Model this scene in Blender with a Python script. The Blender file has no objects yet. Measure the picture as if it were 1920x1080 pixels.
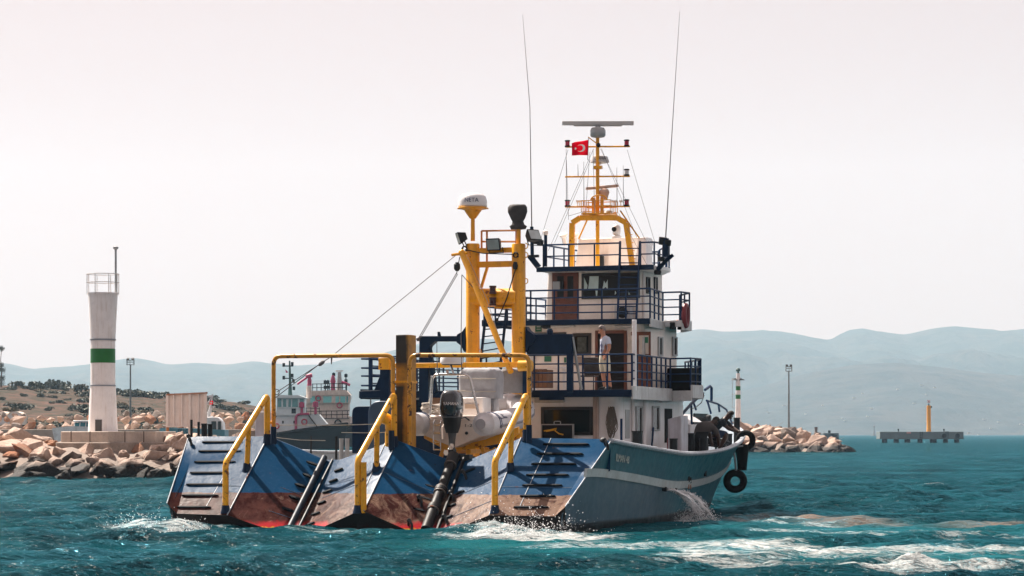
import bpy, bmesh, math, random
import numpy as np
from mathutils import Vector, Matrix, Euler, noise as mnoise

R = math.radians
SC = bpy.context.scene
COL = SC.collection

# ------------------------------------------------------------------ camera
F = 5025.0          # focal length in units of a 1920-wide frame
EYE = 2.35          # camera height above the water
HOR = 813.0         # row of the horizon in a 1920x1080 frame
cam_d = bpy.data.cameras.new("camera")
cam = bpy.data.objects.new("camera", cam_d)
COL.objects.link(cam)
cam_d.sensor_width = 36.0
cam_d.lens = F / 1920.0 * 36.0
cam_d.shift_y = (HOR - 540.0) / 1920.0
cam_d.clip_start = 1.0
cam_d.clip_end = 40000.0
cam.location = (0, 0, EYE)
cam.rotation_euler = (R(90), 0, 0)
SC.camera = cam

# ------------------------------------------------------------------ sky and sun
SUN_EL = 51.5
SUN_AZ = 42.0       # degrees to the left of the view direction (+Y)
world = bpy.data.worlds.new("World")
SC.world = world
world.use_nodes = True
wn = world.node_tree
for n in list(wn.nodes):
    wn.nodes.remove(n)
w_out = wn.nodes.new("ShaderNodeOutputWorld")
w_bg = wn.nodes.new("ShaderNodeBackground")
w_sky = wn.nodes.new("ShaderNodeTexSky")
w_sky.sky_type = 'NISHITA'
w_sky.sun_disc = False
w_sky.sun_elevation = R(SUN_EL)
w_sky.sun_rotation = R(-SUN_AZ)
w_sky.air_density = 1.0
w_sky.dust_density = 4.0
w_sky.ozone_density = 1.0
w_hsv = wn.nodes.new("ShaderNodeHueSaturation")
w_hsv.inputs['Saturation'].default_value = 0.45
w_tint = wn.nodes.new("ShaderNodeMix")
w_tint.data_type = 'RGBA'
w_tint.blend_type = 'MULTIPLY'
w_tint.inputs[0].default_value = 1.0
w_tint.inputs[7].default_value = (0.912, 0.623, 0.583, 1)
wn.links.new(w_sky.outputs[0], w_hsv.inputs['Color'])
wn.links.new(w_hsv.outputs[0], w_tint.inputs[6])
# thick summer haze evens the sky out towards a warm white
w_mix = wn.nodes.new("ShaderNodeMix"); w_mix.data_type = 'RGBA'
w_mix.inputs[0].default_value = 0.62
w_mix.inputs[7].default_value = (6.08, 4.92, 4.67, 1)
wn.links.new(w_tint.outputs[2], w_mix.inputs[6])
wn.links.new(w_mix.outputs[2], w_bg.inputs[0])
w_bg.inputs[1].default_value = 0.05
wn.links.new(w_bg.outputs[0], w_out.inputs[0])

sun_d = bpy.data.lights.new("sun", 'SUN')
sun_d.energy = 5.0
sun_d.angle = R(0.53)
sun_d.color = (1.0, 0.93, 0.84)
sun = bpy.data.objects.new("sun", sun_d)
COL.objects.link(sun)
SUNV = Vector((-math.sin(R(SUN_AZ)) * math.cos(R(SUN_EL)), math.cos(R(SUN_AZ)) * math.cos(R(SUN_EL)), math.sin(R(SUN_EL))))
sun.rotation_euler = SUNV.to_track_quat('Z', 'Y').to_euler()
sun.location = (-60, 60, 120)

SC.view_settings.view_transform = 'Standard'
SC.view_settings.look = 'None'
SC.view_settings.exposure = 1.35
SC.view_settings.gamma = 1.0
SC.render.engine = 'CYCLES'
SC.cycles.use_denoising = True
SC.cycles.denoising_prefilter = 'ACCURATE'
SC.cycles.max_bounces = 8
SC.cycles.volume_bounces = 1
SC.cycles.transparent_max_bounces = 12
SC.cycles.sample_clamp_indirect = 6.0
SC.cycles.caustics_reflective = False
SC.cycles.caustics_refractive = False

# ------------------------------------------------------------------ helpers
rnd = random.Random(7)

def W(px, py, d):
    """point at distance d along the view axis that stands at frame position px, py"""
    return Vector(((px - 960.0) / F * d, d, EYE + (HOR - py) / F * d))

def on_water(px, py):
    d = EYE * F / (py - HOR)
    return Vector(((px - 960.0) / F * d, d, 0.0))

def V(*a):
    return Vector(a)

class MB:
    """collects simple shapes; build() links them as one mesh object"""
    def __init__(self):
        self.v = []; self.f = []; self.m = []
    def add(self, vs, fs, mi=0):
        o = len(self.v)
        self.v += [tuple(p) for p in vs]
        for f in fs:
            self.f.append(tuple(o + i for i in f)); self.m.append(mi)
        return self
    def box(self, c, s, rot=None, mi=0):
        hx, hy, hz = s[0]/2, s[1]/2, s[2]/2
        c = Vector(c)
        vs = []
        for x, y, z in ((-1,-1,-1),(1,-1,-1),(1,1,-1),(-1,1,-1),(-1,-1,1),(1,-1,1),(1,1,1),(-1,1,1)):
            p = Vector((x*hx, y*hy, z*hz))
            if rot is not None: p = rot @ p
            vs.append(c + p)
        return self.add(vs, ((0,3,2,1),(4,5,6,7),(0,1,5,4),(1,2,6,5),(2,3,7,6),(3,0,4,7)), mi)
    def bb(self, a, b, mi=0):
        """box between two corners"""
        a, b = Vector(a), Vector(b)
        return self.box((a+b)/2, [abs(b[i]-a[i]) for i in range(3)], None, mi)
    def bar(self, a, b, w, h, up=(0,0,1), mi=0):
        a, b = Vector(a), Vector(b)
        d = (b-a).normalized(); up = Vector(up)
        if abs(d.dot(up.normalized())) > 0.98: up = Vector((0,1,0))
        s = d.cross(up).normalized(); u = s.cross(d).normalized()
        vs = []
        for p in (a, b):
            for x, y in ((-1,-1),(1,-1),(1,1),(-1,1)):
                vs.append(p + s*(x*w/2) + u*(y*h/2))
        return self.add(vs, ((0,1,2,3),(7,6,5,4),(0,4,5,1),(1,5,6,2),(2,6,7,3),(3,7,4,0)), mi)
    def tube(self, pts, r, n=8, closed=False, mi=0, caps=True, sq=None):
        P = [Vector(p) for p in pts]
        k = len(P)
        rr = r if isinstance(r, (list, tuple)) else [r]*k
        tang = []
        for i in range(k):
            if closed: t = P[(i+1) % k] - P[i-1]
            elif i == 0: t = P[1]-P[0]
            elif i == k-1: t = P[-1]-P[-2]
            else: t = (P[i+1]-P[i]).normalized() + (P[i]-P[i-1]).normalized()
            tang.append(t.normalized() if t.length > 1e-9 else Vector((0,0,1)))
        up = Vector((0,0,1))
        if abs(tang[0].dot(up)) > 0.9: up = Vector((1,0,0))
        s = tang[0].cross(up).normalized()
        vs, fs = [], []
        for i in range(k):
            if i > 0:
                s = s - tang[i]*s.dot(tang[i])
                if s.length < 1e-6: s = tang[i].orthogonal()
                s.normalize()
            u = tang[i].cross(s).normalized()
            # widen mitres so that bends keep their thickness
            for j in range(n):
                a = 2*math.pi*j/n
                q = s*math.cos(a)*rr[i] + u*math.sin(a)*rr[i]*(sq or 1)
                vs.append(P[i] + q)
        seg = k if closed else k-1
        for i in range(seg):
            for j in range(n):
                a0 = i*n+j; a1 = i*n+(j+1) % n
                b0 = ((i+1) % k)*n+j; b1 = ((i+1) % k)*n+(j+1) % n
                fs.append((a0, a1, b1, b0))
        if not closed and caps:
            fs.append(tuple(range(n-1, -1, -1)))
            fs.append(tuple((k-1)*n+j for j in range(n)))
        return self.add(vs, fs, mi)
    def lathe(self, prof, n=16, org=(0,0,0), axis=None, mi=0, cap=True):
        """prof: list of (radius, height)"""
        o = Vector(org)
        Q = Matrix.Identity(3) if axis is None else Vector(axis).normalized().to_track_quat('Z', 'Y').to_matrix()
        vs, fs = [], []
        for r, z in prof:
            for j in range(n):
                a = 2*math.pi*j/n
                vs.append(o + Q @ Vector((r*math.cos(a), r*math.sin(a), z)))
        for i in range(len(prof)-1):
            for j in range(n):
                fs.append((i*n+j, i*n+(j+1) % n, (i+1)*n+(j+1) % n, (i+1)*n+j))
        if cap:
            fs.append(tuple(range(n-1, -1, -1)))
            fs.append(tuple((len(prof)-1)*n+j for j in range(n)))
        return self.add(vs, fs, mi)
    def cyl(self, a, b, r, n=12, mi=0, r2=None):
        return self.tube([a, b], [r, r if r2 is None else r2], n, mi=mi)
    def prism(self, pts, vec, mi=0):
        P = [Vector(p) for p in pts]; vec = Vector(vec); n = len(P)
        vs = P + [p+vec for p in P]
        fs = [tuple(range(n-1, -1, -1)), tuple(range(n, 2*n))]
        for i in range(n):
            fs.append((i, (i+1) % n, n+(i+1) % n, n+i))
        return self.add(vs, fs, mi)
    def loft(self, rings, closed=True, caps=True, mi=0):
        n = len(rings[0]); vs = [p for r in rings for p in r]; fs = []
        m = n if closed else n-1
        for i in range(len(rings)-1):
            for j in range(m):
                fs.append((i*n+j, i*n+(j+1) % n, (i+1)*n+(j+1) % n, (i+1)*n+j))
        if caps and closed:
            fs.append(tuple(range(n-1, -1, -1)))
            fs.append(tuple((len(rings)-1)*n+j for j in range(n)))
        return self.add(vs, fs, mi)
    def ball(self, c, r, nu=12, nv=8, mi=0):
        r3 = r if isinstance(r, (tuple, list)) else (r, r, r)
        prof = []
        c = Vector(c); vs = []; fs = []
        vs.append(c + Vector((0,0,-r3[2])))
        for i in range(1, nv):
            t = -math.pi/2 + math.pi*i/nv
            for j in range(nu):
                a = 2*math.pi*j/nu
                vs.append(c + Vector((r3[0]*math.cos(t)*math.cos(a), r3[1]*math.cos(t)*math.sin(a), r3[2]*math.sin(t))))
        vs.append(c + Vector((0,0,r3[2])))
        L = len(vs)-1
        for j in range(nu):
            fs.append((0, 1+(j+1) % nu, 1+j))
            fs.append((L, L-nu+j, L-nu+(j+1) % nu))
        for i in range(nv-2):
            for j in range(nu):
                a = 1+i*nu
                fs.append((a+j, a+(j+1) % nu, a+nu+(j+1) % nu, a+nu+j))
        return self.add(vs, fs, mi)
    def mesh(self, name, mats, angle=35, recalc=True):
        me = bpy.data.meshes.new(name)
        me.from_pydata(self.v, [], self.f)
        if not isinstance(mats, (list, tuple)): mats = [mats]
        for m in mats: me.materials.append(m)
        if len(mats) > 1:
            me.polygons.foreach_set('material_index', self.m)
        if recalc:
            bm = bmesh.new(); bm.from_mesh(me)
            bmesh.ops.recalc_face_normals(bm, faces=bm.faces)
            bm.to_mesh(me); bm.free()
        me.shade_smooth()
        me.set_sharp_from_angle(angle=R(angle))
        me.update()
        return me
    def build(self, name, mats, parent=None, bevel=0, seg=2, angle=35, label=None):
        o = bpy.data.objects.new(name, self.mesh(name, mats, angle))
        COL.objects.link(o)
        if parent is not None: o.parent = parent
        if bevel:
            b = o.modifiers.new("bevel", 'BEVEL'); b.width = bevel; b.segments = seg
            b.limit_method = 'ANGLE'; b.angle_limit = R(40)
        if label: o['label'] = label
        return o

def tag(o, label=None, cat=None, group=None, kind=None):
    if label: o['label'] = label
    if cat: o['category'] = cat
    if group: o['group'] = group
    if kind: o['kind'] = kind
    return o

def thing(name, label, cat, loc=(0,0,0), rz=0, group=None, parent=None):
    o = bpy.data.objects.new(name, None); COL.objects.link(o)
    o.empty_display_size = 0.3
    o.location = loc; o.rotation_euler = (0,0,rz)
    return tag(o, label, cat, group)

def copy_tree(o, parent=None):
    c = o.copy(); COL.objects.link(c)
    if parent is not None:
        c.parent = parent
    for ch in list(o.children):
        copy_tree(ch, c)
    return c

def arc(c, r, a0, a1, n, u, v):
    c, u, v = Vector(c), Vector(u), Vector(v)
    return [c + u*(r*math.cos(R(a0+(a1-a0)*i/n))) + v*(r*math.sin(R(a0+(a1-a0)*i/n))) for i in range(n+1)]

def bend(pts, rad, n=4, closed=False):
    """round the corners of a polyline"""
    P = [Vector(p) for p in pts]; out = []
    k = len(P)
    for i in range(k):
        if not closed and i in (0, k-1):
            out.append(P[i]); continue
        a, b, c = P[i-1], P[i], P[(i+1) % k]
        d1, d2 = (a-b), (c-b)
        r = min(rad, d1.length*0.45, d2.length*0.45)
        p, q = b + d1.normalized()*r, b + d2.normalized()*r
        for j in range(n+1):
            t = j/n
            out.append(p*(1-t)**2 + b*2*t*(1-t) + q*t*t)
    return out

# ------------------------------------------------------------------ materials
_mats = {}
def nd(nt, typ, **kw):
    n = nt.nodes.new(typ)
    for k, v in kw.items(): setattr(n, k, v)
    return n

def srgb(r, g, b):
    f = lambda c: (c/255/12.92) if c/255 <= 0.04045 else ((c/255+0.055)/1.055)**2.4
    return (f(r), f(g), f(b))

def mixc(nt, fac, a, b, blend='MIX'):
    m = nd(nt, "ShaderNodeMix"); m.data_type = 'RGBA'; m.blend_type = blend
    for sock, val in ((m.inputs[0], fac), (m.inputs[6], a), (m.inputs[7], b)):
        if isinstance(val, bpy.types.NodeSocket): nt.links.new(val, sock)
        elif isinstance(val, (int, float)): sock.default_value = val
        else: sock.default_value = (*val[:3], 1)
    return m.outputs[2]

def maprange(nt, val, a, b, c=0.0, d=1.0):
    m = nd(nt, "ShaderNodeMapRange")
    m.inputs[1].default_value = a; m.inputs[2].default_value = b
    m.inputs[3].default_value = c; m.inputs[4].default_value = d
    nt.links.new(val, m.inputs[0])
    return m.outputs[0]

def mth(nt, op, a, b=None):
    m = nd(nt, "ShaderNodeMath", operation=op)
    for s, v in ((m.inputs[0], a), (m.inputs[1], b)):
        if v is None: continue
        if isinstance(v, bpy.types.NodeSocket): nt.links.new(v, s)
        else: s.default_value = v
    return m.outputs[0]

def noisetex(nt, vec, scale, detail=5, rough=0.55, stretch=None, dist=0.0):
    if stretch is not None:
        mp = nd(nt, "ShaderNodeMapping"); mp.inputs['Scale'].default_value = stretch
        nt.links.new(vec, mp.inputs[0]); vec = mp.outputs[0]
    n = nd(nt, "ShaderNodeTexNoise")
    n.inputs['Scale'].default_value = scale; n.inputs['Detail'].default_value = detail
    n.inputs['Roughness'].default_value = rough; n.inputs['Distortion'].default_value = dist
    nt.links.new(vec, n.inputs['Vector'])
    return n.outputs[0]

def new_mat(name):
    m = bpy.data.materials.new(name); m.use_nodes = True
    nt = m.node_tree
    for n in list(nt.nodes): nt.nodes.remove(n)
    out = nd(nt, "ShaderNodeOutputMaterial"); p = nd(nt, "ShaderNodeBsdfPrincipled")
    nt.links.new(p.outputs[0], out.inputs[0])
    tc = nd(nt, "ShaderNodeTexCoord")
    return m, nt, p, tc

def mat(name, col, rough=0.5, metal=0.0, var=0.12, vs=2.5, rust=0.0, rcol=(0.16,0.05,0.02), rs=4.0, streak=0.0, scol=(0.1,0.07,0.05),
        bump=0.0, bs=12.0, spec=0.5, grime=0.0, coat=0.0):
    if name in _mats: return _mats[name]
    m, nt, p, tc = new_mat(name)
    ob = tc.outputs['Object']
    n1 = noisetex(nt, ob, vs)
    dark = tuple(c*(1-var*1.6) for c in col); lite = tuple(min(1, c*(1+var)) for c in col)
    c = mixc(nt, maprange(nt, n1, 0.3, 0.7), dark, lite)
    if grime:
        g = noisetex(nt, ob, vs*4.3, 6, 0.65)
        c = mixc(nt, mth(nt, 'MULTIPLY', maprange(nt, g, 0.5, 0.75), grime), c, tuple(x*0.45+0.01 for x in col))
    if streak:
        s = noisetex(nt, ob, 7.0, 4, 0.6, (1, 1, 0.07))
        c = mixc(nt, mth(nt, 'MULTIPLY', maprange(nt, s, 0.52, 0.72), streak), c, scol)
    rg = rough
    if rust:
        r_ = noisetex(nt, ob, rs, 8, 0.7)
        fac = maprange(nt, r_, 0.72-rust*0.35, 0.76-rust*0.33)
        c = mixc(nt, fac, c, rcol)
        mm = nd(nt, "ShaderNodeMix"); mm.data_type = 'FLOAT'
        nt.links.new(fac, mm.inputs[0]); mm.inputs[2].default_value = rough; mm.inputs[3].default_value = 0.9
        nt.links.new(mm.outputs[0], p.inputs['Roughness'])
    else:
        nt.links.new(maprange(nt, n1, 0.2, 0.8, max(0.02, rough-0.08), min(1, rough+0.08)), p.inputs['Roughness'])
    nt.links.new(c, p.inputs['Base Color'])
    p.inputs['Metallic'].default_value = metal
    p.inputs['Specular IOR Level'].default_value = spec
    if coat: p.inputs['Coat Weight'].default_value = coat
    if bump:
        b = nd(nt, "ShaderNodeBump"); b.inputs['Strength'].default_value = 1.0; b.inputs['Distance'].default_value = bump
        nt.links.new(noisetex(nt, ob, bs, 5, 0.6), b.inputs['Height'])
        nt.links.new(b.outputs[0], p.inputs['Normal'])
    _mats[name] = m
    return m

# ================================================================== SEA
SHIP_YAW = R(20.5)
SHIP_O = Vector((-3.66, 64.88, 0.0))     # middle of the stern at the waterline
CY, SY = math.cos(SHIP_YAW), math.sin(SHIP_YAW)

def sea_material():
    m, nt, p, tc = new_mat("sea_water")
    geo = nd(nt, "ShaderNodeNewGeometry")
    pos = geo.outputs['Position']
    af = nd(nt, "ShaderNodeAttribute", attribute_name="foam")
    am = nd(nt, "ShaderNodeAttribute", attribute_name="mud")
    asl = nd(nt, "ShaderNodeAttribute", attribute_name="slick")
    n1 = noisetex(nt, pos, 0.35, 4, 0.55, (0.6, 1, 1))
    deep = mixc(nt, maprange(nt, n1, 0.35, 0.65), (0.0003, 0.020, 0.028), (0.0007, 0.036, 0.045))
    # slick, aerated water behind the boat is paler
    deep = mixc(nt, mth(nt, 'MULTIPLY', asl.outputs['Fac'], 0.5), deep, (0.012, 0.135, 0.150))
    mn = noisetex(nt, pos, 1.1, 5, 0.6, (0.5, 1, 1), 0.8)
    deep = mixc(nt, mth(nt, 'MULTIPLY', mth(nt, 'MULTIPLY', am.outputs['Fac'], 0.75), maprange(nt, mn, 0.34, 0.58)), deep, (0.25, 0.165, 0.12))
    # foam breaks up into threads and cells
    fa = noisetex(nt, pos, 1.5, 6, 0.62, (0.45, 1.0, 1.0), 1.2)
    fb = noisetex(nt, pos, 5.0, 6, 0.66, (0.55, 1.0, 1.0), 0.8)
    def ridge(n, k): return mth(nt, 'MAXIMUM', mth(nt, 'SUBTRACT', 1.0, mth(nt, 'MULTIPLY', mth(nt, 'ABSOLUTE', mth(nt, 'SUBTRACT', n, 0.5)), k)), 0.0)
    fsum = mth(nt, 'ADD', mth(nt, 'MULTIPLY', ridge(fa, 6.0), 0.52), mth(nt, 'ADD', mth(nt, 'MULTIPLY', ridge(fb, 6.0), 0.30), mth(nt, 'MULTIPLY', fb, 0.36)))
    thr = mth(nt, 'SUBTRACT', 1.06, mth(nt, 'MULTIPLY', af.outputs['Fac'], 0.62))
    fm = maprange(nt, mth(nt, 'SUBTRACT', fsum, thr), -0.04, 0.36)
    fm = mth(nt, 'MULTIPLY', fm, maprange(nt, af.outputs['Fac'], 0.02, 0.2))
    col = mixc(nt, fm, deep, (0.46, 0.48, 0.48))
    # a rough sea never mirrors the sky the way flat glass would: mostly body colour, a thin sheen
    df = nd(nt, "ShaderNodeBsdfDiffuse"); gl = nd(nt, "ShaderNodeBsdfGlossy"); mx = nd(nt, "ShaderNodeMixShader")
    nt.links.new(col, df.inputs['Color']); gl.inputs['Color'].default_value = (0.20, 0.64, 0.80, 1)
    nt.links.new(maprange(nt, fm, 0, 1, 0.07, 0.5), gl.inputs['Roughness'])
    nt.links.new(df.outputs[0], mx.inputs[1]); nt.links.new(gl.outputs[0], mx.inputs[2])
    out = [n for n in nt.nodes if n.type == 'OUTPUT_MATERIAL'][0]
    # white sun glints from the steepest ripples
    gs = nd(nt, "ShaderNodeBsdfGlossy"); gs.inputs['Color'].default_value = (1.0, 0.96, 0.90, 1); gs.inputs['Roughness'].default_value = 0.15
    mz = nd(nt, "ShaderNodeMixShader"); mz.inputs[0].default_value = 0.006
    nt.links.new(mx.outputs[0], mz.inputs[1]); nt.links.new(gs.outputs[0], mz.inputs[2])
    nt.links.new(mz.outputs[0], out.inputs[0]); nt.nodes.remove(p)
    # fine ripples
    h1 = noisetex(nt, pos, 1.7, 4, 0.6, (0.55, 1.0, 1.0), 0.4)
    h2 = noisetex(nt, pos, 5.5, 4, 0.6, (0.6, 1.0, 1.0), 0.5)
    calm = maprange(nt, asl.outputs['Fac'], 0, 1, 1.0, 0.55)
    b1 = nd(nt, "ShaderNodeBump"); b1.inputs['Distance'].default_value = 0.28
    nt.links.new(calm, b1.inputs['Strength']); nt.links.new(h1, b1.inputs['Height'])
    b2 = nd(nt, "ShaderNodeBump"); b2.inputs['Distance'].default_value = 0.20
    gust = maprange(nt, noisetex(nt, pos, 0.16, 3, 0.6, (0.5, 1, 1)), 0.42, 0.62, 0.55, 2.3)
    nt.links.new(mth(nt, 'MULTIPLY', calm, gust), b2.inputs['Strength']); nt.links.new(h2, b2.inputs['Height'])
    nt.links.new(b1.outputs[0], b2.inputs['Normal'])
    b3 = nd(nt, "ShaderNodeBump"); b3.inputs['Distance'].default_value = 0.05; b3.inputs['Strength'].default_value = 1.0
    nt.links.new(mth(nt, 'MULTIPLY', fm, fsum), b3.inputs['Height'])
    nt.links.new(b2.outputs[0], b3.inputs['Normal'])
    b4 = nd(nt, "ShaderNodeBump"); b4.inputs['Distance'].default_value = 0.24
    nt.links.new(mth(nt, 'MULTIPLY', calm, gust), b4.inputs['Strength']); nt.links.new(noisetex(nt, pos, 3.2, 3, 0.55, (0.5, 1.0, 1.0), 0.3), b4.inputs['Height'])
    nt.links.new(b1.outputs[0], b4.inputs['Normal']); nt.links.new(b4.outputs[0], gs.inputs['Normal'])
    fr = nd(nt, "ShaderNodeFresnel"); fr.inputs['IOR'].default_value = 1.26
    nt.links.new(b2.outputs[0], fr.inputs['Normal'])
    fcap = mth(nt, 'MINIMUM', mth(nt, 'MULTIPLY', fr.outputs[0], 0.90), 0.44)
    nt.links.new(mth(nt, 'MULTIPLY', fcap, maprange(nt, fm, 0, 1, 1.0, 0.15)), mx.inputs[0])
    nt.links.new(b3.outputs[0], df.inputs['Normal']); nt.links.new(b3.outputs[0], gl.inputs['Normal'])
    return m

def vnoise(x, y, seed):
    """cheap smooth value noise on numpy arrays"""
    xi = np.floor(x).astype(np.int64); yi = np.floor(y).astype(np.int64)
    fx = x-xi; fy = y-yi
    fx = fx*fx*(3-2*fx); fy = fy*fy*(3-2*fy)
    def hsh(a, b):
        n = (a*374761393 + b*668265263 + seed*1442695041) & 0xFFFFFFFF
        n = ((n ^ (n >> 13))*1274126177) & 0xFFFFFFFF
        return ((n ^ (n >> 16)) & 0xFFFF)/65535.0
    a = hsh(xi, yi); b = hsh(xi+1, yi); c = hsh(xi, yi+1); d = hsh(xi+1, yi+1)
    return (a*(1-fx)+b*fx)*(1-fy) + (c*(1-fx)+d*fx)*fy

def fbm(x, y, seed, o=4):
    s = 0; a = 0.5; t = 0
    for i in range(o):
        s = s + a*vnoise(x*2**i, y*2**i, seed+i*17); t += a; a *= 0.5
    return s/t

def build_sea():
    rs = [12.0]
    while rs[-1] < 10500:
        r = rs[-1]
        if r < 36: rs.append(r*1.06)
        elif r < 140: rs.append(r + 0.13 + (r-36)*0.0014)
        elif r < 420: rs.append(r*1.0042)
        elif r < 1500: rs.append(r*1.012)
        else: rs.append(r*1.05)
    th = np.concatenate([np.linspace(-180, -15, 28)[:-1], np.linspace(-15, 15, 560), np.linspace(15, 180, 28)[1:]])
    r = np.array(rs)
    RR, TT = np.meshgrid(r, np.radians(th), indexing='ij')
    X = RR*np.sin(TT); Y = RR*np.cos(TT)
    Z = np.zeros_like(X); DX = np.zeros_like(X); DY = np.zeros_like(X)
    cell = np.gradient(r)[:, None]*np.ones_like(X)
    g = np.random.default_rng(11)
    for i in range(64):
        lam = 0.5*(5.5/0.5)**(i/63.0)*g.uniform(0.93, 1.07)
        ang = R(-68) + g.normal(0, 0.50)            # wind from the left, a little from behind
        amp = 0.0104*lam**0.52*g.uniform(0.6, 1.3)
        if lam > 4: amp *= 0.8
        k = 2*math.pi/lam
        ph = g.uniform(0, 6.28)
        dx, dy = math.cos(ang), math.sin(ang)
        att = np.clip((lam/cell-2.2)/2.0, 0, 1)
        # let the sea be patchy
        q = k*(X*dx+Y*dy)+ph
        Z += att*amp*np.cos(q)
        DX -= att*amp*0.6*dx*np.sin(q); DY -= att*amp*0.6*dy*np.sin(q)
    patch = 0.72+0.6*fbm(X/7+40, Y/13+3, 5, 3)
    far = np.clip((RR-9000)/1000, 0, 1)
    Z *= patch*(1-far)
    # ---- wake, measured in the boat's own axes (lx to starboard, ly ahead)
    ax = X-SHIP_O.x; ay = Y-SHIP_O.y
    lx = CY*ax - SY*ay; ly = SY*ax + CY*ay
    foam = np.zeros_like(X); mud = np.zeros_like(X); slick = np.zeros_like(X)
    def blob(cx, cy, sx, sy, rot=0.0):
        c, s = math.cos(rot), math.sin(rot)
        u = (X-cx)*c+(Y-cy)*s; v = -(X-cx)*s+(Y-cy)*c
        return np.exp(-((u/sx)**2+(v/sy)**2))
    def pblob(px, py, sx, sy, rot=0.0):
        w = on_water(px, py); return blob(w.x, w.y, sx, sy, rot)
    def streak(p0, p1, wd, fade=0.0):
        """soft band between two points on the water"""
        a, b = on_water(*p0), on_water(*p1)
        d = b-a; L = d.length; d = d/L
        u = (X-a.x)*d.x+(Y-a.y)*d.y; v = -(X-a.x)*d.y+(Y-a.y)*d.x
        e = np.clip(np.minimum(u, L-u)/(0.12*L)+0.5, 0, 1)
        return np.exp(-(v/wd)**2)*e
    nz = fbm(X*0.55, Y*0.35, 31, 4)
    nz2 = fbm(X*0.25+9, Y*0.22, 77, 3)
    # churned water drawn out to starboard by the turning screws
    F1 = 0.95*streak((880, 1003), (1110, 1012), 1.6)
    F1 = np.maximum(F1, 0.62*streak((1000, 1022), (1500, 1030), 1.7))
    F1 = np.maximum(F1, 0.88*streak((1260, 1042), (1960, 1030), 1.9))
    F1 = np.maximum(F1, 0.72*streak((1250, 1026), (1560, 1022), 1.2))
    F1 = np.maximum(F1, 0.95*streak((1560, 1072), (2000, 1058), 2.0))
    F1 = np.maximum(F1, 0.70*streak((1180, 1046), (1480, 1062), 1.5))
    F1 = np.maximum(F1, 0.55*streak((1330, 968), (1560, 990), 1.3))
    F1 = np.maximum(F1, 0.55*streak((1420, 996), (1960, 1012), 1.2))
    foam = np.maximum(foam, F1*(0.62+0.95*nz))
    # wash along the ramp lips, wave on the port corner
    lip = np.exp(-((ly+0.75)/0.75)**2)*np.clip((6.3-np.abs(lx))/0.8, 0, 1)
    foam = np.maximum(foam, lip*(0.62+0.30*(lx > 1.5)+0.1*(lx < -3.6))*(0.5+0.8*nz))
    foam = np.maximum(foam, 0.9*np.exp(-((ly+0.9)/0.6)**2)*np.exp(-((lx-4.3)/1.8)**2))
    foam = np.maximum(foam, 1.0*pblob(262, 993, 1.0, 2.0))
    foam = np.maximum(foam, 0.9*pblob(345, 997, 0.8, 1.3))
    foam = np.maximum(foam, 0.95*pblob(1285, 975, 0.7, 2.0))
    # brown boil
    mud = np.maximum(mud, streak((1405, 972), (1560, 978), 1.1))
    mud = np.maximum(mud, 0.9*streak((1540, 978), (1700, 990), 1.0))
    mud = np.maximum(mud, 0.75*streak((1690, 988), (1860, 990), 0.8))
    mud = np.maximum(mud, 0.9*streak((1850, 984), (2000, 984), 0.9))
    mud = np.clip(mud*(0.4+1.0*nz), 0, 1)
    sl = np.maximum(0.7*streak((1090, 985), (2000, 1000), 5.5), 1.1*streak((900, 1015), (2000, 1050), 3.6))
    slick = np.clip(sl*(0.55+0.9*nz2), 0, 1)
    # breaking caps on the open sea
    crest = np.clip((Z-0.17)/0.10, 0, 1)*np.clip((nz2-0.55)/0.15, 0, 1)
    foam = np.maximum(foam, 0.55*crest)
    # rocks and shore: thin wash
    Z = Z*(1-0.45*slick)
    Z += 0.05*mud*(0.5+nz) + 0.05*streak((1405, 972), (1560, 978), 0.7)
    Z += 0.22*pblob(262, 993, 0.9, 0.9)*(0.5+nz) + 0.16*pblob(345, 996, 0.9, 0.7)
    Z += np.clip(foam-0.20, 0, 1)*(0.27*(fbm(X*1.9, Y*1.3, 5, 4)-0.42))
    Z += 0.26*np.exp(-((ly+0.9)/0.5)**2)*np.exp(-((lx-4.0)/1.7)**2)*(0.35+0.9*fbm(X*2.2, Y*2.2, 9, 3))
    # flatten under the hull so that no wave comes up through the plates
    inside = np.clip((5.0-np.abs(lx))/0.4, 0, 1)*np.clip((ly-0.35)/0.4, 0, 1)*np.clip((30-ly)/1.0, 0, 1)
    Z = Z*(1-inside)-0.25*inside
    X2 = X+DX*patch*(1-0.5*slick); Y2 = Y+DY*patch*(1-0.5*slick)
    nr, nt_ = X.shape
    co = np.stack([X2, Y2, Z], -1).reshape(-1, 3)
    idx = np.arange(nr*nt_).reshape(nr, nt_)
    a = idx[:-1, :-1].ravel(); b = idx[:-1, 1:].ravel(); c = idx[1:, 1:].ravel(); d = idx[1:, :-1].ravel()
    quads = np.stack([a, d, c, b], -1)
    quads = quads[:, ::-1].copy()
    me = bpy.data.meshes.new("sea")
    me.vertices.add(len(co)); me.vertices.foreach_set('co', co.ravel().astype(np.float32))
    me.loops.add(quads.size); me.loops.foreach_set('vertex_index', quads.ravel().astype(np.int32))
    me.polygons.add(len(quads))
    me.polygons.foreach_set('loop_start', np.arange(0, quads.size, 4, dtype=np.int32))
    me.update(calc_edges=True)
    for nme, arr in (('foam', foam), ('mud', mud), ('slick', slick)):
        at = me.attributes.new(nme, 'FLOAT', 'POINT'); at.data.foreach_set('value', arr.ravel().astype(np.float32))
    me.shade_smooth()
    me.materials.append(sea_material())
    me.validate()
    if me.polygons[len(me.polygons)//2].normal.z < 0: me.flip_normals()
    o = bpy.data.objects.new("sea", me); COL.objects.link(o)
    tag(o, "choppy teal sea with a foaming wake reaching to the horizon", None, None, 'structure')
    return o
build_sea()

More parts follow.
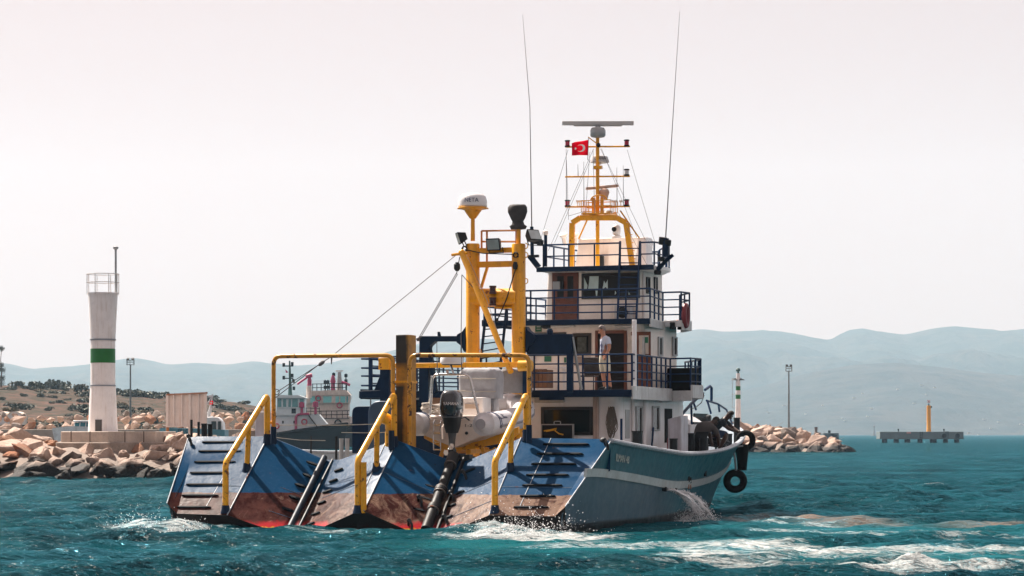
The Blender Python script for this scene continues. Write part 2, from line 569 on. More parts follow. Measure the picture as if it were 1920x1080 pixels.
# ================================================================== MOUNTAINS AND HILL
def terrain(name, prof, d0, d1, dback, nx, ny, material, rough, seed, label, base0=-4.0, base_fn=None, ripple=1.0, shape=1.3):
    """land that climbs from the shore at d0 to a ridge at d1 and falls away to dback"""
    px0, px1 = prof[0][0], prof[-1][0]
    xs = [p[0] for p in prof]; ys = [p[1] for p in prof]
    verts = []; faces = []
    g = np.linspace(px0, px1, nx)
    ridge = np.interp(g, xs, ys)
    ker = np.array([1, 2, 3, 2, 1.]); ker /= ker.sum()
    ridge = np.convolve(np.pad(ridge, 2, mode='edge'), ker, 'valid')
    ts = np.concatenate([np.linspace(0, 1, ny), np.linspace(1.08, 1.6, max(3, ny//4))])
    for t in ts:
        for i, px in enumerate(g):
            if t <= 1: d = d0+(d1-d0)*t
            else: d = d1+(dback-d1)*(t-1)/0.6
            x = (px-960)/F*d1*(0.55+0.45*d/d1)
            top = EYE+(HOR-ridge[i])/F*d1
            base = base_fn(px) if base_fn else base0
            hgt = top-base
            n = mnoise.fractal(Vector((x/rough, d/rough*1.0, seed)), 0.9, 2.0, 6)
            if t <= 1:
                s = t**shape
                z = base+hgt*s + n*hgt*0.30*ripple*math.sin(math.pi*min(1, t))
                z += hgt*0.018*mnoise.fractal(Vector((x/rough*7, d/rough*7, seed)), 0.8, 2.0, 3)*min(1, t*2)
                z = min(z, base+hgt*(0.12+0.88*(t*1.0)**0.55) if t > 0 else z)
                if t == 0: z = base-1
            else:
                z = base+hgt*(1-(t-1)/0.6)
            verts.append((x, d, z))
    n2 = len(ts)
    for j in range(n2-1):
        for i in range(nx-1):
            faces.append((j*nx+i, j*nx+i+1, (j+1)*nx+i+1, (j+1)*nx+i))
    me = bpy.data.meshes.new(name); me.from_pydata(verts, [], faces); me.materials.append(material)
    me.shade_smooth(); me.update()
    o = bpy.data.objects.new(name, me); COL.objects.link(o)
    tag(o, label, None, None, 'structure')
    return o

def land_material(name, c1, c2, c3, s1, s2):
    m, nt, p, tc = new_mat(name)
    geo = nd(nt, "ShaderNodeNewGeometry"); pos = geo.outputs['Position']
    a = noisetex(nt, pos, s1, 6, 0.6); b = noisetex(nt, pos, s2, 6, 0.65)
    c = mixc(nt, maprange(nt, a, 0.40, 0.58), c1, c2)
    c = mixc(nt, maprange(nt, b, 0.46, 0.58), c, c3)
    nt.links.new(c, p.inputs['Base Color'])
    p.inputs['Roughness'].default_value = 1.0; p.inputs['Specular IOR Level'].default_value = 0.1
    bp = nd(nt, "ShaderNodeBump"); bp.inputs['Distance'].default_value = 0.25/s2; bp.inputs['Strength'].default_value = 0.8
    nt.links.new(b, bp.inputs['Height']); nt.links.new(bp.outputs[0], p.inputs['Normal'])
    return m

m_mtn = land_material("mountain_scrub", (0.022, 0.034, 0.034), (0.040, 0.044, 0.042), (0.018, 0.028, 0.028), 0.0035, 0.02)
m_mtn2 = land_material("mountain_slope", (0.030, 0.038, 0.040), (0.042, 0.045, 0.045), (0.022, 0.031, 0.033), 0.003, 0.018)
far_prof = [(-500,700),(-200,688),(-60,684),(10,680),(40,687),(58,691),(110,688),(160,684),(220,675),(245,671),(262,672),(320,684),(368,680),
            (427,684),(471,677),(510,680),(553,686),(600,682),(642,674),(690,669),(718,662),(742,655),(800,641),(860,633),(930,636),(1000,643),
            (1080,648),(1150,646),(1230,632),(1300,618),(1325,617),(1350,622),(1390,621),(1430,617),(1460,621),(1500,627),(1555,636),(1575,626),(1600,614),(1615,612),
            (1635,618),(1660,623),(1695,628),(1730,620),(1765,613),(1790,611),(1815,614),(1850,617),(1885,619),(1925,614),(2050,622),(2400,650)]
far_prof = [(x, y + 1.1*mnoise.noise(Vector((x*0.11, 3.1, 0))) + 0.7*mnoise.noise(Vector((x*0.31, 9.1, 0)))) for x, y in
            [(q, float(np.interp(q, [p[0] for p in far_prof], [p[1] for p in far_prof]))) for q in range(-500, 2401, 6)]]
mtn = terrain("mountains", far_prof, 4600, 7200, 8200, 480, 34, m_mtn, 620, 2.0, "blue hazy mountain ridge along the horizon", shape=1.15)
near_prof = [(1150,800),(1250,770),(1350,745),(1430,722),(1520,698),(1600,684),(1680,679),(1760,688),(1850,700),(1950,706),(2100,715),(2400,760)]
fth = terrain("foothills", near_prof, 3700, 4900, 5600, 260, 26, m_mtn2, 420, 6.0, "pale rounded foothill in front of the mountains at right", ripple=0.7)

# scattered white houses and cuttings low on the far shore
from mathutils.bvhtree import BVHTree
gv = random.Random(77); hv_ = MB()
for ob_ in (mtn, fth):
    bv = BVHTree.FromPolygons([v.co.copy() for v in ob_.data.vertices], [tuple(p.vertices) for p in ob_.data.polygons])
    for i in range(45):
        px = gv.uniform(1280, 1960) if gv.random() < .8 else gv.uniform(0, 500)
        d = gv.uniform(4650, 5600) if ob_ is mtn else gv.uniform(3720, 4500)
        x = (px-960)/F*d; h = bv.ray_cast(Vector((x, d, 900)), Vector((0,0,-1)))
        if h[0] is None or h[0].z < -1: continue
        w_ = gv.uniform(2.5, 6); hv_.box((x, d, h[0].z+.8), (w_, 5, gv.uniform(1.6, 3)))
m_far = mat("far_house_white", (.34,.33,.32), .8)
tag(hv_.build("far_village", m_far), "specks of distant white houses along the far shore", None, None, 'stuff')
m_hill = land_material("dry_hillside", (0.095, 0.056, 0.043), (0.060, 0.042, 0.031), (0.024, 0.027, 0.017), 0.06, 0.30)
hill_prof = [(-260,724),(-100,722),(60,723),(100,726),(140,729),(220,735),(300,743),(400,751),(440,754),(475,760),(520,774),(570,790),(640,806),(700,812)]
hill = terrain("hillside", hill_prof, 360, 620, 760, 220, 40, m_hill, 60, 4.0, "dry scrub hillside behind the harbour at left", base_fn=lambda q: float(np.interp(q, [440, 500], [1.0, -4.0])), ripple=0.45, shape=0.9)

# shrubs: leaf clumps in three shared meshes
def leaf_clump(seed, n, rx, rz, leaf):
    g = random.Random(seed); mb = MB()
    lobes = [(g.uniform(-.6,.6)*rx, g.uniform(-.6,.6)*rx, g.uniform(0.25,.8)*rz, g.uniform(.35,.6)) for _ in range(6)]
    for i in range(n):
        l = g.choice(lobes)
        d = Vector((g.gauss(0,1), g.gauss(0,1), g.gauss(0,1))).normalized()*(g.uniform(0.55,1.0)**0.5)
        c = Vector((l[0]+d.x*rx*l[3], l[1]+d.y*rx*l[3], max(0.02, l[2]+d.z*rz*l[3]*0.9)))
        q = Euler((g.uniform(0,6), g.uniform(0,6), g.uniform(0,6))).to_matrix()
        s = leaf*g.uniform(.6,1.4)
        pts = [c+q @ Vector(v) for v in ((-s,0,0),(0,-s*.6,0),(s,0,.15*s),(0,s*.6,0))]
        mb.add(pts, [(0,1,2,3)])
    return mb
def leaf_mat(name, c):
    m, nt, p, tc = new_mat(name)
    oi = nd(nt, "ShaderNodeObjectInfo")
    geo = nd(nt, "ShaderNodeNewGeometry")
    v = noisetex(nt, geo.outputs['Position'], 0.8, 3)
    cc = mixc(nt, maprange(nt, v, 0.3, 0.7), tuple(x*0.6 for x in c), tuple(x*1.35 for x in c))
    cc = mixc(nt, mth(nt, 'MULTIPLY', oi.outputs['Random'], 0.5), cc, tuple((x*1.4, x*1.2, x*0.9)[i] for i, x in enumerate(c)))
    nt.links.new(cc, p.inputs['Base Color']); p.inputs['Roughness'].default_value = 0.7
    return m
m_leaf = leaf_mat("shrub_leaves", (0.034, 0.048, 0.030))
m_leaf2 = leaf_mat("dry_shrub_leaves", (0.12, 0.105, 0.055))
m_bark = mat("bark", (0.10, 0.07, 0.05), 0.9, bump=0.02)
shrub_meshes = [leaf_clump(s, 260, 1.0, 0.9, 0.17).mesh("foliage", m_leaf, recalc=False) for s in (1,2,3)]
shrub_meshes2 = [leaf_clump(s, 200, 1.0, 0.7, 0.16).mesh("foliage", m_leaf2, recalc=False) for s in (4,5)]
stem_mesh = MB().tube([(0,0,-0.4),(0.05,0,0.5)], [0.09,0.04], 6).mesh("stem", m_bark)
from mathutils.bvhtree import BVHTree
_hv = [v.co.copy() for v in hill.data.vertices]; _hf = [tuple(p.vertices) for p in hill.data.polygons]
hill_bvh = BVHTree.FromPolygons(_hv, _hf)
def hill_z(x, y):
    h = hill_bvh.ray_cast(Vector((x, y, 200)), Vector((0,0,-1)))
    return h[0].z if h[0] else None
g = random.Random(21)
spots = []
for i in range(165):
    px = g.uniform(-20, 560); t = g.uniform(0.05, 1.0)
    spots.append((px, 365+255*t, g.uniform(0.4, 1.5), g.random() < 0.66))
for px, d, s in ((28,600,2.2),(62,600,2.0),(75,604,1.9),(95,606,2.1),(102,610,2.3),(118,608,1.6),(145,600,2.2),(232,600,2.4),(243,596,2.6),(256,600,2.6),(270,602,2.5),(285,604,2.2),
                 (300,606,2.0),(395,608,1.6),(412,604,1.5),(160,560,1.8),(105,619,2.2),(118,622,2.0),(96,622,1.6),(40,480,1.6),(52,400,1.8),(170,470,2.2),(150,480,1.8)):
    spots.append((px, d, s, True))
for px, d, s, green in spots:
    x = (px-960)/F*d; z = hill_z(x, d)
    if z is None: continue
    zone = "left of the banded beacon" if px < 160 else ("between beacon and hoarding" if px < 310 else "right of the hoarding")
    lab = "%s %s shrub on the %s, %s" % ("large" if s > 1.5 else ("small" if s < .8 else "medium"), "dark green" if green else "straw brown", "hill crest" if d > 575 else ("upper hillside" if d > 480 else "lower hillside"), zone)
    o = thing("shrub", lab, "shrub", (x, d, z-0.1), g.uniform(0,6), lab)
    o.scale = (s*g.uniform(.9,1.6), s*g.uniform(.8,1.2), s*g.uniform(.55,.85))
    for nm, me in (("foliage", g.choice(shrub_meshes if green else shrub_meshes2)), ("stem", stem_mesh)):
        c = bpy.data.objects.new(nm, me); COL.objects.link(c); c.parent = o

# lone pine at the left edge
px, d = 2, 600
tx = (px-960)/F*d; tz = hill_z(tx, d) or 12
pine = thing("pine_tree", "tall thin dark pine tree cut by the left edge", "tree", (tx, d, tz-0.2))
MB().tube([(0,0,0),(0.1,0,3.5),(-0.1,0,6.5),(0.25,0,9.6)], [0.16,0.13,0.08,0.04], 8).tube([(0.1,0,1.2),(0.9,.2,3.2)], [.05,.03], 6).tube([(0,0,1.0),(-0.7,.2,2.6)], [.05,.03], 6).build("trunk", m_bark, pine)
cr = MB(); gg = random.Random(5)
for cz, rr, nn in ((2.2,0.95,420),(4.2,1.05,520),(5.3,.6,200),(8.9,.75,380),(1.0,1.0,260)):
    for i in range(nn):
        dv = Vector((gg.gauss(0,1), gg.gauss(0,1), gg.gauss(0,.75))).normalized()*rr*gg.uniform(.3,1)
        c = Vector((0.1+dv.x, dv.y, cz+dv.z)); q = Euler((gg.uniform(0,6), gg.uniform(0,6), gg.uniform(0,6))).to_matrix(); s = gg.uniform(.07,.17)
        cr.add([c+q @ Vector(v) for v in ((-s,0,0),(0,-s*.4,0),(s,0,0),(0,s*.4,0))], [(0,1,2,3)])
cr.build("crown", leaf_mat("pine_needles", (0.028, 0.045, 0.032)), pine)

# ================================================================== BOULDERS
def boulder_mesh(seed, mats):
    g = random.Random(seed); bm = bmesh.new()
    for i in range(g.randint(9, 13)):
        d = Vector((g.gauss(0,1), g.gauss(0,1), g.gauss(0,1))).normalized()
        bm.verts.new((d.x*g.uniform(.42,.64), d.y*g.uniform(.36,.56), d.z*g.uniform(.32,.52)))
    r = bmesh.ops.convex_hull(bm, input=bm.verts)
    bmesh.ops.delete(bm, geom=[v for v in bm.verts if not v.link_faces], context='VERTS')
    bmesh.ops.bevel(bm, geom=bm.edges[:], offset=0.03, segments=2, affect='EDGES', profile=0.5)
    bmesh.ops.triangulate(bm, faces=bm.faces[:])
    big = [e for e in bm.edges if e.calc_length() > 0.14]
    bmesh.ops.subdivide_edges(bm, edges=big, cuts=2, use_grid_fill=True)
    bmesh.ops.triangulate(bm, faces=bm.faces[:])
    for v in bm.verts:
        n = mnoise.fractal(v.co*3.5+Vector((seed,0,0)), 0.9, 2.1, 4)
        v.co += v.co.normalized()*n*0.075
    bmesh.ops.recalc_face_normals(bm, faces=bm.faces)
    me = bpy.data.meshes.new("boulder"); bm.to_mesh(me); bm.free()
    me.materials.append(mats); me.shade_smooth(); me.set_sharp_from_angle(angle=R(22)); me.update()
    return me
def rock_mat(name, a, b, c):
    m, nt, p, tc = new_mat(name)
    geo = nd(nt, "ShaderNodeNewGeometry"); pos = geo.outputs['Position']; oi = nd(nt, "ShaderNodeObjectInfo")
    n1 = noisetex(nt, pos, 0.9, 6, 0.6); n2 = noisetex(nt, pos, 5.0, 7, 0.7)
    col = mixc(nt, maprange(nt, n1, 0.38, 0.62), a, b)
    col = mixc(nt, mth(nt, 'MULTIPLY', maprange(nt, n2, 0.48, 0.70), 0.6), col, c)
    col = mixc(nt, mth(nt, 'MULTIPLY', oi.outputs['Random'], 0.32), col, (0.28, 0.22, 0.185))
    sep = nd(nt, "ShaderNodeSeparateXYZ"); nt.links.new(pos, sep.inputs[0])
    wet = maprange(nt, mth(nt, 'ADD', sep.outputs[2], mth(nt, 'MULTIPLY', n1, -1.1)), 0.72, 0.10)
    col = mixc(nt, wet, col, (0.012, 0.009, 0.007))
    nt.links.new(col, p.inputs['Base Color'])
    nt.links.new(maprange(nt, wet, 0, 1, 0.9, 0.6), p.inputs['Roughness']); p.inputs['Specular IOR Level'].default_value = 0.2
    b_ = nd(nt, "ShaderNodeBump"); b_.inputs['Distance'].default_value = 0.16; b_.inputs['Strength'].default_value = 0.8
    nt.links.new(mth(nt, 'ADD', n2, mth(nt, 'MULTIPLY', noisetex(nt, pos, 17, 4, 0.6), 0.35)), b_.inputs['Height']); nt.links.new(b_.outputs[0], p.inputs['Normal'])
    return m
rk_pale = rock_mat("limestone_pale", (0.55,0.42,0.35), (0.45,0.325,0.26), (0.27,0.18,0.14))
rk_grey = rock_mat("limestone_grey", (0.26,0.22,0.195), (0.19,0.165,0.15), (0.11,0.09,0.08))
rk_rust = rock_mat("limestone_ochre", (0.31,0.115,0.05), (0.33,0.19,0.12), (0.13,0.038,0.016))
kinds = (("pale", rk_pale), ("grey", rk_grey), ("ochre", rk_rust))
bld = {k: [boulder_mesh(10*i+s, m) for s in range(6)] for i, (k, m) in enumerate(kinds)}
rg = random.Random(99)
LB, QB, RB = "left breakwater", "quay stone row", "right breakwater"
def boulder(x, y, z, s, where, kind=None, flat=1.0):
    k = kind or rg.choices(("pale","grey","ochre"), (0.62, 0.20, 0.18))[0]
    o = bpy.data.objects.new("boulder", rg.choice(bld[k])); COL.objects.link(o)
    o.location = (x, y, z); o.rotation_euler = (rg.uniform(-.5,.5), rg.uniform(-.5,.5), rg.uniform(0,6.28))
    o.scale = (s*rg.uniform(.9,1.4), s*rg.uniform(.85,1.15), s*rg.uniform(.75,1.05)*flat)
    col = {"pale": "pale limestone", "grey": "grey limestone", "ochre": "rust stained ochre"}[k]
    size = "large" if s > 1.45 else ("small" if s < .95 else "medium")
    if where == RB: size = "large" if s > 2.4 else ("small" if s < 1.8 else "medium")
    fx = 960+x/y*F
    if where == QB: tier = "on top" if z > 3.6 else "at the foot"
    else: tier = "at the waterline" if z < .35 else ("on the slope" if z < 1.25 else "on the crest")
    zone = ""
    if where == LB: zone = ", at the left edge" if fx < 90 else (", below the plinth" if fx < 300 else ", beside the ramp")
    if where == RB: zone = ", near the bow" if fx < 1450 else (", below the floodlight mast" if fx < 1530 else ", at the tip")
    if where == QB: zone = ", left of the beacon" if fx < 165 else (", right of the beacon" if fx < 310 else ", right of the hoarding")
    lab = "%s %s boulder %s of %s%s" % (size, col, tier, where, zone)
    tag(o, lab, "boulder", lab)
    return o

# left breakwater: armour stones climbing from the waterline
m_core = mat("rubble_core", (0.20,0.16,0.135), 0.95, bump=0.08, bs=3)
cm = MB()
n = 30; rings = []
for i in range(n+1):
    px = -160+ (455+160)*i/n
    row = []
    for d, z in ((135.5,-1.0),(137.0,0.1),(141.0,1.35),(146,1.75),(160,1.85),(172,1.6),(176,-1.0)):
        ef = min(1.0, (n-i)/4.0, i/3.0)
        row.append(((px-960)/F*d, d, -1.0+(z+1.0+0.12*math.sin(i*1.7+d))*ef))
    rings.append(row)
cm.loft(rings, closed=False)
tag(cm.build("breakwater_core", m_core), "rubble core of the left breakwater under the boulders", None, None, 'structure')
rows = ((136.2,0.05,1.25,1.0),(137.3,0.45,1.30,.9),(138.6,0.85,1.25,.9),(140.0,1.20,1.2,.9),(141.6,1.50,1.15,.85),(143.6,1.75,1.1,.8),(146.0,1.9,1.05,.75),(149,1.95,1.0,.7))
for ri, (d, z, s, fl) in enumerate(rows):
    px = -110 + rg.uniform(0, 20)
    while px < 462:
        sz = s*rg.uniform(.55, 1.65)
        x = (px-960)/F*d
        if not (ri >= 5 and 100 < px < 300):
            top = 0.0
            if px < 60 and ri >= 4: top = 0.30
            if px > 300 and ri >= 4: top = 0.22
            boulder(x, d+rg.uniform(-.5,.5), z-0.12+rg.uniform(-.15,.15)+top, sz, LB, flat=fl)
        px += sz*37*rg.uniform(.55,.85)
# a couple of big slabs seen at the left edge
for px, py, d, s, k in ((15,838,142,2.6,"pale"),(45,845,141,2.2,"ochre"),(66,832,143.5,2.3,"pale"),(238,872,137.2,2.0,"pale"),(95,885,136.6,2.2,"pale"),(335,828,146,2.0,"pale"),(110,842,142,1.9,"pale")):
    w = W(px, py, d); boulder(w.x, d, w.z-0.2, s, LB, k, .75)

# quay and the stone row behind it
m_conc = mat("harbour_concrete", (0.42,0.37,0.32), 0.9, var=.12, vs=1.2, grime=.35, bump=.01, bs=9)
q = MB(); a = W(-300,804,236); b = W(470,804,236)
q.bb((a.x, 236, -1.5), (b.x, 262, 2.72))
q.build("quay", m_conc, bevel=.05)
tag(bpy.data.objects["quay"], "low concrete quay running behind the left breakwater", None, None, 'structure')
q2 = MB(); q2.bb((a.x, 235.3, -1.5), (b.x, 235.98, 1.9)); tag(q2.build("quay_wall_face", mat("wet_quay_face", (0.035,0.035,0.035), .6)), "dark wet face of the quay wall", None, None, 'structure')
for ri, (d, z, s) in enumerate(((258,2.95,1.15),(260,3.75,1.0),(263,4.15,.9))):
    px = -30
    while px < 462:
        sz = s*rg.uniform(.75,1.3)
        if not (ri == 2 and 45 < px < 230):
            boulder((px-960)/F*d, d, z+rg.uniform(-.1,.1), sz, QB)
        px += sz*19.3*rg.uniform(.85,1.1)

# right breakwater
cm = MB(); rings = []
def rb_top(px): return float(np.interp(px, [1200,1300,1390,1470,1500,1540,1580,1606], [-0.8,3.2,3.3,3.15,2.75,2.0,0.9,-0.4]))
for i in range(25):
    px = 1200+410*i/24; t = rb_top(px); row = []
    for d, f in ((334,-1.2),(337.5,0.0),(343,.55),(350,.85),(358,.9),(372,.8),(384,-1.2)):
        row.append(((px-960)/F*d, d, -1.2 if f < 0 else max(-0.8, t*f-0.45)))
    rings.append(row)
cm.loft(rings, closed=False)
tag(cm.build("breakwater_head_core", m_core), "rubble core of the right breakwater head", None, None, 'structure')
for d, f, s in ((337.5,0.05,2.1),(339.5,.30,2.3),(342.5,.55,2.3),(346,.78,2.2),(350,.95,2.0),(355,1.02,1.7)):
    px = 1262+rg.uniform(0,15)
    while px < 1604:
        sz = s*rg.uniform(.75,1.35); t = rb_top(px)
        z = max(-0.15, t*f-0.25)+rg.uniform(-.15,.15)
        if t > -0.2 and (f < 0.6 or px < 1585): boulder((px-960)/F*d, d+rg.uniform(-.6,.6), z, sz, RB, rg.choices(("pale","grey","ochre"),(.7,.18,.12))[0], .85)
        px += sz*14.9*rg.uniform(.6,.85)

# ================================================================== THE WORK BOAT
# local axes: x to starboard, y ahead, z up; origin amidships at the stern on the waterline
def PY(px, py, ly):
    u = (px-960)/F
    lx = (u*(SHIP_O.y+CY*ly)-SHIP_O.x-SY*ly)/(CY+u*SY)
    Yw = SHIP_O.y-SY*lx+CY*ly
    return Vector((lx, ly, EYE+(HOR-py)/F*Yw))
def PX(px, py, lx):
    u = (px-960)/F
    ly = (u*(SHIP_O.y-SY*lx)-SHIP_O.x-CY*lx)/(SY-u*CY)
    Yw = SHIP_O.y-SY*lx+CY*ly
    return Vector((lx, ly, EYE+(HOR-py)/F*Yw))
def to_local(w):
    a = w.x-SHIP_O.x; b = w.y-SHIP_O.y
    return Vector((CY*a-SY*b, SY*a+CY*b, w.z))
EYE_L = to_local(Vector((0,0,EYE)))
def RP(px, py, p0, nrm):
    """where the line of sight meets a plane given in boat axes"""
    d = to_local(W(px, py, 50.0))-EYE_L
    t = (Vector(p0)-EYE_L).dot(nrm)/d.dot(nrm)
    return EYE_L+d*t

boat = thing("work_boat", "blue steel work boat with three-lobed stern ramp, white deckhouse and yellow gantry", "boat", SHIP_O, -SHIP_YAW)

# ---------------------------------------------------------------- paints
m_white = mat("white_paint", (0.88,0.87,0.885), .38, var=.05, vs=1.3, streak=.35, scol=(.50,.42,.35), rust=.10, rcol=(.30,.16,.09), rs=3.5)
m_cream = mat("cream_paint", (0.87,0.80,0.74), .45, var=.06, streak=.25, scol=(.50,.40,.32))
m_yel = mat("yellow_paint", (0.82,0.37,0.002), .34, var=.10, vs=3, rust=.36, streak=.35, scol=(.22,.09,.02), rcol=(.22,.07,.02), rs=6, grime=.25)
m_yel2 = mat("worn_yellow_paint", (0.78,0.38,0.005), .30, var=.12, vs=4, rust=.42, rcol=(.10,.035,.015), rs=7, grime=.3)
m_navy = mat("navy_paint", (0.006,0.020,0.050), .45, var=.18, vs=3, rust=.12, rcol=(.06,.03,.02), spec=.10)
m_blue = mat("blue_rail_paint", (0.008,0.030,0.085), .4, var=.15, spec=.12)
m_black = mat("black_rubber", (0.008,0.008,0.009), .75, spec=.15, var=.2, bump=.004, bs=30)
m_dark = mat("dark_metal", (0.016,0.019,0.022), .45, var=.2, spec=.2)
m_steel = mat("stainless", (0.55,0.54,0.53), .25, metal=.9)
m_galv = mat("galvanised", (0.36,0.37,0.38), .5, metal=.5)
m_rubberblack = mat("tyre_rubber", (0.006,0.006,0.006), .85, spec=.12, var=.3, bump=.006, bs=22)
m_wood = mat("brown_door", (0.135,0.040,0.022), .45, var=.25, vs=5)
m_wire = mat("rigging_wire", (0.10,0.10,0.11), .5)
m_rope = mat("rope", (0.40,0.36,0.30), .9, bump=.01, bs=40)
m_red = mat("red_lamp_glass", (0.42,0.012,0.05), .15)
m_lampw = mat("white_lamp_glass", (0.65,0.66,0.68), .12)
m_glassd = mat("tinted_glass", (0.008,0.011,0.012), .06, var=.1, spec=.6)
m_grey = mat("radar_grey", (0.50,0.50,0.51), .4, var=.06)
m_canvas = mat("grey_canvas", (0.36,0.36,0.38), .85, var=.12, vs=4, bump=.02, bs=6)
m_canvasd = mat("dark_canvas", (0.055,0.050,0.052), .85, var=.3, bump=.03, bs=5)
m_lav = mat("grey_box_paint", (0.52,0.52,0.58), .45, streak=.3)

def ramp_material():
    m, nt, p, tc = new_mat("ramp_paint")
    ob = tc.outputs['Object']
    sep = nd(nt, "ShaderNodeSeparateXYZ"); nt.links.new(ob, sep.inputs[0]); z = sep.outputs[2]
    n0 = noisetex(nt, ob, 1.1, 5, .6); n1 = noisetex(nt, ob, 3.2, 7, .7); n2 = noisetex(nt, ob, 13, 6, .7); n3 = noisetex(nt, ob, 2.4, 8, .75, (1,1,.35), 1.0)
    blue = mixc(nt, maprange(nt, n0, .3, .7), (0.0035,0.033,0.084), (0.008,0.049,0.116))
    blue = mixc(nt, mth(nt,'MULTIPLY', maprange(nt, n2, .55, .75), .35), blue, (0.05,0.11,0.19))
    blue = mixc(nt, maprange(nt, n1, .69, .73), blue, (0.10,0.055,0.04))
    red = mixc(nt, maprange(nt, n1, .40, .60), (0.027,0.009,0.008), (0.062,0.022,0.018))
    # cream primer worn through, heavier to starboard
    wear = mth(nt, 'ADD', n3, maprange(nt, sep.outputs[0], -5, 3.5, -.20, .09))
    red = mixc(nt, mth(nt,'MULTIPLY', maprange(nt, wear, .46, .62), .72), red, (0.23,0.155,0.115))
    bright = maprange(nt, mth(nt,'ADD', z, mth(nt,'MULTIPLY', n1, .35)), .40, .30)
    red = mixc(nt, bright, red, (0.33,0.022,0.028))
    algae = maprange(nt, mth(nt,'ADD', z, mth(nt,'MULTIPLY', n2, .22)), .175, .14)
    red = mixc(nt, algae, red, (0.40,0.34,0.02))
    edge = mth(nt, 'ADD', z, mth(nt,'MULTIPLY', mth(nt,'SUBTRACT', n1, .5), .10))
    col = mixc(nt, maprange(nt, edge, .885, .875), blue, red)
    nt.links.new(col, p.inputs['Base Color'])
    nt.links.new(maprange(nt, n1, .3, .7, .22, .36), p.inputs['Roughness'])
    p.inputs['Specular IOR Level'].default_value = .018
    b = nd(nt, "ShaderNodeBump"); b.inputs['Distance'].default_value = .018; b.inputs['Strength'].default_value = .9
    nt.links.new(mth(nt,'ADD', n0, mth(nt,'MULTIPLY', n2, .25)), b.inputs['Height']); nt.links.new(b.outputs[0], p.inputs['Normal'])
    return m
m_ramp = ramp_material()

def hull_material():
    m, nt, p, tc = new_mat("hull_paint")
    ob = tc.outputs['Object']
    sep = nd(nt, "ShaderNodeSeparateXYZ"); nt.links.new(ob, sep.inputs[0]); z = sep.outputs[2]
    n0 = noisetex(nt, ob, .9, 5, .6); n1 = noisetex(nt, ob, 4, 7, .7)
    st = noisetex(nt, ob, 5.5, 5, .65, (1,1,.05)); st2 = noisetex(nt, ob, 14, 3, .6, (1,1,.04))
    up = mixc(nt, maprange(nt, n0, .35,.65), (0.002,0.066,0.102), (0.004,0.096,0.128))
    up = mixc(nt, mth(nt,'MULTIPLY', maprange(nt, st, .50,.68), .75), up, (0.004,0.045,0.080))
    up = mixc(nt, mth(nt,'MULTIPLY', maprange(nt, st2, .58,.72), .55), up, (0.08,0.24,0.25))
    lo = mixc(nt, maprange(nt, n0, .35,.65), (0.045,0.098,0.145), (0.095,0.150,0.200))
    lo = mixc(nt, mth(nt,'MULTIPLY', maprange(nt, st, .48,.70), .6), lo, (0.05,0.095,0.13))
    lo = mixc(nt, mth(nt,'MULTIPLY', maprange(nt, n1, .62,.70), .7), lo, (0.14,0.10,0.085))
    at = nd(nt, "ShaderNodeAttribute", attribute_name="lowband")
    lo = mixc(nt, maprange(nt, mth(nt,'ADD', sep.outputs[1], mth(nt,'MULTIPLY', n0, 4)), 9, 13), lo, (0.018,0.115,0.160))
    col = mixc(nt, at.outputs['Fac'], up, lo)
    boot = maprange(nt, mth(nt,'ADD', z, mth(nt,'MULTIPLY', n1, .12)), .30, .22)
    col = mixc(nt, boot, col, (0.020,0.013,0.013))
    nt.links.new(col, p.inputs['Base Color'])
    nt.links.new(maprange(nt, n1, .3,.7,.30,.55), p.inputs['Roughness'])
    b = nd(nt, "ShaderNodeBump"); b.inputs['Distance'].default_value = .05; b.inputs['Strength'].default_value = .6
    nt.links.new(noisetex(nt, ob, .8, 2, .5, (1,1,.6)), b.inputs['Height']); nt.links.new(b.outputs[0], p.inputs['Normal'])
    return m
m_hull = hull_material()

# ---------------------------------------------------------------- hull
A_ly = [0,2,4,6,8,10,14,18,22,26,29,31.0]
A_sh = [5.50,5.56,5.56,5.53,5.44,5.25,4.78,4.20,3.40,2.25,1.05,0.06]
A_wl = [5.10,5.15,5.17,5.14,5.00,4.75,4.00,3.20,2.30,1.20,0.25,0.0]
A_zs = [2.25,2.17,2.04,1.93,1.83,1.775,1.80,1.93,2.15,2.42,2.60,2.72]
def smooth_interp(x, xs, ys):
    x = float(np.clip(x, xs[0], xs[-1])); i = max(0, min(len(xs)-2, int(np.searchsorted(xs, x))-1))
    def sl(k):
        if k <= 0: return (ys[1]-ys[0])/(xs[1]-xs[0])
        if k >= len(xs)-1: return (ys[-1]-ys[-2])/(xs[-1]-xs[-2])
        return (ys[k+1]-ys[k-1])/(xs[k+1]-xs[k-1])
    h = xs[i+1]-xs[i]; t = (x-xs[i])/h; m0, m1 = sl(i)*h, sl(i+1)*h
    return (2*t**3-3*t*t+1)*ys[i]+(t**3-2*t*t+t)*m0+(-2*t**3+3*t*t)*ys[i+1]+(t**3-t*t)*m1
def sheer(ly): return smooth_interp(ly, A_ly, A_zs)
def hull_pt(ly, q, side=1, out=0.0):
    """q = 0 at the waterline, 1 at the bulwark top; negative below water"""
    sh = smooth_interp(ly, A_ly, A_sh); wl = smooth_interp(ly, A_ly, A_wl); zs = sheer(ly)
    if q >= 0:
        x = wl+(sh-wl)*q**1.15; z = zs*q
    else:
        x = wl*(1+0.35*q); z = q*1.0
    return Vector((side*(max(0.0, x)+out), ly, z))
RD = 2.4                  # length of the ramp
def edge_ly(z):           # aft edge of the side follows the ramp
    return 0.0 if z < 0.5 else min(RD, RD*(z-0.5)/1.68)
QS = [-0.7,-0.25,0,.1,.2,.3,.38,.46,.53,.60,.66,.74,.82,.9,.96,1.0]
N_ST = 46
hb = MB(); low = []
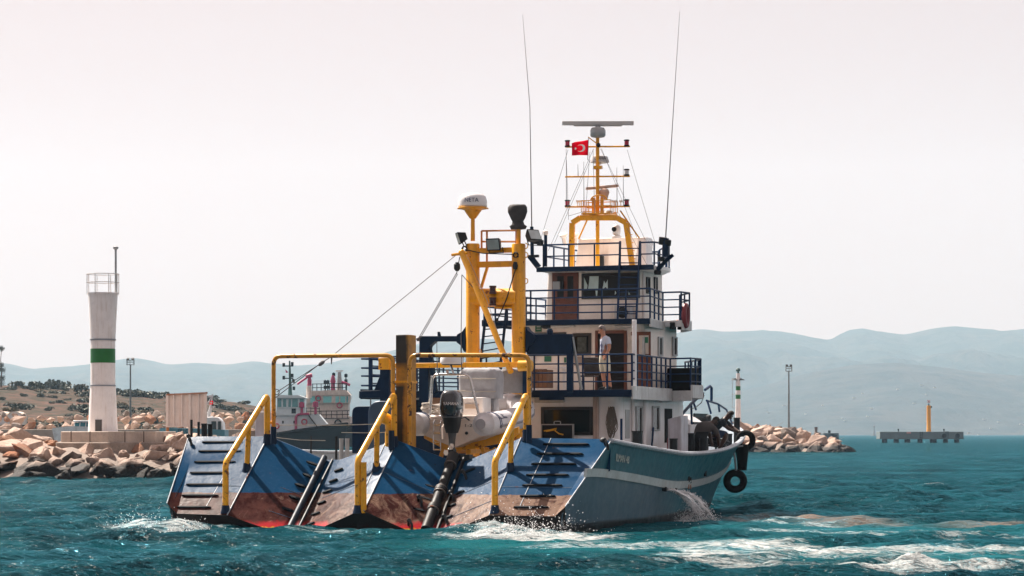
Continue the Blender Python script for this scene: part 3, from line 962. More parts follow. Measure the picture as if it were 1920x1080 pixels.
for side in (1,-1):
    rings = []
    for q in QS:
        row = []
        zq = q*2.2 if q > 0 else 0
        for i in range(N_ST+1):
            s = i/N_ST
            l0 = edge_ly(zq); l1 = 29.3+1.7*max(0,q) if q >= 0 else 29.3+q*2
            row.append(hull_pt(l0+(l1-l0)*s, q, side))
        rings.append(row)
    hb.loft(rings, closed=False)
hull = hb.build("hull", m_hull, boat, angle=60)
# band of the lower, greyer paint under the strake
STRAKE = [(0.6,1.42),(2,1.40),(4,1.28),(8,1.02),(10,.96),(14,.96),(18,1.06),(22,1.25),(26,1.50),(30,1.75)]
def strake_z(ly): return smooth_interp(ly, [a for a,b in STRAKE], [b for a,b in STRAKE])
at = hull.data.attributes.new("lowband", 'FLOAT', 'POINT')
at.data.foreach_set('value', [1.0 if v.co.z < strake_z(v.co.y)-0.05 else 0.0 for v in hull.data.vertices])

def side_point(ly, z, side=1, out=0.0):
    return hull_pt(ly, z/sheer(ly), side, out)
def strip(name, lys, zlo, zhi, out, material, thick=.05, side=1, parent=hull):
    mb = MB(); rings = []
    for ly in lys:
        a = side_point(ly, zlo(ly), side, -0.02); b = side_point(ly, zhi(ly), side, -0.02)
        c = side_point(ly, zhi(ly), side, out); d = side_point(ly, zlo(ly), side, out)
        rings.append([a, d, c, b])
    return mb.loft(rings).build(name, material, parent, angle=40)
lys = [1.05+ (29.2-1.05)*i/60 for i in range(61)]
m_strake = mat("strake_white", (0.47,0.52,0.53), .5, var=.12, streak=.3, scol=(.30,.22,.16), grime=.4)
for sd in (1,-1):
    st = strip("rubbing_strake", lys if sd > 0 else [l for l in lys if l > 4], lambda l: strake_z(l)-.10, lambda l: strake_z(l)+.10, .055, m_strake, side=sd)
# cap rail
m_cap = mat("cap_rail_paint", (0.33,0.37,0.42), .45, var=.25, vs=8, rust=.2, rcol=(.20,.13,.09), grime=.5)
for sd in (1,-1):
    mb = MB(); mb.tube([hull_pt(RD+(30.9-RD)*i/70, 1.0, sd, .01)+Vector((0,0,.03)) for i in range(71)], .085, 8, sq=.75)
    mb.build("cap_rail", m_cap, hull)
# inner bulwark and working deck
DECK_Z = 1.48
m_deck = mat("deck_paint", (0.22,0.21,0.20), .8, var=.2, rust=.2, bump=.01)
mb = MB(); rings = []
for i in range(41):
    ly = RD+28.2*i/40
    x = max(.03, hull_pt(ly, DECK_Z/sheer(ly)).x-.06)
    rings.append([Vector((-x, ly, DECK_Z)), Vector((0, ly, DECK_Z+.04)), Vector((x, ly, DECK_Z))])
mb.loft(rings, closed=False).build("deck", m_deck, hull)
for sd in (1,-1):
    mb = MB(); rings = []
    for i in range(51):
        ly = RD+.05+28.3*i/50
        a = hull_pt(ly, 1.0, sd, -.07); b = hull_pt(ly, DECK_Z/sheer(ly), sd, -.07)
        rings.append([a, b])
    mb.loft(rings, closed=False).build("bulwark_inner_face", mat("bulwark_inner_paint", (.30,.36,.42), .5, rust=.25, grime=.4), hull)
# stern name plate lettering blocks (washed-out white characters) and scuppers
for x0, x1, y0, y1, txt in ((1156,1168,841,853,None),(1169,1176,843,856,None)):
    pass
def text_mesh(txt, size, extrude=.004):
    cu = bpy.data.curves.new("lettering", 'FONT'); cu.body = txt; cu.size = size; cu.extrude = extrude
    cu.align_x = 'CENTER'; cu.align_y = 'CENTER'
    o = bpy.data.objects.new("lettering_tmp", cu); COL.objects.link(o)
    dg = bpy.context.evaluated_depsgraph_get()
    me = bpy.data.meshes.new_from_object(o.evaluated_get(dg))
    bpy.data.objects.remove(o); bpy.data.curves.remove(cu)
    return me
def lettering(txt, size, loc, xdir, ydir, material, parent, name="lettering", sx=1.0, extrude=.004):
    me = text_mesh(txt, size, extrude)
    me.materials.clear(); me.materials.append(material)
    x = Vector(xdir).normalized(); y = Vector(ydir).normalized(); z = x.cross(y).normalized(); y = z.cross(x)
    M4 = Matrix(((x.x,y.x,z.x,loc[0]),(x.y,y.y,z.y,loc[1]),(x.z,y.z,z.z,loc[2]),(0,0,0,1))) @ Matrix.Diagonal((sx,1,1,1))
    me.transform(M4); me.update()
    o = bpy.data.objects.new(name, me); COL.objects.link(o); o.parent = parent
    return o
m_wash = mat("washed_white_lettering", (0.50,0.54,0.50), .7, var=.3, vs=20)
pn = side_point(3.6, 1.80, 1, .012); pt = side_point(4.4, 1.745, 1, .012)-pn
lettering("ILMAN 48", .27, side_point(3.55, 1.72, 1, .014), pt, (0.05,0,1), m_wash, hull, "name_lettering", sx=.95)
for px, py in ((1229,916),(1257,918)):
    l = PX(px, py, 5.0); p0 = side_point(l.y, l.z, 1, 0)
    MB().cyl(p0+Vector((-.1,0,0)), p0+Vector((.10,0,-.02)), .065, 10).build("discharge_pipe", m_dark, hull)
for px, py0, py1 in ((1279,894,903),(1287,896,905),(1338,883,893)):
    l = PX(px, (py0+py1)/2, 4.7); p0 = side_point(l.y, l.z, 1, .02)
    MB().box(p0, (.04,.13,.17)).build("freeing_port", m_black, hull)
for px, py in ((1282,912),(1290,912)):
    l = PX(px, py, 4.7); p0 = side_point(l.y, l.z, 1, .075)
    MB().box(p0, (.012,.06,.14)).build("rust_streak", mat("rust_stain", (.30,.13,.06), .9), hull)

# ---------------------------------------------------------------- stern ramp: three lobes, two valleys
BOT = [(313,944),(332,963),(426,966),(490,988),(540,1003),(572,1003),(664,962),(682,958),(783,1003),(826,1003),(917,966),(1040,968),(1060,950)]
TOP = [(353,821),(368,818.5),(503,818),(560,841),(608,862),(637,862),(722,832),(745,826),(847,864),(876,864),(977,821),(1130,823),(1145,828)]
rb = [PY(x, y, 0.0) for x, y in BOT]; rt = [PY(x, y, RD) for x, y in TOP]
def plate_n(i):
    a = rb[i+1]-rb[i]; b = rt[i]-rb[i]; n = a.cross(b).normalized()
    return n if n.z > 0 else -n
mb = MB(); rings = []
for k in range(7):
    t = k/6; rings.append([rb[i].lerp(rt[i], t) for i in range(13)])
mb.loft(rings, closed=False)
mb.loft([[p for p in rt], [Vector((p.x*0.995, p.y+.10, p.z-.01)) for p in rt], [Vector((p.x*.99, p.y+.12, DECK_Z-.05)) for p in rt]], closed=False)
ramp = mb.build("stern_ramp", m_ramp, boat, angle=12)
# dark transom under the lobes
mb = MB()
mb.loft([[p+Vector((0,.004,-.004)) for p in rb], [Vector((p.x*.995, .06, p.z-.07)) for p in rb], [Vector((p.x*.99, .22, min(p.z-.1, .05))) for p in rb], [Vector((p.x*.98, .5, -.9)) for p in rb]], closed=False)
mb.build("transom", mat("transom_black", (0.018,0.012,0.012), .55, var=.3, rust=.3, rcol=(.05,.015,.012)), ramp, angle=20)
# welded edge beads along ridges and rims
m_bead = mat("worn_edge", (0.30,0.36,0.42), .5, var=.3, vs=9, rust=.3)
for i in (0,2,6,7,10,12):
    n = Vector((0,0,1))
    MB().tube([rb[i]+Vector((0,-.005,.006)), rt[i]+Vector((0,-.005,.006))], .016, 6).build("edge_bead", m_bead, ramp)
# welded seam on the outer plates
for i, t in ((1,.62),(10,.55)):
    pass
for (a0, a1) in (((462,821),(386,951)),((1033,822),(974,951))):
    i = 1 if a0[0] < 800 else 10
    MB().tube([RP(*a0, rb[i], plate_n(i))+plate_n(i)*.004, RP(*a1, rb[i], plate_n(i))+plate_n(i)*.004], .010, 6).build("weld_seam", m_bead, ramp)
# plate butts welded across the slopes
for i, j, t in ((3,4,.5),(5,6,.48),(7,8,.55),(9,10,.5),(1,2,.36),(10,11,.36),(3,4,.2),(9,10,.2)):
    nn = plate_n(i); a_ = rb[i].lerp(rt[i], t)+nn*.002; b_ = rb[j].lerp(rt[j], t)+nn*.002
    MB().tube([a_, a_.lerp(b_,.5)+nn*.004, b_], .0075, 5).build("weld_seam", mat("seam_paint", (.020,.070,.150), .5, var=.4, vs=12, rust=.35), ramp)
def tread(px0, px1, py0, py1, i, w=.052, h=.045):
    n = plate_n(i)
    a = RP(px0, py0, rb[i], n); b = RP(px1, py1, rb[i], n)
    d = (b-a); L = d.length; d.normalize(); u = n.cross(d).normalized()
    e = min(.10, L*.2)
    prof = [(0,0),(e,w/2),(L-e,w/2),(L,0),(L-e,-w/2),(e,-w/2)]
    base = [a+d*x+u*y-n*.01 for x, y in prof]
    mb = MB(); mb.loft([base, [a+d*(L/2+(x-L/2)*.94)+u*y*.8+n*h for x, y in prof]])
    return mb.build("tread_bar", m_treads, ramp)
m_treads = mat("tread_bar_paint", (0.004,0.007,0.012), .75, var=.4, vs=10, spec=.12)
for y, x0, x1 in ((830,378,457),(847,371,455),(867,363,444),(887.5,355,431),(909.5,348,424),(930,340,411),(952,330,397)):
    tread(x0, x1, y, y, 1)
for y, x0, x1 in ((834,1017,1106),(852,1005,1095),(871,995,1082),(891.5,985,1068),(911,978,1056),(931,974,1043),(952,962,1030)):
    tread(x0, x1, y, y, 10)
for x0, x1, y0, y1 in ((574,600,866,875),(567,588,889,897),(552,576,908,915),(541,566,930,938),(528,552,952,960)):
    tread(x0, x1, y0, y1, 3, .07, .045)
for x0, x1, y0, y1 in ((627,644,885,879),(617,634,905,899),(605,624,925,919),(595,612,946,940),(583,601,967,961),(572,591,987,980)):
    tread(x0, x1, y0, y1, 5, .07, .045)
for x0, x1, y0, y1 in ((796,824,910,918),(774,797,954,960),(812,836,872,880),(785,812,932,940)):
    tread(x0, x1, y0, y1, 7, .07, .045)
for x0, x1, y0, y1 in ((871,892,887,879),(854,872,928,921),(838,856,952,945),(830,850,974,967)):
    tread(x0, x1, y0, y1, 9, .07, .045)
# hooks and cleats on the slopes
for px, py, i in ((873,892,9),(850,932,9),(838,976,9),(784,940,7),(766,985,7),(356,826,1),(1135,834,10)):
    n = plate_n(i); p = RP(px, py, rb[i], n)
    MB().tube(bend([p-n*.02, p+n*.16, p+n*.17+Vector((.10,-.06,-.10)), p+n*.09+Vector((.12,-.09,-.20))], .05, 3), .035, 6).ball(p+n*.15, .06, 8, 6).build("cleat_hook", m_dark, ramp)

# hydraulic rams in the valleys
nv = Vector((0,-.64,.77))
a = PY(610,862,RD); b = PY(545,992,0.0)
mb = MB(); mb.tube([a+nv*.08, b+nv*.06], .078, 12); mb.bar(a+nv*.0+Vector((.20,0,0)), b+nv*.0+Vector((.20,0,0)), .03, .07, nv)
mb.build("ramp_ram", mat("ram_paint", (.010,.022,.040), .5, var=.5, vs=6, spec=.2, grime=.5), ramp)
a = PY(853,862,RD); b = PY(801,1000,0.0)
mb = MB(); d = (b-a)
segs = [(0,.12,.155),(.13,.46,.115),(.46,.50,.16),(.51,.70,.125),(.70,.74,.165),(.75,1.0,.13)]
for t0, t1, r in segs: mb.tube([a+d*t0+nv*.12, a+d*t1+nv*.12], r, 14)
mb.bar(a+nv*.03+Vector((.25,0,0)), b+nv*.03+Vector((.25,0,0)), .04, .12, nv)
mb.build("ramp_hinge", mat("greasy_black", (.006,.006,.007), .55, var=.5, spec=.2), ramp, angle=40)
for t in (.125,.455,.51,.705,.745):
    MB().tube([a+d*t+nv*.12, a+d*(t+.010)+nv*.12], .160, 14).build("hinge_collar", mat("worn_steel", (.10,.085,.075), .6, rust=.5), ramp)
MB().box(PY(864,856,RD+.1), (.55,.25,.10)).box(PY(848,850,RD+.15), (.14,.2,.2)).build("hinge_block", m_dark, ramp)

# ---------------------------------------------------------------- yellow handrails and hoops on the ramp
def handrail(lowb, lowt, up_t, up_b, mid, i, double=False):
    n = plate_n(i)
    B0 = RP(*lowb, rb[i], n); U0 = RP(*up_b, rb[i], n)
    def lift(B, py, px=None):
        Yw = SHIP_O.y-SY*B.x+CY*B.y
        return Vector((B.x, B.y, EYE+(HOR-py)/F*Yw))
    L1 = lift(B0, lowt[1]); U1 = lift(U0, up_t[1])
    path = bend([B0-Vector((0,0,.05)), L1, U1, U0-Vector((0,0,.05))], .14, 5)
    mb = MB(); mb.tube(path, .077, 14)
    if double: mb.tube([B0+Vector((.14,.02,-.05)), Vector((B0.x+.14, B0.y+.02, L1.z-.06))], .075, 12)
    o = mb.build("handrail", m_yel2, boat)
    # short stay between
    t = mid
    P = L1.lerp(U1, t)
    q = RP(*MIDB[i], rb[i], n)
    MB().tube([Vector((P.x,P.y,P.z-.03)), Vector((q.x, q.y, q.z-.05)) if abs(q.x-P.x) < .25 else Vector((P.x,P.y,q.z-.1))], .066, 12).build("stay_post", m_yel2, o)
    for B, hh in ((B0,.14),(U0,.22),(q if abs(q.x-P.x)<.25 else Vector((P.x,P.y,q.z)),.16)):
        MB().lathe([(.135,-.06),(.10,.04),(.089,hh)], 14, B).build("post_base", m_navy, o)
    return o
MIDB = {1:(463,880), 6:(706,880), 10:(957,880)}
handrail((423,958),(423,868),(499,741),(501,830),.55,1)
handrail((671,958),(671,862),(737,739),(739,834),.52,6,True)
handrail((928,958),(928,864),(983,739),(987,822),.52,10)

def hoop(pts, r=.056, ly=2.46, legs=None):
    P = [PY(x, y, ly) for x, y in pts]
    o = MB().tube(bend(P, .22, 6), r, 12).build("safety_hoop", mat("hoop_paint", (.62,.29,.015), .32, var=.25, vs=3, rust=.5, rcol=(.07,.035,.02), rs=3), boat)
    return o
h1 = hoop([(513,822),(513,668),(737,666),(737,750)])
h2 = hoop([(768,836),(768,666),(992,666),(992,822)])
for px, py, hh in ((513,815,.3),(992,812,.3),(734,825,.34)):
    b = PY(px, py, 2.06); MB().lathe([(.075,-.25),(.072,hh-.1)], 12, b).build("hoop_foot", m_navy, h1 if px < 800 else h2)
b = PY(733,830,RD); t = PY(733,790,RD)
MB().tube(bend([b+Vector((0,0,-.1)), t, t+Vector((-.2,-.05,.10))], .1, 4), .15, 12).build("vent_pipe", m_yel2, boat)
# tie between hoop and handrail
for px in (507,):
    a = PY(503,792,RD); b = PY(514,792,2.46); MB().tube([a,b], .04, 8).build("tie_bar", m_yel2, h1)
# shackle hanging from the hoop and eye
p = PY(622,668,2.46); MB().tube([p+Vector((0,0,.05)), p+Vector((0,-.02,-.2))], [.03,.012], 6).build("shackle", m_wire, h1)
p = PY(519,735,2.46); MB().tube([p+Vector((.07*math.cos(R(a_)),0,.07*math.sin(R(a_)))) for a_ in range(0,360,30)], .012, 6, closed=True).build("eye_ring", m_wire, h1)

# exhaust stack
sa = PY(742,628,2.62); sb = PY(766,830,2.62); STACK_X = (sa.x+sb.x)/2
def stack_material():
    m, nt, p, tc = new_mat("sooty_shaded_yellow")
    ob = tc.outputs['Object']; sep = nd(nt, "ShaderNodeSeparateXYZ"); nt.links.new(ob, sep.inputs[0])
    n1 = noisetex(nt, ob, 2.5, 6, .65); n2 = noisetex(nt, ob, 9, 5, .6)
    col = mixc(nt, maprange(nt, n2, .4,.7), (.50,.24,.02), (.33,.17,.02))
    # soot on the aft face's top, shade painted black below it: x is measured across the stack
    xx = mth(nt,'ADD', sep.outputs[0], mth(nt,'MULTIPLY', mth(nt,'SUBTRACT', n1, .5), .16))
    top = mth(nt,'MULTIPLY', maprange(nt, sep.outputs[2], 3.95, 4.15), maprange(nt, xx, STACK_X+.22, STACK_X+.10))
    bot = mth(nt,'MULTIPLY', maprange(nt, sep.outputs[2], 3.62, 3.52), maprange(nt, xx, STACK_X+.08, STACK_X-.0))
    col = mixc(nt, mth(nt,'MULTIPLY', mth(nt,'MAXIMUM', top, bot), .97), col, (.006,.006,.007))
    nt.links.new(col, p.inputs['Base Color']); p.inputs['Roughness'].default_value = .6
    return m
MB().bb((sa.x, 2.62, sb.z-.3), (sb.x, 3.12, sa.z)).build("exhaust_stack", stack_material(), boat, bevel=.012)
stk = bpy.data.objects["exhaust_stack"]
zc = PY(750,716,2.62).z
MB().bb((sa.x-.02, 2.60, zc-.03), (sb.x+.02, 3.14, zc+.03)).build("stack_band", m_yel2, stk)
MB().bb((sa.x+.04, 2.67, sa.z-.05), (sb.x-.04, 3.07, sa.z+.006)).build("stack_mouth", m_black, stk)
STACK_X = (sa.x+sb.x)/2
p = PX(771,741,sb.x+.03); MB().tube([p+Vector((0,.05*math.cos(R(a_)),.05*math.sin(R(a_)))) for a_ in range(0,360,30)], .010, 6, closed=True).build("eye_ring", m_wire, stk)

# dark blue winch housing and guards on the port quarter
mb = MB(); a = PY(660,762,4.4); b = PY(700,850,4.4)
prof = bend([(a.x,4.4,b.z),(a.x,4.4,a.z),(b.x+.5,4.4,a.z),(b.x+.5,4.4,b.z)], .18, 4)
mb.prism(prof, (0,.7,0)); mb.build("winch_guard", m_navy, boat, bevel=.01)
a = PY(690,752,3.9); b = PY(742,850,3.9)
prof = bend([(a.x,3.9,b.z),(a.x,3.9,a.z),(b.x,3.9,a.z),(b.x,3.9,b.z)], .42, 8)
mb = MB(); mb.prism(prof, (0,.9,0)); mb.build("winch_drum_cover", mat("winch_blue", (.035,.075,.14), .35, var=.2), boat, bevel=.02)
# low bollard posts on the port rail, black
def bollard(px, py0, py1, wpx, pl, name="bollard", m=None, kind='X'):
    a = PX(px, py1, pl) if kind == 'X' else PY(px, py1, pl)
    t = PX(px, py0, pl) if kind == 'X' else PY(px, py0, pl)
    Yw = SHIP_O.y-SY*a.x+CY*a.y; r = wpx/2/F*Yw
    a.z -= .25
    return MB().lathe([(r,0),(r,t.z-a.z-.04),(r*1.08,t.z-a.z-.035),(r*1.08,t.z-a.z)], 16, a).build(name, m or m_dark, boat)
bollard(383,794,815,11,6.6,kind='Y'); bollard(394,795,815,9,7.0,kind='Y')
for px, y0 in ((359,787),(372.5,791)):
    a = PY(px,820,2.6); t = PY(px,y0,2.6); MB().cyl(a+Vector((0,0,-.3)), t, .035, 8).build("fairlead_pin", m_dark, boat)
a = PY(478,772,3.2); b = PY(495,825,3.2); MB().bb((a.x,3.2,b.z),(b.x,3.7,a.z)).build("deck_box", m_lav, boat, bevel=.02)
# wires across the stern opening
for (p0, p1) in (((514,797),(768,793)),((640,811),(768,808)),((514,820),(610,826))):
    a = PY(*p0, 2.8); b = PY(*p1, 2.8); mid = (a+b)/2-Vector((0,0,.03))
    MB().tube([a, mid, b], .009, 6).build("guard_wire", m_rope, boat)
for px, y0, y1 in ((583,818,850),(630,818,850),(631,818,850)):
    a = PY(px,y1,5.5); t = PY(px,y0,5.5); MB().cyl(a+Vector((0,0,-.2)), t, .025, 6).build("stanchion", m_dark, boat)
for px in (640,651):
    bollard(px, 822, 850, 8, 6.0, m=m_galv, kind='Y')

# ---------------------------------------------------------------- gantry
GY = 8.8
cl = PY(886.5,457,GY); cr_ = PY(972.5,457,GY)
mb = MB()
for c in (cl, cr_):
    mb.lathe([(.19,0),(.19,c.z-DECK_Z-.03),(.17,c.z-DECK_Z)], 22, (c.x,GY,DECK_Z))
def gbeam(x0, x1, y0, y1, ly, th):
    a = PY(x0,y0,ly); b = PY(x1,y1,ly); return Vector((a.x,ly-th/2,b.z)), Vector((b.x,ly+th/2,a.z))
mb.bb(*gbeam(886,972,491,500,GY,.10)); mb.bb(*gbeam(886,972,466,473,GY,.16))
a = PY(886,558,GY); b = PY(972,558,GY); mb.tube([a,b], .25, 20)
mb.bar(PY(902,540,GY-.05), PY(914,500,GY-.05), .08, .06)
mb.bar(PY(931,577,GY), PY(972,577,GY), .3, .05)
gantry = mb.build("gantry", m_yel, boat)
for c in (cl, cr_):
    for z in (3.2, 3.9, 4.6):
        s = 1 if c is cr_ else -1
        p = Vector((c.x+.19*(1), GY-.02, z)); MB().tube(arc(p, .06, -90, 90, 6, (1,0,0), (0,0,1)), .012, 6).build("rung_eye", m_yel, gantry)
p = PY(985,462,GY)
for py in (461,478,527):
    p = PY(985,py,GY); MB().tube(arc(p, .075, -90, 90, 6, (1,0,0), (0,0,1)), .014, 6).build("rung_eye", m_yel, gantry)
# lower yellow cross tube and its end block
a = PY(770,685.5,7.1); b = PY(992,685.5,7.1)
a2 = PY(716,682,7.1)
MB().bb((a2.x,7.0,a.z-.065),(b.x,7.2,a.z+.065)).build("cross_beam", m_yel, gantry, bevel=.01)
c0 = PY(712,671,7.0); c1 = PY(732,693,7.0); MB().bb((c0.x,6.9,c1.z),(c1.x,7.25,c0.z)).build("beam_end_block", m_yel, gantry, bevel=.012)
MB().bb((c0.x+.03,6.95,DECK_Z),(c1.x-.03,7.2,c1.z)).build("beam_leg", m_navy, gantry)
p = PY(985,686,7.0); MB().lathe([(.15,-.18),(.15,.18)], 14, p, (1,0,0)).build("sheave_block", m_yel2, gantry)
MB().bb((p.x-.06,6.95,DECK_Z),(p.x+.06,7.15,p.z)).build("beam_leg", m_navy, gantry)
# boom
a = PY(866,474,8.35); b = PY(958,698,7.0)
mb = MB(); mb.tube([a,b], [.085,.078], 12); mb.ball(a, .10, 10, 8)
mb.tube([PY(847,478,8.35), PY(877,474,8.35)], .04, 8)
boom = mb.build("derrick_boom", m_yel, boat)
MB().tube([PY(877,482,8.30), PY(912,560,8.1), PY(955,688,7.05)], .008, 5).build("boom_wire", m_rope, boom)
MB().lathe([(.045,-.12),(.09,-.06),(.09,.06),(.045,.12)], 10, PY(857,500,8.3)).build("pulley_block", m_dark, boom)
MB().cyl(PY(862,482,8.35), PY(856,514,8.3), .012, 6).build("pulley_strop", m_dark, boom)
# rail on top
mb = MB()
for (x0,y0,x1,y1) in ((903,433,968,432),(903,453,968,453),(903,433,903,466),(913,434,913,500),(968,432,968,457)):
    mb.tube([PY(x0,y0,GY+.15), PY(x1,y1,GY+.15)], .028, 6)
mb.build("gantry_rail", mat("orange_rail", (.50,.20,.05), .5), gantry)
# satellite dome with lettering
base = PY(886.5,390,GY); tp = PY(886.5,362,GY); H = tp.z-base.z; rr = 27/F*(SHIP_O.y-SY*base.x+CY*GY)
MB().lathe([(rr*.90,0),(rr*1.0,H*.12),(rr*1.0,H*.45),(rr*.93,H*.72),(rr*.72,H*.92),(rr*.35,H),(.01,H*1.0)], 28, base).build("satellite_dome", mat("dome_white", (.72,.72,.74), .35, var=.04), gantry)
MB().lathe([(rr*1.10,-.02),(rr*1.10,0.0),(rr*.95,.02)], 24, base).lathe([(.06,-.9),(.055,-.30),(.09,-.28),(rr*.62,-.06),(rr*.9,-.02)], 16, base+Vector((0,0,-.0))).build("dome_post", m_yel, gantry)
to_cam = Vector((EYE_L.x-base.x, EYE_L.y-base.y, 0)).normalized(); rt_ = Vector((0,0,1)).cross(to_cam)
def curved_text(txt, centre, r, size, az, z, material, parent, name, fwd):
    """flat lettering wrapped round a vertical cylinder"""
    me = text_mesh(txt, size, .002); me.materials.clear(); me.materials.append(material)
    right = Vector((0,0,1)).cross(fwd)
    for v in me.vertices:
        a = v.co.x/r+az
        dirv = fwd*math.cos(a)+right*math.sin(a)
        v.co = Vector((centre.x, centre.y, z+v.co.y))+dirv*(r+.006+v.co.z)
    me.update()
    o = bpy.data.objects.new(name, me); COL.objects.link(o); o.parent = parent
    return o
m_navytxt = mat("navy_lettering", (.012,.03,.10), .5)
curved_text("NETA", base, rr*1.0, .155, -.10, base.z+H*.58-.05, m_navytxt, gantry, "dome_lettering", to_cam)
# canvas-covered lamp
base = PY(971,430,GY); tp = PY(971,384,GY); hh = tp.z-base.z
mb = MB(); rings = []
for t, sx, sy in ((0,.20,.14),(.12,.24,.17),(.20,.17,.13),(.32,.15,.12),(.45,.20,.15),(.7,.27,.19),(.9,.27,.20),(1.0,.22,.16)):
    ring = []
    for j in range(20):
        a_ = 2*math.pi*j/20; w = 1+.07*math.sin(5*a_+t*4)+.05*math.sin(9*a_)
        ring.append(base+Vector((math.cos(a_)*sx*w, math.sin(a_)*sy*w, t*hh)))
    rings.append(ring)
mb.loft(rings).build("covered_searchlight", m_canvasd, gantry, angle=70)
MB().cyl((cr_.x,GY,cr_.z-.05), (cr_.x,GY,base.z+.05), .06, 12).build("searchlight_post", m_yel, gantry)
# floodlights
m_refl = mat("floodlight_glass", (.45,.50,.50), .08, metal=.4)
def floodlight(px, py, ly, yaw, pitch, w=.42, h=.34, parent=gantry):
    c = PY(px, py, ly); q = Euler((R(pitch),0,R(yaw))).to_matrix()
    mb = MB()
    f = [(-w/2,-.11,-h/2),(w/2,-.11,-h/2),(w/2,-.11,h/2),(-w/2,-.11,h/2)]
    b = [(-w*.3,.12,-h*.28),(w*.3,.12,-h*.28),(w*.3,.12,h*.28),(-w*.3,.12,h*.28)]
    mb.loft([[c+q @ Vector(v) for v in f], [c+q @ Vector(v) for v in b]])
    mb.tube([c+q @ Vector((-w*.52,0,-h*.3)), c+q @ Vector((-w*.52,.02,-h*.75)), c+q @ Vector((w*.52,.02,-h*.75)), c+q @ Vector((w*.52,0,-h*.3))], .018, 6)
    o = mb.build("floodlight", m_dark, parent, bevel=.012)
    g_ = MB(); g_.box(c+q @ Vector((0,-.115,0)), (w*.86,.012,h*.80), q); g_.build("floodlight_glass", m_refl, parent)
    return o
floodlight(866,445,GY-.1,-60,18); floodlight(928,457,GY-.2,-8,14); floodlight(998,444,GY-.1,60,-28)
# two lanterns on the beam
for py in (543,565):
    b = PY(924,py+8,GY-.32)
    MB().lathe([(.10,0),(.10,.04),(.085,.05),(.085,.17),(.10,.18),(.10,.22)], 14, b).build("lantern", mat("maroon_lantern", (.045,.014,.016), .3), gantry)
# stay with shackle from right column
MB().tube([PY(967,503,GY-.25), PY(950,560,GY-.3), PY(932,602,GY-.3)], .016, 6).lathe([(.06,-.1),(.08,0),(.05,.1)], 8, PY(966,498,GY-.25)).lathe([(.02,-.06),(.045,0),(.02,.06)], 8, PY(932,600,GY-.3)).build("stay_line", m_dark, gantry)
# coiled lines round the column tops
for px, py in ((967,478),(871,467)):
    p = PY(px,py,GY-.2); MB().tube([p+Vector((.08*math.cos(i*.9)+.02*math.sin(i*2.3), -.03*math.sin(i), .07*math.sin(i*.9))) for i in range(20)], .014, 5).build("line_knot", m_dark, gantry)
MB().tube([PY(872,468,GY-.22), PY(905,475,GY-.25), PY(962,477,GY-.22)], .016, 6).build("head_line", m_dark, gantry)
# rigging from the gantry out to the stern
rig = [((853,480,8.35),(622,668,2.46)),((622,668,2.46),(519,735,2.46)),((600,682,2.3),(508,752,2.46)),((856,512,8.3),(786,632,8.8)),((858,514,8.3),(788,634,8.8)),((866,515,8.3),(864,672,8.3)),((866,515,8.35),(905,560,8.6))]
for a_, b_ in rig:
    MB().tube([PY(*a_), PY(*b_)], .011, 5).build("rigging_wire", m_wire, boat)
MB().lathe([(.02,-.10),(.05,-.05),(.05,.05),(.02,.10)], 8, PY(603,681,2.3), (1,0,.7)).build("rigging_block", m_wire, boat)

# blue A-frames either side of the gantry
AY = 8.8
def poly_slab(pts, ly, th, name, material, parent, bevel=.008):
    return MB().prism([PY(x,y,ly) for x,y in pts], (0,th,0)).build(name, material, parent, bevel=bevel)
af = poly_slab([(786,630),(872,630),(872,640),(815,640),(806,648),(803,655),(803,760),(785,760)], AY, .25, "side_frame", m_navy, boat)
poly_slab([(799,652),(806,648),(818,732),(811,740)], AY+.02, .15, "frame_brace", m_navy, af)
poly_slab([(873,612),(866,622),(857,627),(855,632),(856,642),(864,648),(870,660),(873,660)], AY-.06, .30, "frame_flange", m_navy, af)
poly_slab([(820,630),(820,622),(823,622),(825,630)], AY, .1, "frame_lug", m_navy, af)
MB().ball(PY(784,636,AY), .06, 8, 6).build("frame_shackle", m_wire, af)
af = poly_slab([(985,626),(1072,626),(1073,640),(1073,735),(1062,735),(1062,664),(988,664),(985,650)], AY, .12, "side_frame", m_navy, boat)
poly_slab([(985,612),(990,620),(1000,627),(1004,632),(1002,642),(993,648),(988,660),(985,660)], AY-.06, .30, "frame_flange", m_navy, af)
MB().bar(PY(1073,632,AY+.05), PY(1090,730,AY+.3), .07, .05).build("frame_brace", m_galv, af)
MB().lathe([(.09,0),(.09,.1),(.05,.16)], 12, PY(1031,627,AY+.05)).build("frame_beacon", m_navy, af)
for pts in ([(985,640),(1062,640),(1062,652),(985,652)],):
    pass

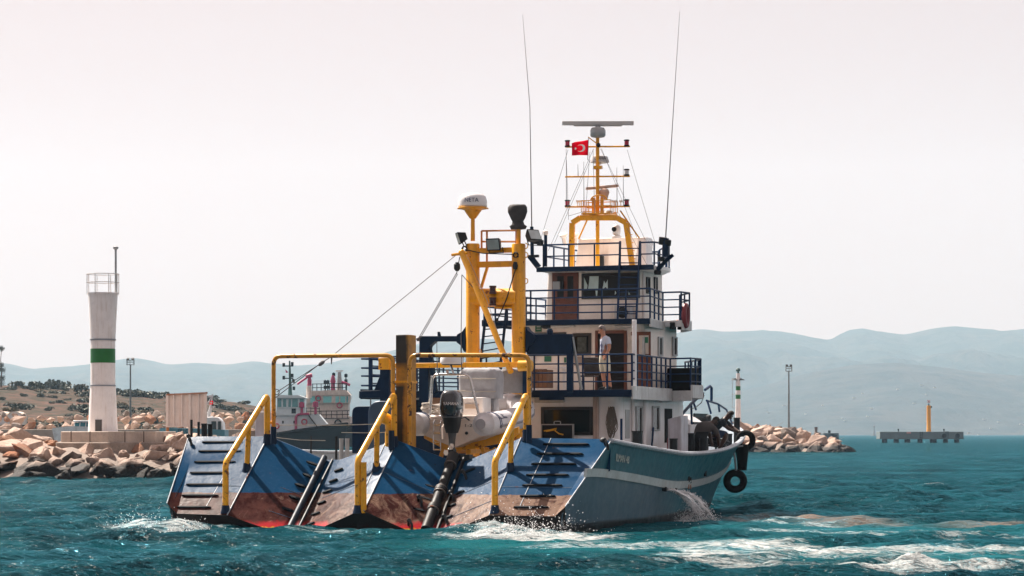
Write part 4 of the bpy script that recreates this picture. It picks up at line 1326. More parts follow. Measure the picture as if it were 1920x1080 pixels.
# ================================================================== DECKHOUSE AND DECKS
def win_glass_mat():
    m, nt, p, tc = new_mat("window_glass")
    p.inputs['Base Color'].default_value = (0.006,0.010,0.011,1); p.inputs['Roughness'].default_value = .04
    p.inputs['Specular IOR Level'].default_value = .22
    return m
m_win = win_glass_mat()
m_frame = mat("window_frame_black", (.014,.015,.017), .4)
m_framew = mat("window_frame_grey", (.38,.40,.41), .4)
def aft_window(parent, x0, x1, y0, y1, ly, frame=.07, panes=1, fm=None, gm=None):
    a = PY(x0,y0,ly); b = PY(x1,y1,ly); fm = fm or m_frame
    mb = MB()
    mb.bb((a.x,ly-.045,b.z),(a.x+frame,ly+.02,a.z)); mb.bb((b.x-frame,ly-.045,b.z),(b.x,ly+.02,a.z))
    mb.bb((a.x+frame,ly-.045,a.z-frame),(b.x-frame,ly+.02,a.z)); mb.bb((a.x+frame,ly-.045,b.z),(b.x-frame,ly+.02,b.z+frame))
    for i in range(1,panes):
        x = a.x+(b.x-a.x)*i/panes; mb.bb((x-.03,ly-.04,b.z+frame),(x+.03,ly+.02,a.z-frame))
    mb.build("window_frame", fm, parent, bevel=.006)
    for i in range(panes):
        xa = a.x+frame+(b.x-a.x-2*frame)*i/panes; xb = a.x+frame+(b.x-a.x-2*frame)*(i+1)/panes
        MB().bb((xa,ly-.016,b.z+frame),(xb,ly-.008,a.z-frame)).build("window_pane", gm or m_win, parent)
    return a, b
def side_window(parent, x0, x1, y0, y1, lx, frame=.045, fm=None):
    a = PX(x0,y0,lx); b = PX(x1,y1,lx); fm = fm or m_framew
    P = lambda y, z, o: Vector((lx+o, y, z))
    mb = MB()
    for (ya,yb,za,zb) in ((a.y,a.y+frame*2,b.z,a.z),(b.y-frame*2,b.y,b.z,a.z),(a.y+frame*2,b.y-frame*2,a.z-frame,a.z),(a.y+frame*2,b.y-frame*2,b.z,b.z+frame)):
        mb.bb((lx-.02,ya,za),(lx+.05,yb,zb))
    mb.build("window_frame", fm, parent, bevel=.006)
    MB().bb((lx+.004,a.y+frame*2,b.z+frame),(lx+.012,b.y-frame*2,a.z-frame)).build("window_pane", m_win, parent)
def tube_lamp(parent, x0, x1, y, ly, h=.10):
    a = PY(x0,y,ly); b = PY(x1,y,ly)
    MB().bb((a.x,ly-.16,a.z-h/2),(b.x,ly-.02,a.z+h/2)).build("strip_lamp", mat("lamp_housing", (.55,.53,.50), .4, grime=.4), parent, bevel=.03)
def rail_run(pts, h, nrail, spacing, name, parent, r=.022, rp=.026, m=None, posts=True):
    """pts: deck-level points of a rail; posts at the corners and between"""
    mb = MB(); P = [Vector(p) for p in pts]
    for k in range(nrail):
        z = h*(k+1)/nrail
        mb.tube([p+Vector((0,0,z)) for p in P], r if k < nrail-1 else r*1.25, 6)
    for i in range(len(P)-1):
        d = P[i+1]-P[i]; n = max(1, int(round(d.length/spacing)))
        for j in range(n+(1 if i == len(P)-2 else 0)):
            q = P[i]+d*(j/n); mb.tube([q, q+Vector((0,0,h))], rp, 6)
    return mb.build(name, m or m_blue, parent)

# ---- lower house
LY = 10.5; LXW = 3.12
zb2 = PY(1000,745,9.6).z      # underside of the boat deck
z2 = PY(1000,733,9.6).z       # boat deck level
prof = []
outline = bend([(-LXW,LY),(LXW,LY),(LXW,16.6),(2.6,18.0),(-2.6,18.0),(-LXW,16.6)], .30, 5, closed=True)
outline = [Vector((p[0],p[1])) for p in outline] if False else bend([(-LXW,LY,0),(LXW,LY,0),(LXW,16.6,0),(2.6,18.0,0),(-2.6,18.0,0),(-LXW,16.6,0)], .30, 5, closed=True)
mb = MB(); mb.loft([[Vector((p.x,p.y,DECK_Z-.1)) for p in outline],[Vector((p.x,p.y,zb2+.01)) for p in outline]])
dh = mb.build("deckhouse", m_white, boat, angle=30)
aft_window(dh, 1015,1112,763,816,LY,.09,1)
rx0, rx1 = PY(772,760,LY).x, PY(984,760,LY).x
MB().bb((rx0,LY-.03,DECK_Z),(rx1,LY-.012,zb2-.04)).build("wall_shade_panel", m_navy, dh)  # navy sheet added to darken the wall where the boat deck shades it
a = PY(790,744,LY-.05); b = PY(832,766,LY-.05); MB().bb((a.x,LY-.06,b.z),(b.x,LY-.035,a.z)).build("plywood_panel", mat("plywood", (.42,.25,.16), .7, var=.15), dh)
w0 = PY(1030,775,LY); w1 = PY(1090,812,LY)
tube_lamp(dh, 1005,1060,750,LY,.16)
for px in (1115,1120):
    a = PY(px,744,LY-.06); b = PY(px,828,LY-.06); MB().cyl(a,b,.045,10).build("wall_pipe", mat("pipe_pink", (.50,.38,.33), .5), dh)
for px in (1166,1180):
    pass
for x0,x1,y0,y1 in ((1191,1203,762,811),(1222,1235,761,808)):
    side_window(dh, x0,x1,y0,y1, LXW+.0)
for px in (1187,1209):
    a = PX(px,747,LXW+.05); b = PX(px,835,LXW+.05); MB().cyl(a,b,.045,8).build("wall_pipe", m_white, dh)
a = PX(1172,768,LXW); b = PX(1180,822,LXW)
MB().bb((LXW-.02,a.y,b.z),(LXW+.02,b.y,a.z)).build("side_door", m_framew, dh, bevel=.01)
a = PX(1246,766,LXW); b = PX(1252,830,LXW)
MB().bb((LXW-.02,a.y,b.z),(LXW+.015,b.y+.4,a.z)).build("side_doorway", m_black, dh)
a = PX(1238,750,LXW+.1); b = PX(1258,750,LXW+.1); MB().tube([a,b], .07, 10).build("strip_lamp", m_white, dh)
a = PX(1225,802,LXW+.05); b = PX(1222,838,LXW+.12); MB().cyl(a,b,.03,8).build("boat_hook", m_blue, dh)
# pipes and vents forward of the house side
for px, y0, y1 in ((1263,756,815),(1268,752,800),(1273,748,800)):
    a = PX(px,y0,LXW-.2); b = PX(px,y1,LXW-.2); MB().cyl(a,b,.035,8).build("wall_pipe", m_white if px != 1268 else m_dark, dh)

# ---- boat deck
mb = MB()
e0 = PY(677,733,9.6); e1 = PY(1185,733,9.6); HWx = (e1.x-e0.x)/2
dk = [(e0.x,9.6),(e1.x,9.6),(3.45,14.3),(4.15,14.0),(4.2,14.9),(3.75,16.2),(2.8,18.0),(-2.8,18.8),(-4.2,16.9),(-4.1,14.4)]
mb.prism([Vector((x,y,z2-.10)) for x,y in dk], (0,0,.10))
bd = mb.build("boat_deck", m_deck, boat)
MB().bb((e0.x-.03,9.52,zb2),(e1.x,9.62,z2+.02)).build("deck_fascia", m_navy, bd, bevel=.008)
a = PY(1012,744,9.45); b = PY(1055,748,9.45); MB().bb((a.x,9.4,b.z-.03),(b.x,9.6,a.z)).build("fascia_bracket", m_navy, bd)
m_fas = mat("fascia_white", (.60,.62,.63), .45, streak=.5, scol=(.30,.28,.26), grime=.3)
def fascia(p0, p1, zlo, zhi, th=.06, m=None):
    a = Vector((*p0,0)); b = Vector((*p1,0)); mb = MB()
    mb.bar(a+Vector((0,0,(zlo+zhi)/2)), b+Vector((0,0,(zlo+zhi)/2)), th, zhi-zlo)
    return mb.build("deck_fascia", m or m_fas, bd, bevel=.008)
fascia(dk[1], dk[2], z2-.24, z2+.12)
fascia(dk[2], dk[3], z2-.24, z2+.06); fascia(dk[3], dk[4], z2-.16, z2+.22); fascia(dk[4], dk[5], z2-.16, z2+.22); fascia(dk[5], dk[6], z2-.16, z2+.22)
fascia(dk[0], dk[9], z2-.2, z2+.08, m=m_navy)
# port end of the deck: block, gusset, rails
poly_slab([(677,733),(735,731),(735,745),(678,746)], 9.3, .28, "deck_end_block", m_navy, bd)
poly_slab([(700,735),(711,707),(722,709),(732,722),(732,735)], 9.4, .08, "gusset_plate", m_navy, bd)
for py in (673,690,705,723):
    a = PY(678,py,9.7); MB().tube([a, PY(735,py-.5,9.7)], .028, 6).build("rail_bar", m_blue, bd)
    MB().tube([a, Vector((a.x+.25, 14.3, a.z))], .024, 6).build("rail_bar", m_blue, bd)
a = PY(696,672,9.7); b = PY(696,733,9.7); MB().cyl(a,b,.045,8).build("rail_post", m_blue, bd)
a = PY(727,676,9.7); b = PY(727,735,9.7); MB().cyl(a,b,.07,8).build("rail_post", m_blue, bd)
a = PY(695,747,9.4); MB().tube([a, a+Vector((0,0,-.22))], .02, 6).build("chain_end", m_wire, bd)
# aft rail, four bars
hr = PY(1000,666,9.65).z-z2
rail_run([(PY(736,733,9.66).x,9.66,z2),(PY(1185,733,9.66).x,9.66,z2)], hr, 4, .72, "aft_rail", bd)
rail_run([(x,y,z2+.10) for x,y in ((e1.x-.02,9.68),(3.42,14.3),(4.11,14.03),(4.16,14.88),(3.71,16.15),(2.78,17.9))], hr-.10, 4, .55, "starboard_rail", bd)
# middle handrail of the port side seen through the frame
rail_run([(-4.0,9.7,z2),(-4.05,14.2,z2),(-3.4,18.5,z2)], hr, 4, .9, "port_rail", bd)
rail_run([(-3.4,18.6,z2),(0.2,18.75,z2)], hr, 4, .7, "forward_rail", bd)

# ---- middle house on the boat deck
MY = 13.0; MXW = 3.05
z3b = PY(1100,609,12.7).z; z3 = PY(1100,600,12.7).z
MLX = -0.55
outline = bend([(MLX,MY,0),(MXW,MY,0),(MXW,16.2,0),(2.3,17.8,0),(MLX,18.2,0)], .22, 4, closed=True)
mb = MB(); mb.loft([[Vector((p.x,p.y,z2)) for p in outline],[Vector((p.x,p.y,z3b+.01)) for p in outline]])
mh = mb.build("middle_house", m_cream, boat, angle=30)
aft_window(mh, 992,1062,624,666,MY,.07,2); aft_window(mh, 1074,1109,625,666,MY,.08,1)
# doorway with the door open
a = PY(1117,621,MY); b = PY(1175,740,MY)
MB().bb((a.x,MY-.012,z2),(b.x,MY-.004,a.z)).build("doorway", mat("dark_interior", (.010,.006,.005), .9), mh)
for x0,x1 in ((1117,1122),(1171,1176)):
    a = PY(x0,620,MY); b = PY(x1,740,MY); MB().bb((a.x,MY-.06,z2),(b.x,MY-.013,a.z)).build("door_jamb", m_wood, mh)
a = PY(1122,620,MY); b = PY(1171,625,MY); MB().bb((a.x,MY-.06,b.z),(b.x,MY-.013,a.z)).build("door_head", m_wood, mh)
a = PY(1176,623,MY-.3); b = PY(1222,740,MY-.3)
door = MB().bb((a.x+.03,MY-.07,z2),(PY(1221,640,MY).x,MY-.014,PY(1200,622,MY).z)).build("cabin_door", m_wood, mh, bevel=.01)
a = PY(1198,629,MY-.08); b = PY(1216,664,MY-.08); MB().bb((a.x,MY-.085,b.z),(b.x,MY-.071,a.z)).build("door_pane", mat("paper_pane", (.55,.50,.45), .3), mh)
a = PY(1177,629,MY-.08); b = PY(1188,664,MY-.08); MB().bb((a.x,MY-.085,b.z),(b.x,MY-.071,a.z)).build("door_pane", mat("paper_pane", (.55,.50,.45), .3), mh)
a = PY(1206,632,MY-.1); b = PY(1215,643,MY-.1); MB().bb((a.x,MY-.093,b.z),(b.x,MY-.087,a.z)).build("notice", mat("green_sign", (.02,.16,.09), .4), mh)
# white pillar
a = PY(1187,608,10.0); b = PY(1194,735,10.0); MB().bb((a.x,9.9,z2),(b.x,10.0,z3b)).build("deck_pillar", m_white, mh, bevel=.01)
# signs on the wall
def sign(x0,x1,y0,y1,ly,m,parent,name="notice"):
    a = PY(x0,y0,ly); b = PY(x1,y1,ly); return MB().bb((a.x,ly-.02,b.z),(b.x,ly-.008,a.z)).build(name, m, parent)
m_sgn = mat("green_sign", (.02,.16,.09), .4); m_paper = mat("white_sign", (.72,.70,.68), .5)
sign(1004,1016,611,622,MY,m_sgn,mh)
p = PY(1010,614,MY-.02); 
MB().box(p+Vector((0,-.004,.02)), (.12,.004,.03)).box(p+Vector((0,-.004,-.05)), (.12,.004,.018)).build("sign_pictogram", m_paper, mh)
sign(995,1007,668,678,MY,m_paper,mh)
lettering("F", .17, PY(1002,673,MY-.024), (1,0,0), (0,0,1), mat("red_lettering", (.55,.03,.05), .5), mh, "sign_lettering")
sign(1021,1034,668,678,MY,m_sgn,mh); sign(1058,1062,670,680,MY,m_sgn,mh)
sign(1083,1100,632,660,MY-.05,mat("dim_poster", (.05,.06,.05), .6, var=.5, vs=9),mh,"poster")
sign(1077,1108,669,685,MY,mat("beige_panel", (.36,.27,.22), .6),mh,"wall_panel")
tube_lamp(mh, 1035,1080,612,12.9,.07); tube_lamp(mh, 1155,1190,612,12.9,.07)
MB().ball(PY(1024,611,12.8), (.16,.16,.09), 12, 8).build("dome_lamp", m_dark, mh)
for x0,x1 in ((1233,1241),(1260,1268)):
    side_window(mh, x0,x1,631,668, MXW)
side_window(mh, 1205,1213,632,668, MXW)

# ---- bridge deck
b0 = PY(905,601,12.7); b1 = PY(1219,601,12.7)
dk3 = [(b0.x,12.7),(b1.x,12.7),(3.0,15.0),(3.6,14.9),(3.65,15.6),(3.0,16.8),(1.0,18.6),(b0.x,19.0)]
bridge = MB().prism([Vector((x,y,z3-.06)) for x,y in dk3], (0,0,.06)).build("bridge_deck", m_deck, boat)
MB().bb((b0.x,12.62,z3b),(b1.x,12.72,z3+.02)).build("deck_fascia", m_navy, bridge, bevel=.008)
def fasc3(p0,p1,zlo,zhi,m):
    MB().bar(Vector((*p0,(zlo+zhi)/2)), Vector((*p1,(zlo+zhi)/2)), .06, zhi-zlo).build("deck_fascia", m, bridge, bevel=.008)
fasc3(dk3[1],dk3[2],z3b-.08,z3+.02,m_fas); fasc3(dk3[2],dk3[3],z3b,z3+.05,m_fas); fasc3(dk3[3],dk3[4],z3b-.1,z3+.05,m_fas); fasc3(dk3[4],dk3[5],z3b-.1,z3+.05,m_fas)
fasc3(dk3[0],dk3[7],z3b,z3+.05,m_navy)
h3 = PY(1100,543,12.75).z-z3
rail_run([(b0.x+.02,12.76,z3),(b1.x-.02,12.76,z3),(2.98,15.0,z3),(3.56,14.92,z3),(3.61,15.58,z3),(2.96,16.75,z3)], h3, 4, .75, "bridge_rail", bridge)
rail_run([(b0.x+.02,12.8,z3),(b0.x+.02,18.9,z3),(0.6,19.0,z3)], h3, 4, .9, "bridge_rail", bridge)
# lamp cluster under the wing
for px,py in ((1262,611),(1276,612)):
    MB().lathe([(.10,-.1),(.10,.1)], 10, PX(px,py,3.3)).build("wing_lamp", m_dark, bridge)
MB().ball(PX(1270,604,3.4), .07, 8, 6).build("wing_lamp", mat("amber_lamp", (.6,.16,.03), .3), bridge)

# ---- inclined ladder to the bridge deck (port of the middle house)
mb = MB()
l0, l1 = PY(899,700,11.5), PY(912,577,12.2); r0, r1 = PY(938,690,11.5), PY(950,577,12.2)
mb.bar(l0,l1,.05,.12); mb.bar(r0,r1,.05,.12)
for i in range(1,9):
    t = i/9; mb.bar(l0.lerp(l1,t), r0.lerp(r1,t), .14, .025)
mb.build("companion_ladder", m_navy, boat)

# ---- wheelhouse
WY = 17.0
zr = PY(1110,500,16.2).z; zrb = PY(1110,508,16.2).z
wl = PY(1026,560,WY).x; wr = PY(1200,560,WY).x
o2 = [(wl,WY),(wr,WY),(wr+.02,19.2),(wr-.5,20.2),(wl+.5,20.2),(wl,19.2)]
outl = bend([Vector((x,y,0)) for x,y in o2], .12, 3, closed=True)
a = PY(1018,598,WY)
mb = MB(); mb.loft([[Vector((p.x-(.10 if p.x < (wl+wr)/2 else 0),p.y,z3-.02)) for p in outl],[Vector((p.x,p.y,zrb+.01)) for p in outl]])
wh = mb.build("wheelhouse", m_cream, boat, angle=30)
# brown double door with glazed panels
a = PY(1036,509,WY); b = PY(1085,603,WY)
MB().bb((a.x,WY-.05,z3),(b.x,WY+.01,a.z)).build("wheelhouse_door", m_wood, wh, bevel=.008)
for x0,x1 in ((1045,1057),(1064,1075)):
    c = PY(x0,518,WY-.05); d = PY(x1,558,WY-.05)
    MB().bb((c.x,WY-.058,d.z),(d.x,WY-.051,c.z)).build("door_pane", m_win, wh)
for x0,x1 in ((1041,1058),(1064,1081)):
    c = PY(x0,565,WY-.05); d = PY(x1,598,WY-.05)
    MB().bb((c.x,WY-.066,d.z),(d.x,WY-.051,c.z)).build("door_panel", m_wood, wh, bevel=.008)
c = PY(1038,528,WY-.1); d = PY(1052,543,WY-.1); MB().bb((c.x,WY-.2,d.z),(d.x,WY-.07,c.z)).build("wall_lamp", m_galv, wh, bevel=.02)
MB().bb((d.x,WY-.18,d.z),(d.x+.09,WY-.07,c.z)).build("wall_lamp", m_dark, wh)
# big window: bright patches painted on the pane for daylight seen through it
m_thru = mat("painted_through_light", (.50,.66,.66), .08)
A, B = aft_window(wh, 1091,1200,513,559,WY,.075,1)
def wpatch(pts, m, name, o=.020):
    MB().prism([PY(x,y,WY)+Vector((0,-o,0)) for x,y in pts], (0,-.004,0)).build(name, m, wh)
wpatch([(1095,519),(1102,535),(1101,543),(1095,543)], m_thru, "painted_front_light"); wpatch([(1106,518),(1123,518),(1122,543),(1103,543),(1105,530)], m_thru, "painted_front_light")
wpatch([(1117,545),(1121,545),(1120,555),(1118,555)], m_thru, "painted_front_light")
wpatch([(1133,526),(1136,532),(1140,524),(1140,543),(1136,538),(1130,543)], m_thru, "painted_front_light")
wpatch([(1154,545),(1156,550),(1153,553)], m_thru, "painted_front_light"); wpatch([(1178,545),(1182,552),(1179,553)], m_thru, "painted_front_light")
tube_lamp(wh, 1103,1143,510,16.9,.06)
c = PY(1157,573,WY-.1); d = PY(1187,600,WY-.1)
ac = MB().bb((c.x,WY-.36,d.z),(d.x,WY-.06,c.z)).build("air_conditioner", m_grey, wh, bevel=.015)
MB().lathe([(.17,0),(.17,.015),(.14,.02),(.02,.02)], 24, ((c.x+d.x)/2,WY-.365,(c.z+d.z)/2), (0,-1,0)).build("fan_grille", m_dark, wh)
for x0,x1 in ((1211,1217),(1225,1231)):
    side_window(wh, x0,x1,519,551, wr, .04, m_dark)
c = PX(1207,510,wr+.04); d = PX(1207,600,wr+.04); MB().cyl(c,d,.035,8).build("wall_pipe", m_white, wh)
# ladder up the aft side
mb = MB(); p = [PY(1158,602,16.1),PY(1163,452,16.1),PY(1193,602,16.1),PY(1200,452,16.1)]
mb.bar(p[0],p[1],.05,.07); mb.bar(p[2],p[3],.05,.07)
for i in range(1,11):
    t = i/11; mb.bar(p[0].lerp(p[1],t), p[2].lerp(p[3],t), .05, .03)
mb.build("roof_ladder", m_blue, boat)
# roof deck
r0 = PY(1008,500,16.2); r1 = PY(1226,500,16.2)
dkr = [(r0.x,16.2),(r1.x,16.2),(2.45,17.2),(2.35,17.8),(1.5,19.6),(1.2,20.5),(r0.x+.3,20.5),(r0.x,17.4)]
roof = MB().prism([Vector((x,y,zrb+.02)) for x,y in dkr], (0,0,zr-zrb-.03)).build("roof_deck", m_white, boat)
MB().bb((r0.x-.02,16.14,zrb),(r1.x,16.24,zr+.02)).build("deck_fascia", m_navy, roof, bevel=.008)
hrf = PY(1100,457,16.25).z-zr
rail_run([(r0.x+.15,16.3,zr),(PY(1163,500,16.3).x,16.3,zr)], hrf, 2, .85, "roof_rail", roof)
rail_run([(PY(1201,500,16.3).x,16.3,zr),(r1.x-.02,16.3,zr),(2.42,17.2,zr),(2.32,17.75,zr),(1.48,19.5,zr),(1.15,20.4,zr)], hrf, 2, .7, "roof_rail", roof)
rail_run([(r0.x+.15,16.3,zr),(r0.x+.35,20.4,zr),(1.15,20.4,zr)], hrf, 2, .9, "roof_rail", roof)
# outrigger brackets for the whip aerials
for (a_,b_) in (((1231,505),(1262,478)),((1234,506),(1258,479)),((1008,502),(992,482)),((1012,500),(998,482))):
    MB().bar(PY(*a_,16.4), PY(*b_,16.4), .07, .09).build("aerial_bracket", m_navy, roof)
MB().bar(PY(990,481,16.4), PY(1010,480,16.4), .1, .08).build("aerial_bracket", m_dark, roof)
for px,py in ((1233,510),(1240,485)):
    MB().lathe([(.10,-.08),(.12,0),(.10,.06)], 10, PY(px,py,16.5)).build("deck_fitting", m_dark, roof)
# whip aerials
def whip(base, p1, p2, p3, r0_, ly):
    MB().tube([PY(*base,ly), PY(*p1,ly)], r0_, 10).build("aerial_mount", m_navy, roof)
    MB().tube([PY(*p1,ly), PY(*p2,ly), PY(*p3,ly)], [.020,.011,.005], 8).build("whip_aerial", mat("aerial_grey", (.25,.26,.28), .5), roof)
whip((998,480),(997,425),(993.5,200),(980,28),.055,16.4); whip((1248,482),(1248,447),(1263,200),(1274.5,22),.10,16.4)
MB().cyl(PY(1023,500,16.3), PY(1023,440,16.3), .05, 10).build("sensor_post", m_navy, roof)
MB().lathe([(.05,0),(.08,.03),(.08,.12),(.03,.16)], 12, PY(1023,441,16.3)).build("sensor_head", m_cream, roof)
for px,py,s in ((1005,452,.16),(1013,455,.16),(1243,452,.2),(1252,455,.16)):
    MB().box(PY(px,py,16.4), (s*1.2,s,s*1.1), Euler((.2,.1,.4)).to_matrix()).build("junction_box", m_dark, roof, bevel=.02)
# white casing and locker behind the rail
c = PY(1083,447,18.2); d = PY(1190,502,18.2)
cas = MB().loft([[Vector((x,y,zr)) for x,y in ((c.x-.1,18.2),(d.x-.05,18.2),(d.x-.05,19.8),(c.x-.1,19.8))],[Vector((x,y,c.z)) for x,y in ((c.x,18.3),(d.x+.1,18.3),(d.x+.1,19.8),(c.x,19.8))]]).build("roof_casing", m_cream, roof, bevel=.03)
MB().bb((PY(1140,0,18.15).x,18.17,zr+.05),(PY(1158,0,18.15).x,18.25,PY(1140,455,18.2).z)).build("casing_door", m_cream, cas, bevel=.01)
MB().cyl(PY(1127,500,18.1), PY(1127,480,18.1), .09, 10).build("vent_stub", m_dark, cas)
c = PY(1194,445,17.6); d = PY(1212,500,17.6); MB().bb((c.x,17.6,zr),(d.x,18.2,c.z)).build("roof_locker", m_white, roof, bevel=.02)
for px in (1057,1078):
    q = PY(px,445,18.4); MB().lathe([(.07,-.25),(.07,.0),(.12,.05),(.13,.12),(.06,.15)], 12, q, (0,-.5,1)).build("horn", m_cream, roof)
# thermal camera
q = PY(1156,447,18.0)
MB().lathe([(.15,0),(.15,.06),(.10,.10),(.12,.16),(.13,.30),(.10,.38),(.03,.43)], 18, q).build("camera_turret", m_lampw, roof)
MB().lathe([(.075,0),(.075,.03)], 14, q+Vector((-.03,-.13,.27)), (0,-1,0)).build("camera_lens", m_dark, roof)

# ---- yellow portal and mast
PYL = 17.3; m_yelm = m_yel
mb = MB()
for pts in ([(1071,500),(1073,418),(1088,408.5),(1157,408.5),(1174,418),(1186,500)],):
    P = [PY(x,y,PYL) for x,y in pts]
    for i in range(len(P)-1): mb.bar(P[i],P[i+1],.16,.10,(0,1,0))
mb.tube([PY(1085,448,PYL+.1),PY(1102,410,PYL)], .025, 6); mb.tube([PY(1199,447,PYL+.1),PY(1163,395,PYL)], .025, 6)
for py in (425,440,455,470,485): mb.tube([PY(1176+(py-418)*.13,py,PYL), PY(1183+(py-418)*.13,py,PYL)], .015, 6)
portal = mb.build("mast_portal", m_yel, boat)
mast_mb = MB(); MYL = 17.5
mast_mb.tube([PY(1120.5,502,MYL),PY(1120.5,258,MYL)], [.062,.055], 14)
yards = ((1060,1181,275.5),(1060,1181,331.5),(1060,1181,388))
for x0,x1,y in yards: mast_mb.tube([PY(x0,y,MYL),PY(x1,y-1,MYL)], .026, 8)
mast = mast_mb.build("mast", m_yel, boat)
def navlamp(px,py,m):
    b = PY(px,py,MYL)
    MB().lathe([(.085,-.015),(.085,.03),(.06,.035)], 14, b).lathe([(.06,.15),(.085,.16),(.085,.19),(.05,.20)], 14, b).build("lamp_caps", m_dark, mast)
    MB().lathe([(.068,.03),(.068,.155)], 14, b).build("lamp_lens", m, mast)
for px,py,m in ((1064,275,m_red),(1175,274,m_red),(1175,329,m_lampw),(1064,387,m_red),(1175,386,m_red)): navlamp(px,py,m)
# open-array scanner
c = PY(1121,231,MYL); w = 67/F*(SHIP_O.y+CY*MYL)
q = Euler((0,0,SHIP_YAW)).to_matrix()
MB().box(c, (w*2,.16,.12), q).box(c+Vector((0,0,-.075)), (w*1.35,.10,.04), q).build("radar_scanner", m_grey, mast, bevel=.015)
b = PY(1121,257,MYL)
MB().lathe([(.10,-.02),(.20,.0),(.235,.05),(.235,.20),(.19,.28),(.08,.30),(.06,.36)], 16, b).build("radar_gearbox", m_galv, mast)
# enclosed radome with lettering
b = PY(1124.5,306,MYL+.25)
MB().lathe([(.20,0),(.29,.02),(.285,.06),(.24,.20),(.21,.215)], 24, b).build("radome", m_grey, mast)
MB().bar(PY(1121,308,MYL), PY(1124,308,MYL+.25), .08, .05).build("radome_arm", m_yel, mast)
tc_ = Vector((EYE_L.x-b.x, EYE_L.y-b.y, 0)).normalized()
curved_text("GARMIN", b, .268, .10, .05, b.z+.115, mat("dark_lettering", (.05,.05,.06), .5), mast, "radome_lettering", tc_)
for px,py,s in ((1121,314,.14),):
    MB().box(PY(px,py,MYL-.05), (.26,.12,.10)).build("mast_clamp", m_yel, mast)
# small scanner
c = PY(1129,351,MYL+.1); q2 = Euler((0,R(-5),SHIP_YAW)).to_matrix()
m_pink = mat("sunfaded_scanner", (.62,.42,.33), .4)
MB().box(c, (1.0,.13,.085), q2).build("small_scanner", m_pink, mast, bevel=.03)
MB().lathe([(.10,0),(.125,.10),(.16,.22),(.13,.30),(.05,.34)], 14, PY(1133,374,MYL+.1)).build("scanner_pedestal", m_pink, mast)
# basket
mb = MB(); bz0, bz1 = PY(1123,398,MYL).z, PY(1123,377,MYL).z
bx0, bx1 = PY(1096,390,MYL).x, PY(1150,390,MYL).x
ring = [(bx0,MYL-.3),(bx1,MYL-.3),(bx1,MYL+.4),(bx0,MYL+.4)]
for z in (bz0,(bz0+bz1)/2,bz1): mb.tube([Vector((x,y,z)) for x,y in ring], .016, 6, closed=True)
for i in range(4):
    a_, b_ = ring[i], ring[(i+1) % 4]
    for t in (0,.25,.5,.75): x = a_[0]+(b_[0]-a_[0])*t; y = a_[1]+(b_[1]-a_[1])*t; mb.tube([Vector((x,y,bz0)),Vector((x,y,bz1))], .012, 5)
mb.bb((bx0,MYL-.3,bz0-.08),(bx1,MYL+.4,bz0-.03))
mb.bb((bx0+.3,MYL-.2,PY(1,408,MYL).z),(bx0+.38,MYL-.1,bz0-.05)); mb.bb((bx1-.35,MYL-.2,PY(1,408,MYL).z),(bx1-.27,MYL-.1,bz0-.05))
mb.tube(arc(Vector(((bx0+bx1)/2+.1,MYL-.3,bz1)), .26, 0, 180, 8, (1,0,0),(0,0,.6)), .022, 6)
mb.build("crow_basket", mat("basket_yellow", (.72,.32,.02), .4), mast)
MB().lathe([(.05,-.1),(.14,-.05),(.16,.08),(.1,.16)], 14, PY(1140,405,MYL+.2)).build("sound_horn", m_galv, mast)
MB().box(PY(1112,404,MYL), (.2,.15,.14)).build("junction_box", m_dark, mast)
# whips and small sensors on the yards
for px,y0,y1 in ((1084,331,308),(1095,388,303),(1169,388,310),(1157,388,314),(1062,388,280)):
    MB().tube([PY(px,y0,MYL),PY(px-.5,y1,MYL)], [.012,.006], 5).build("yard_whip", m_wire, mast)
for px in (1083,1087,1153,1164):
    b = PY(px,387,MYL); MB().cyl(b, b+Vector((0,0,.14)), .014, 6).lathe([(.03,.12),(.06,.16),(.06,.18)], 10, b).build("gps_aerial", m_cream, mast)
MB().bar(PY(1119,269,MYL-.05),PY(1103,257,MYL-.05), .03,.03).build("flag_gaff", m_yel, mast)
MB().ball(PY(1122,272,MYL-.06), .07, 8, 6).build("flag_block", m_dark, mast)
# stays
for a_,b_ in (((1065,281),(1014,448)),((1113,279),(1028,470)),((1176,281),(1228,455)),((1126,279),(1210,450)),((1062,300),(1066,412)),((1128,279),(1195,448)),((1107,300),(1040,455)),((1160,400),(1215,500)),((1066,405),(1096,396)),((1112,282),(1115,400)),((1106,285),(1098,400)),((1213,447),(1245,500))):
    MB().tube([PY(*a_,MYL), PY(*b_,16.6)], .007, 4).build("stay_wire", m_wire, mast)

# ---------------------------------------------------------------- forward: casing, rails, bollards
m_fore = mat("foredeck_white", (.70,.71,.74), .4, streak=.2, grime=.2)
FX = .9
mb = MB()
st = [(18.0,2.9,2.95),(20.5,2.7,2.95),(23.0,2.15,2.78),(25.5,1.5,2.55),(27.6,.8,2.35),(28.6,.2,2.2)]
rings = []
for ly,hw,z in st:
    rings.append([Vector((-hw,ly,DECK_Z)),Vector((-hw,ly,z-.35)),Vector((-hw*.8,ly,z)),Vector((hw*.8,ly,z)),Vector((hw,ly,z-.35)),Vector((hw,ly,DECK_Z))])
mb.loft(rings)
fc = mb.build("forecastle", m_fore, boat, angle=25)
for px,py in ((1295,775),(1293,791)):
    MB().prism([PX(px-10,py,2.5)+Vector((.25,0,0)),PX(px+16,py+1,2.3)+Vector((.25,0,0)),PX(px+8,py+7,2.3)+Vector((.25,0,0)),PX(px-10,py+7,2.5)+Vector((.25,0,0))], (.05,0,0)).build("forecastle_recess", m_dark, fc)
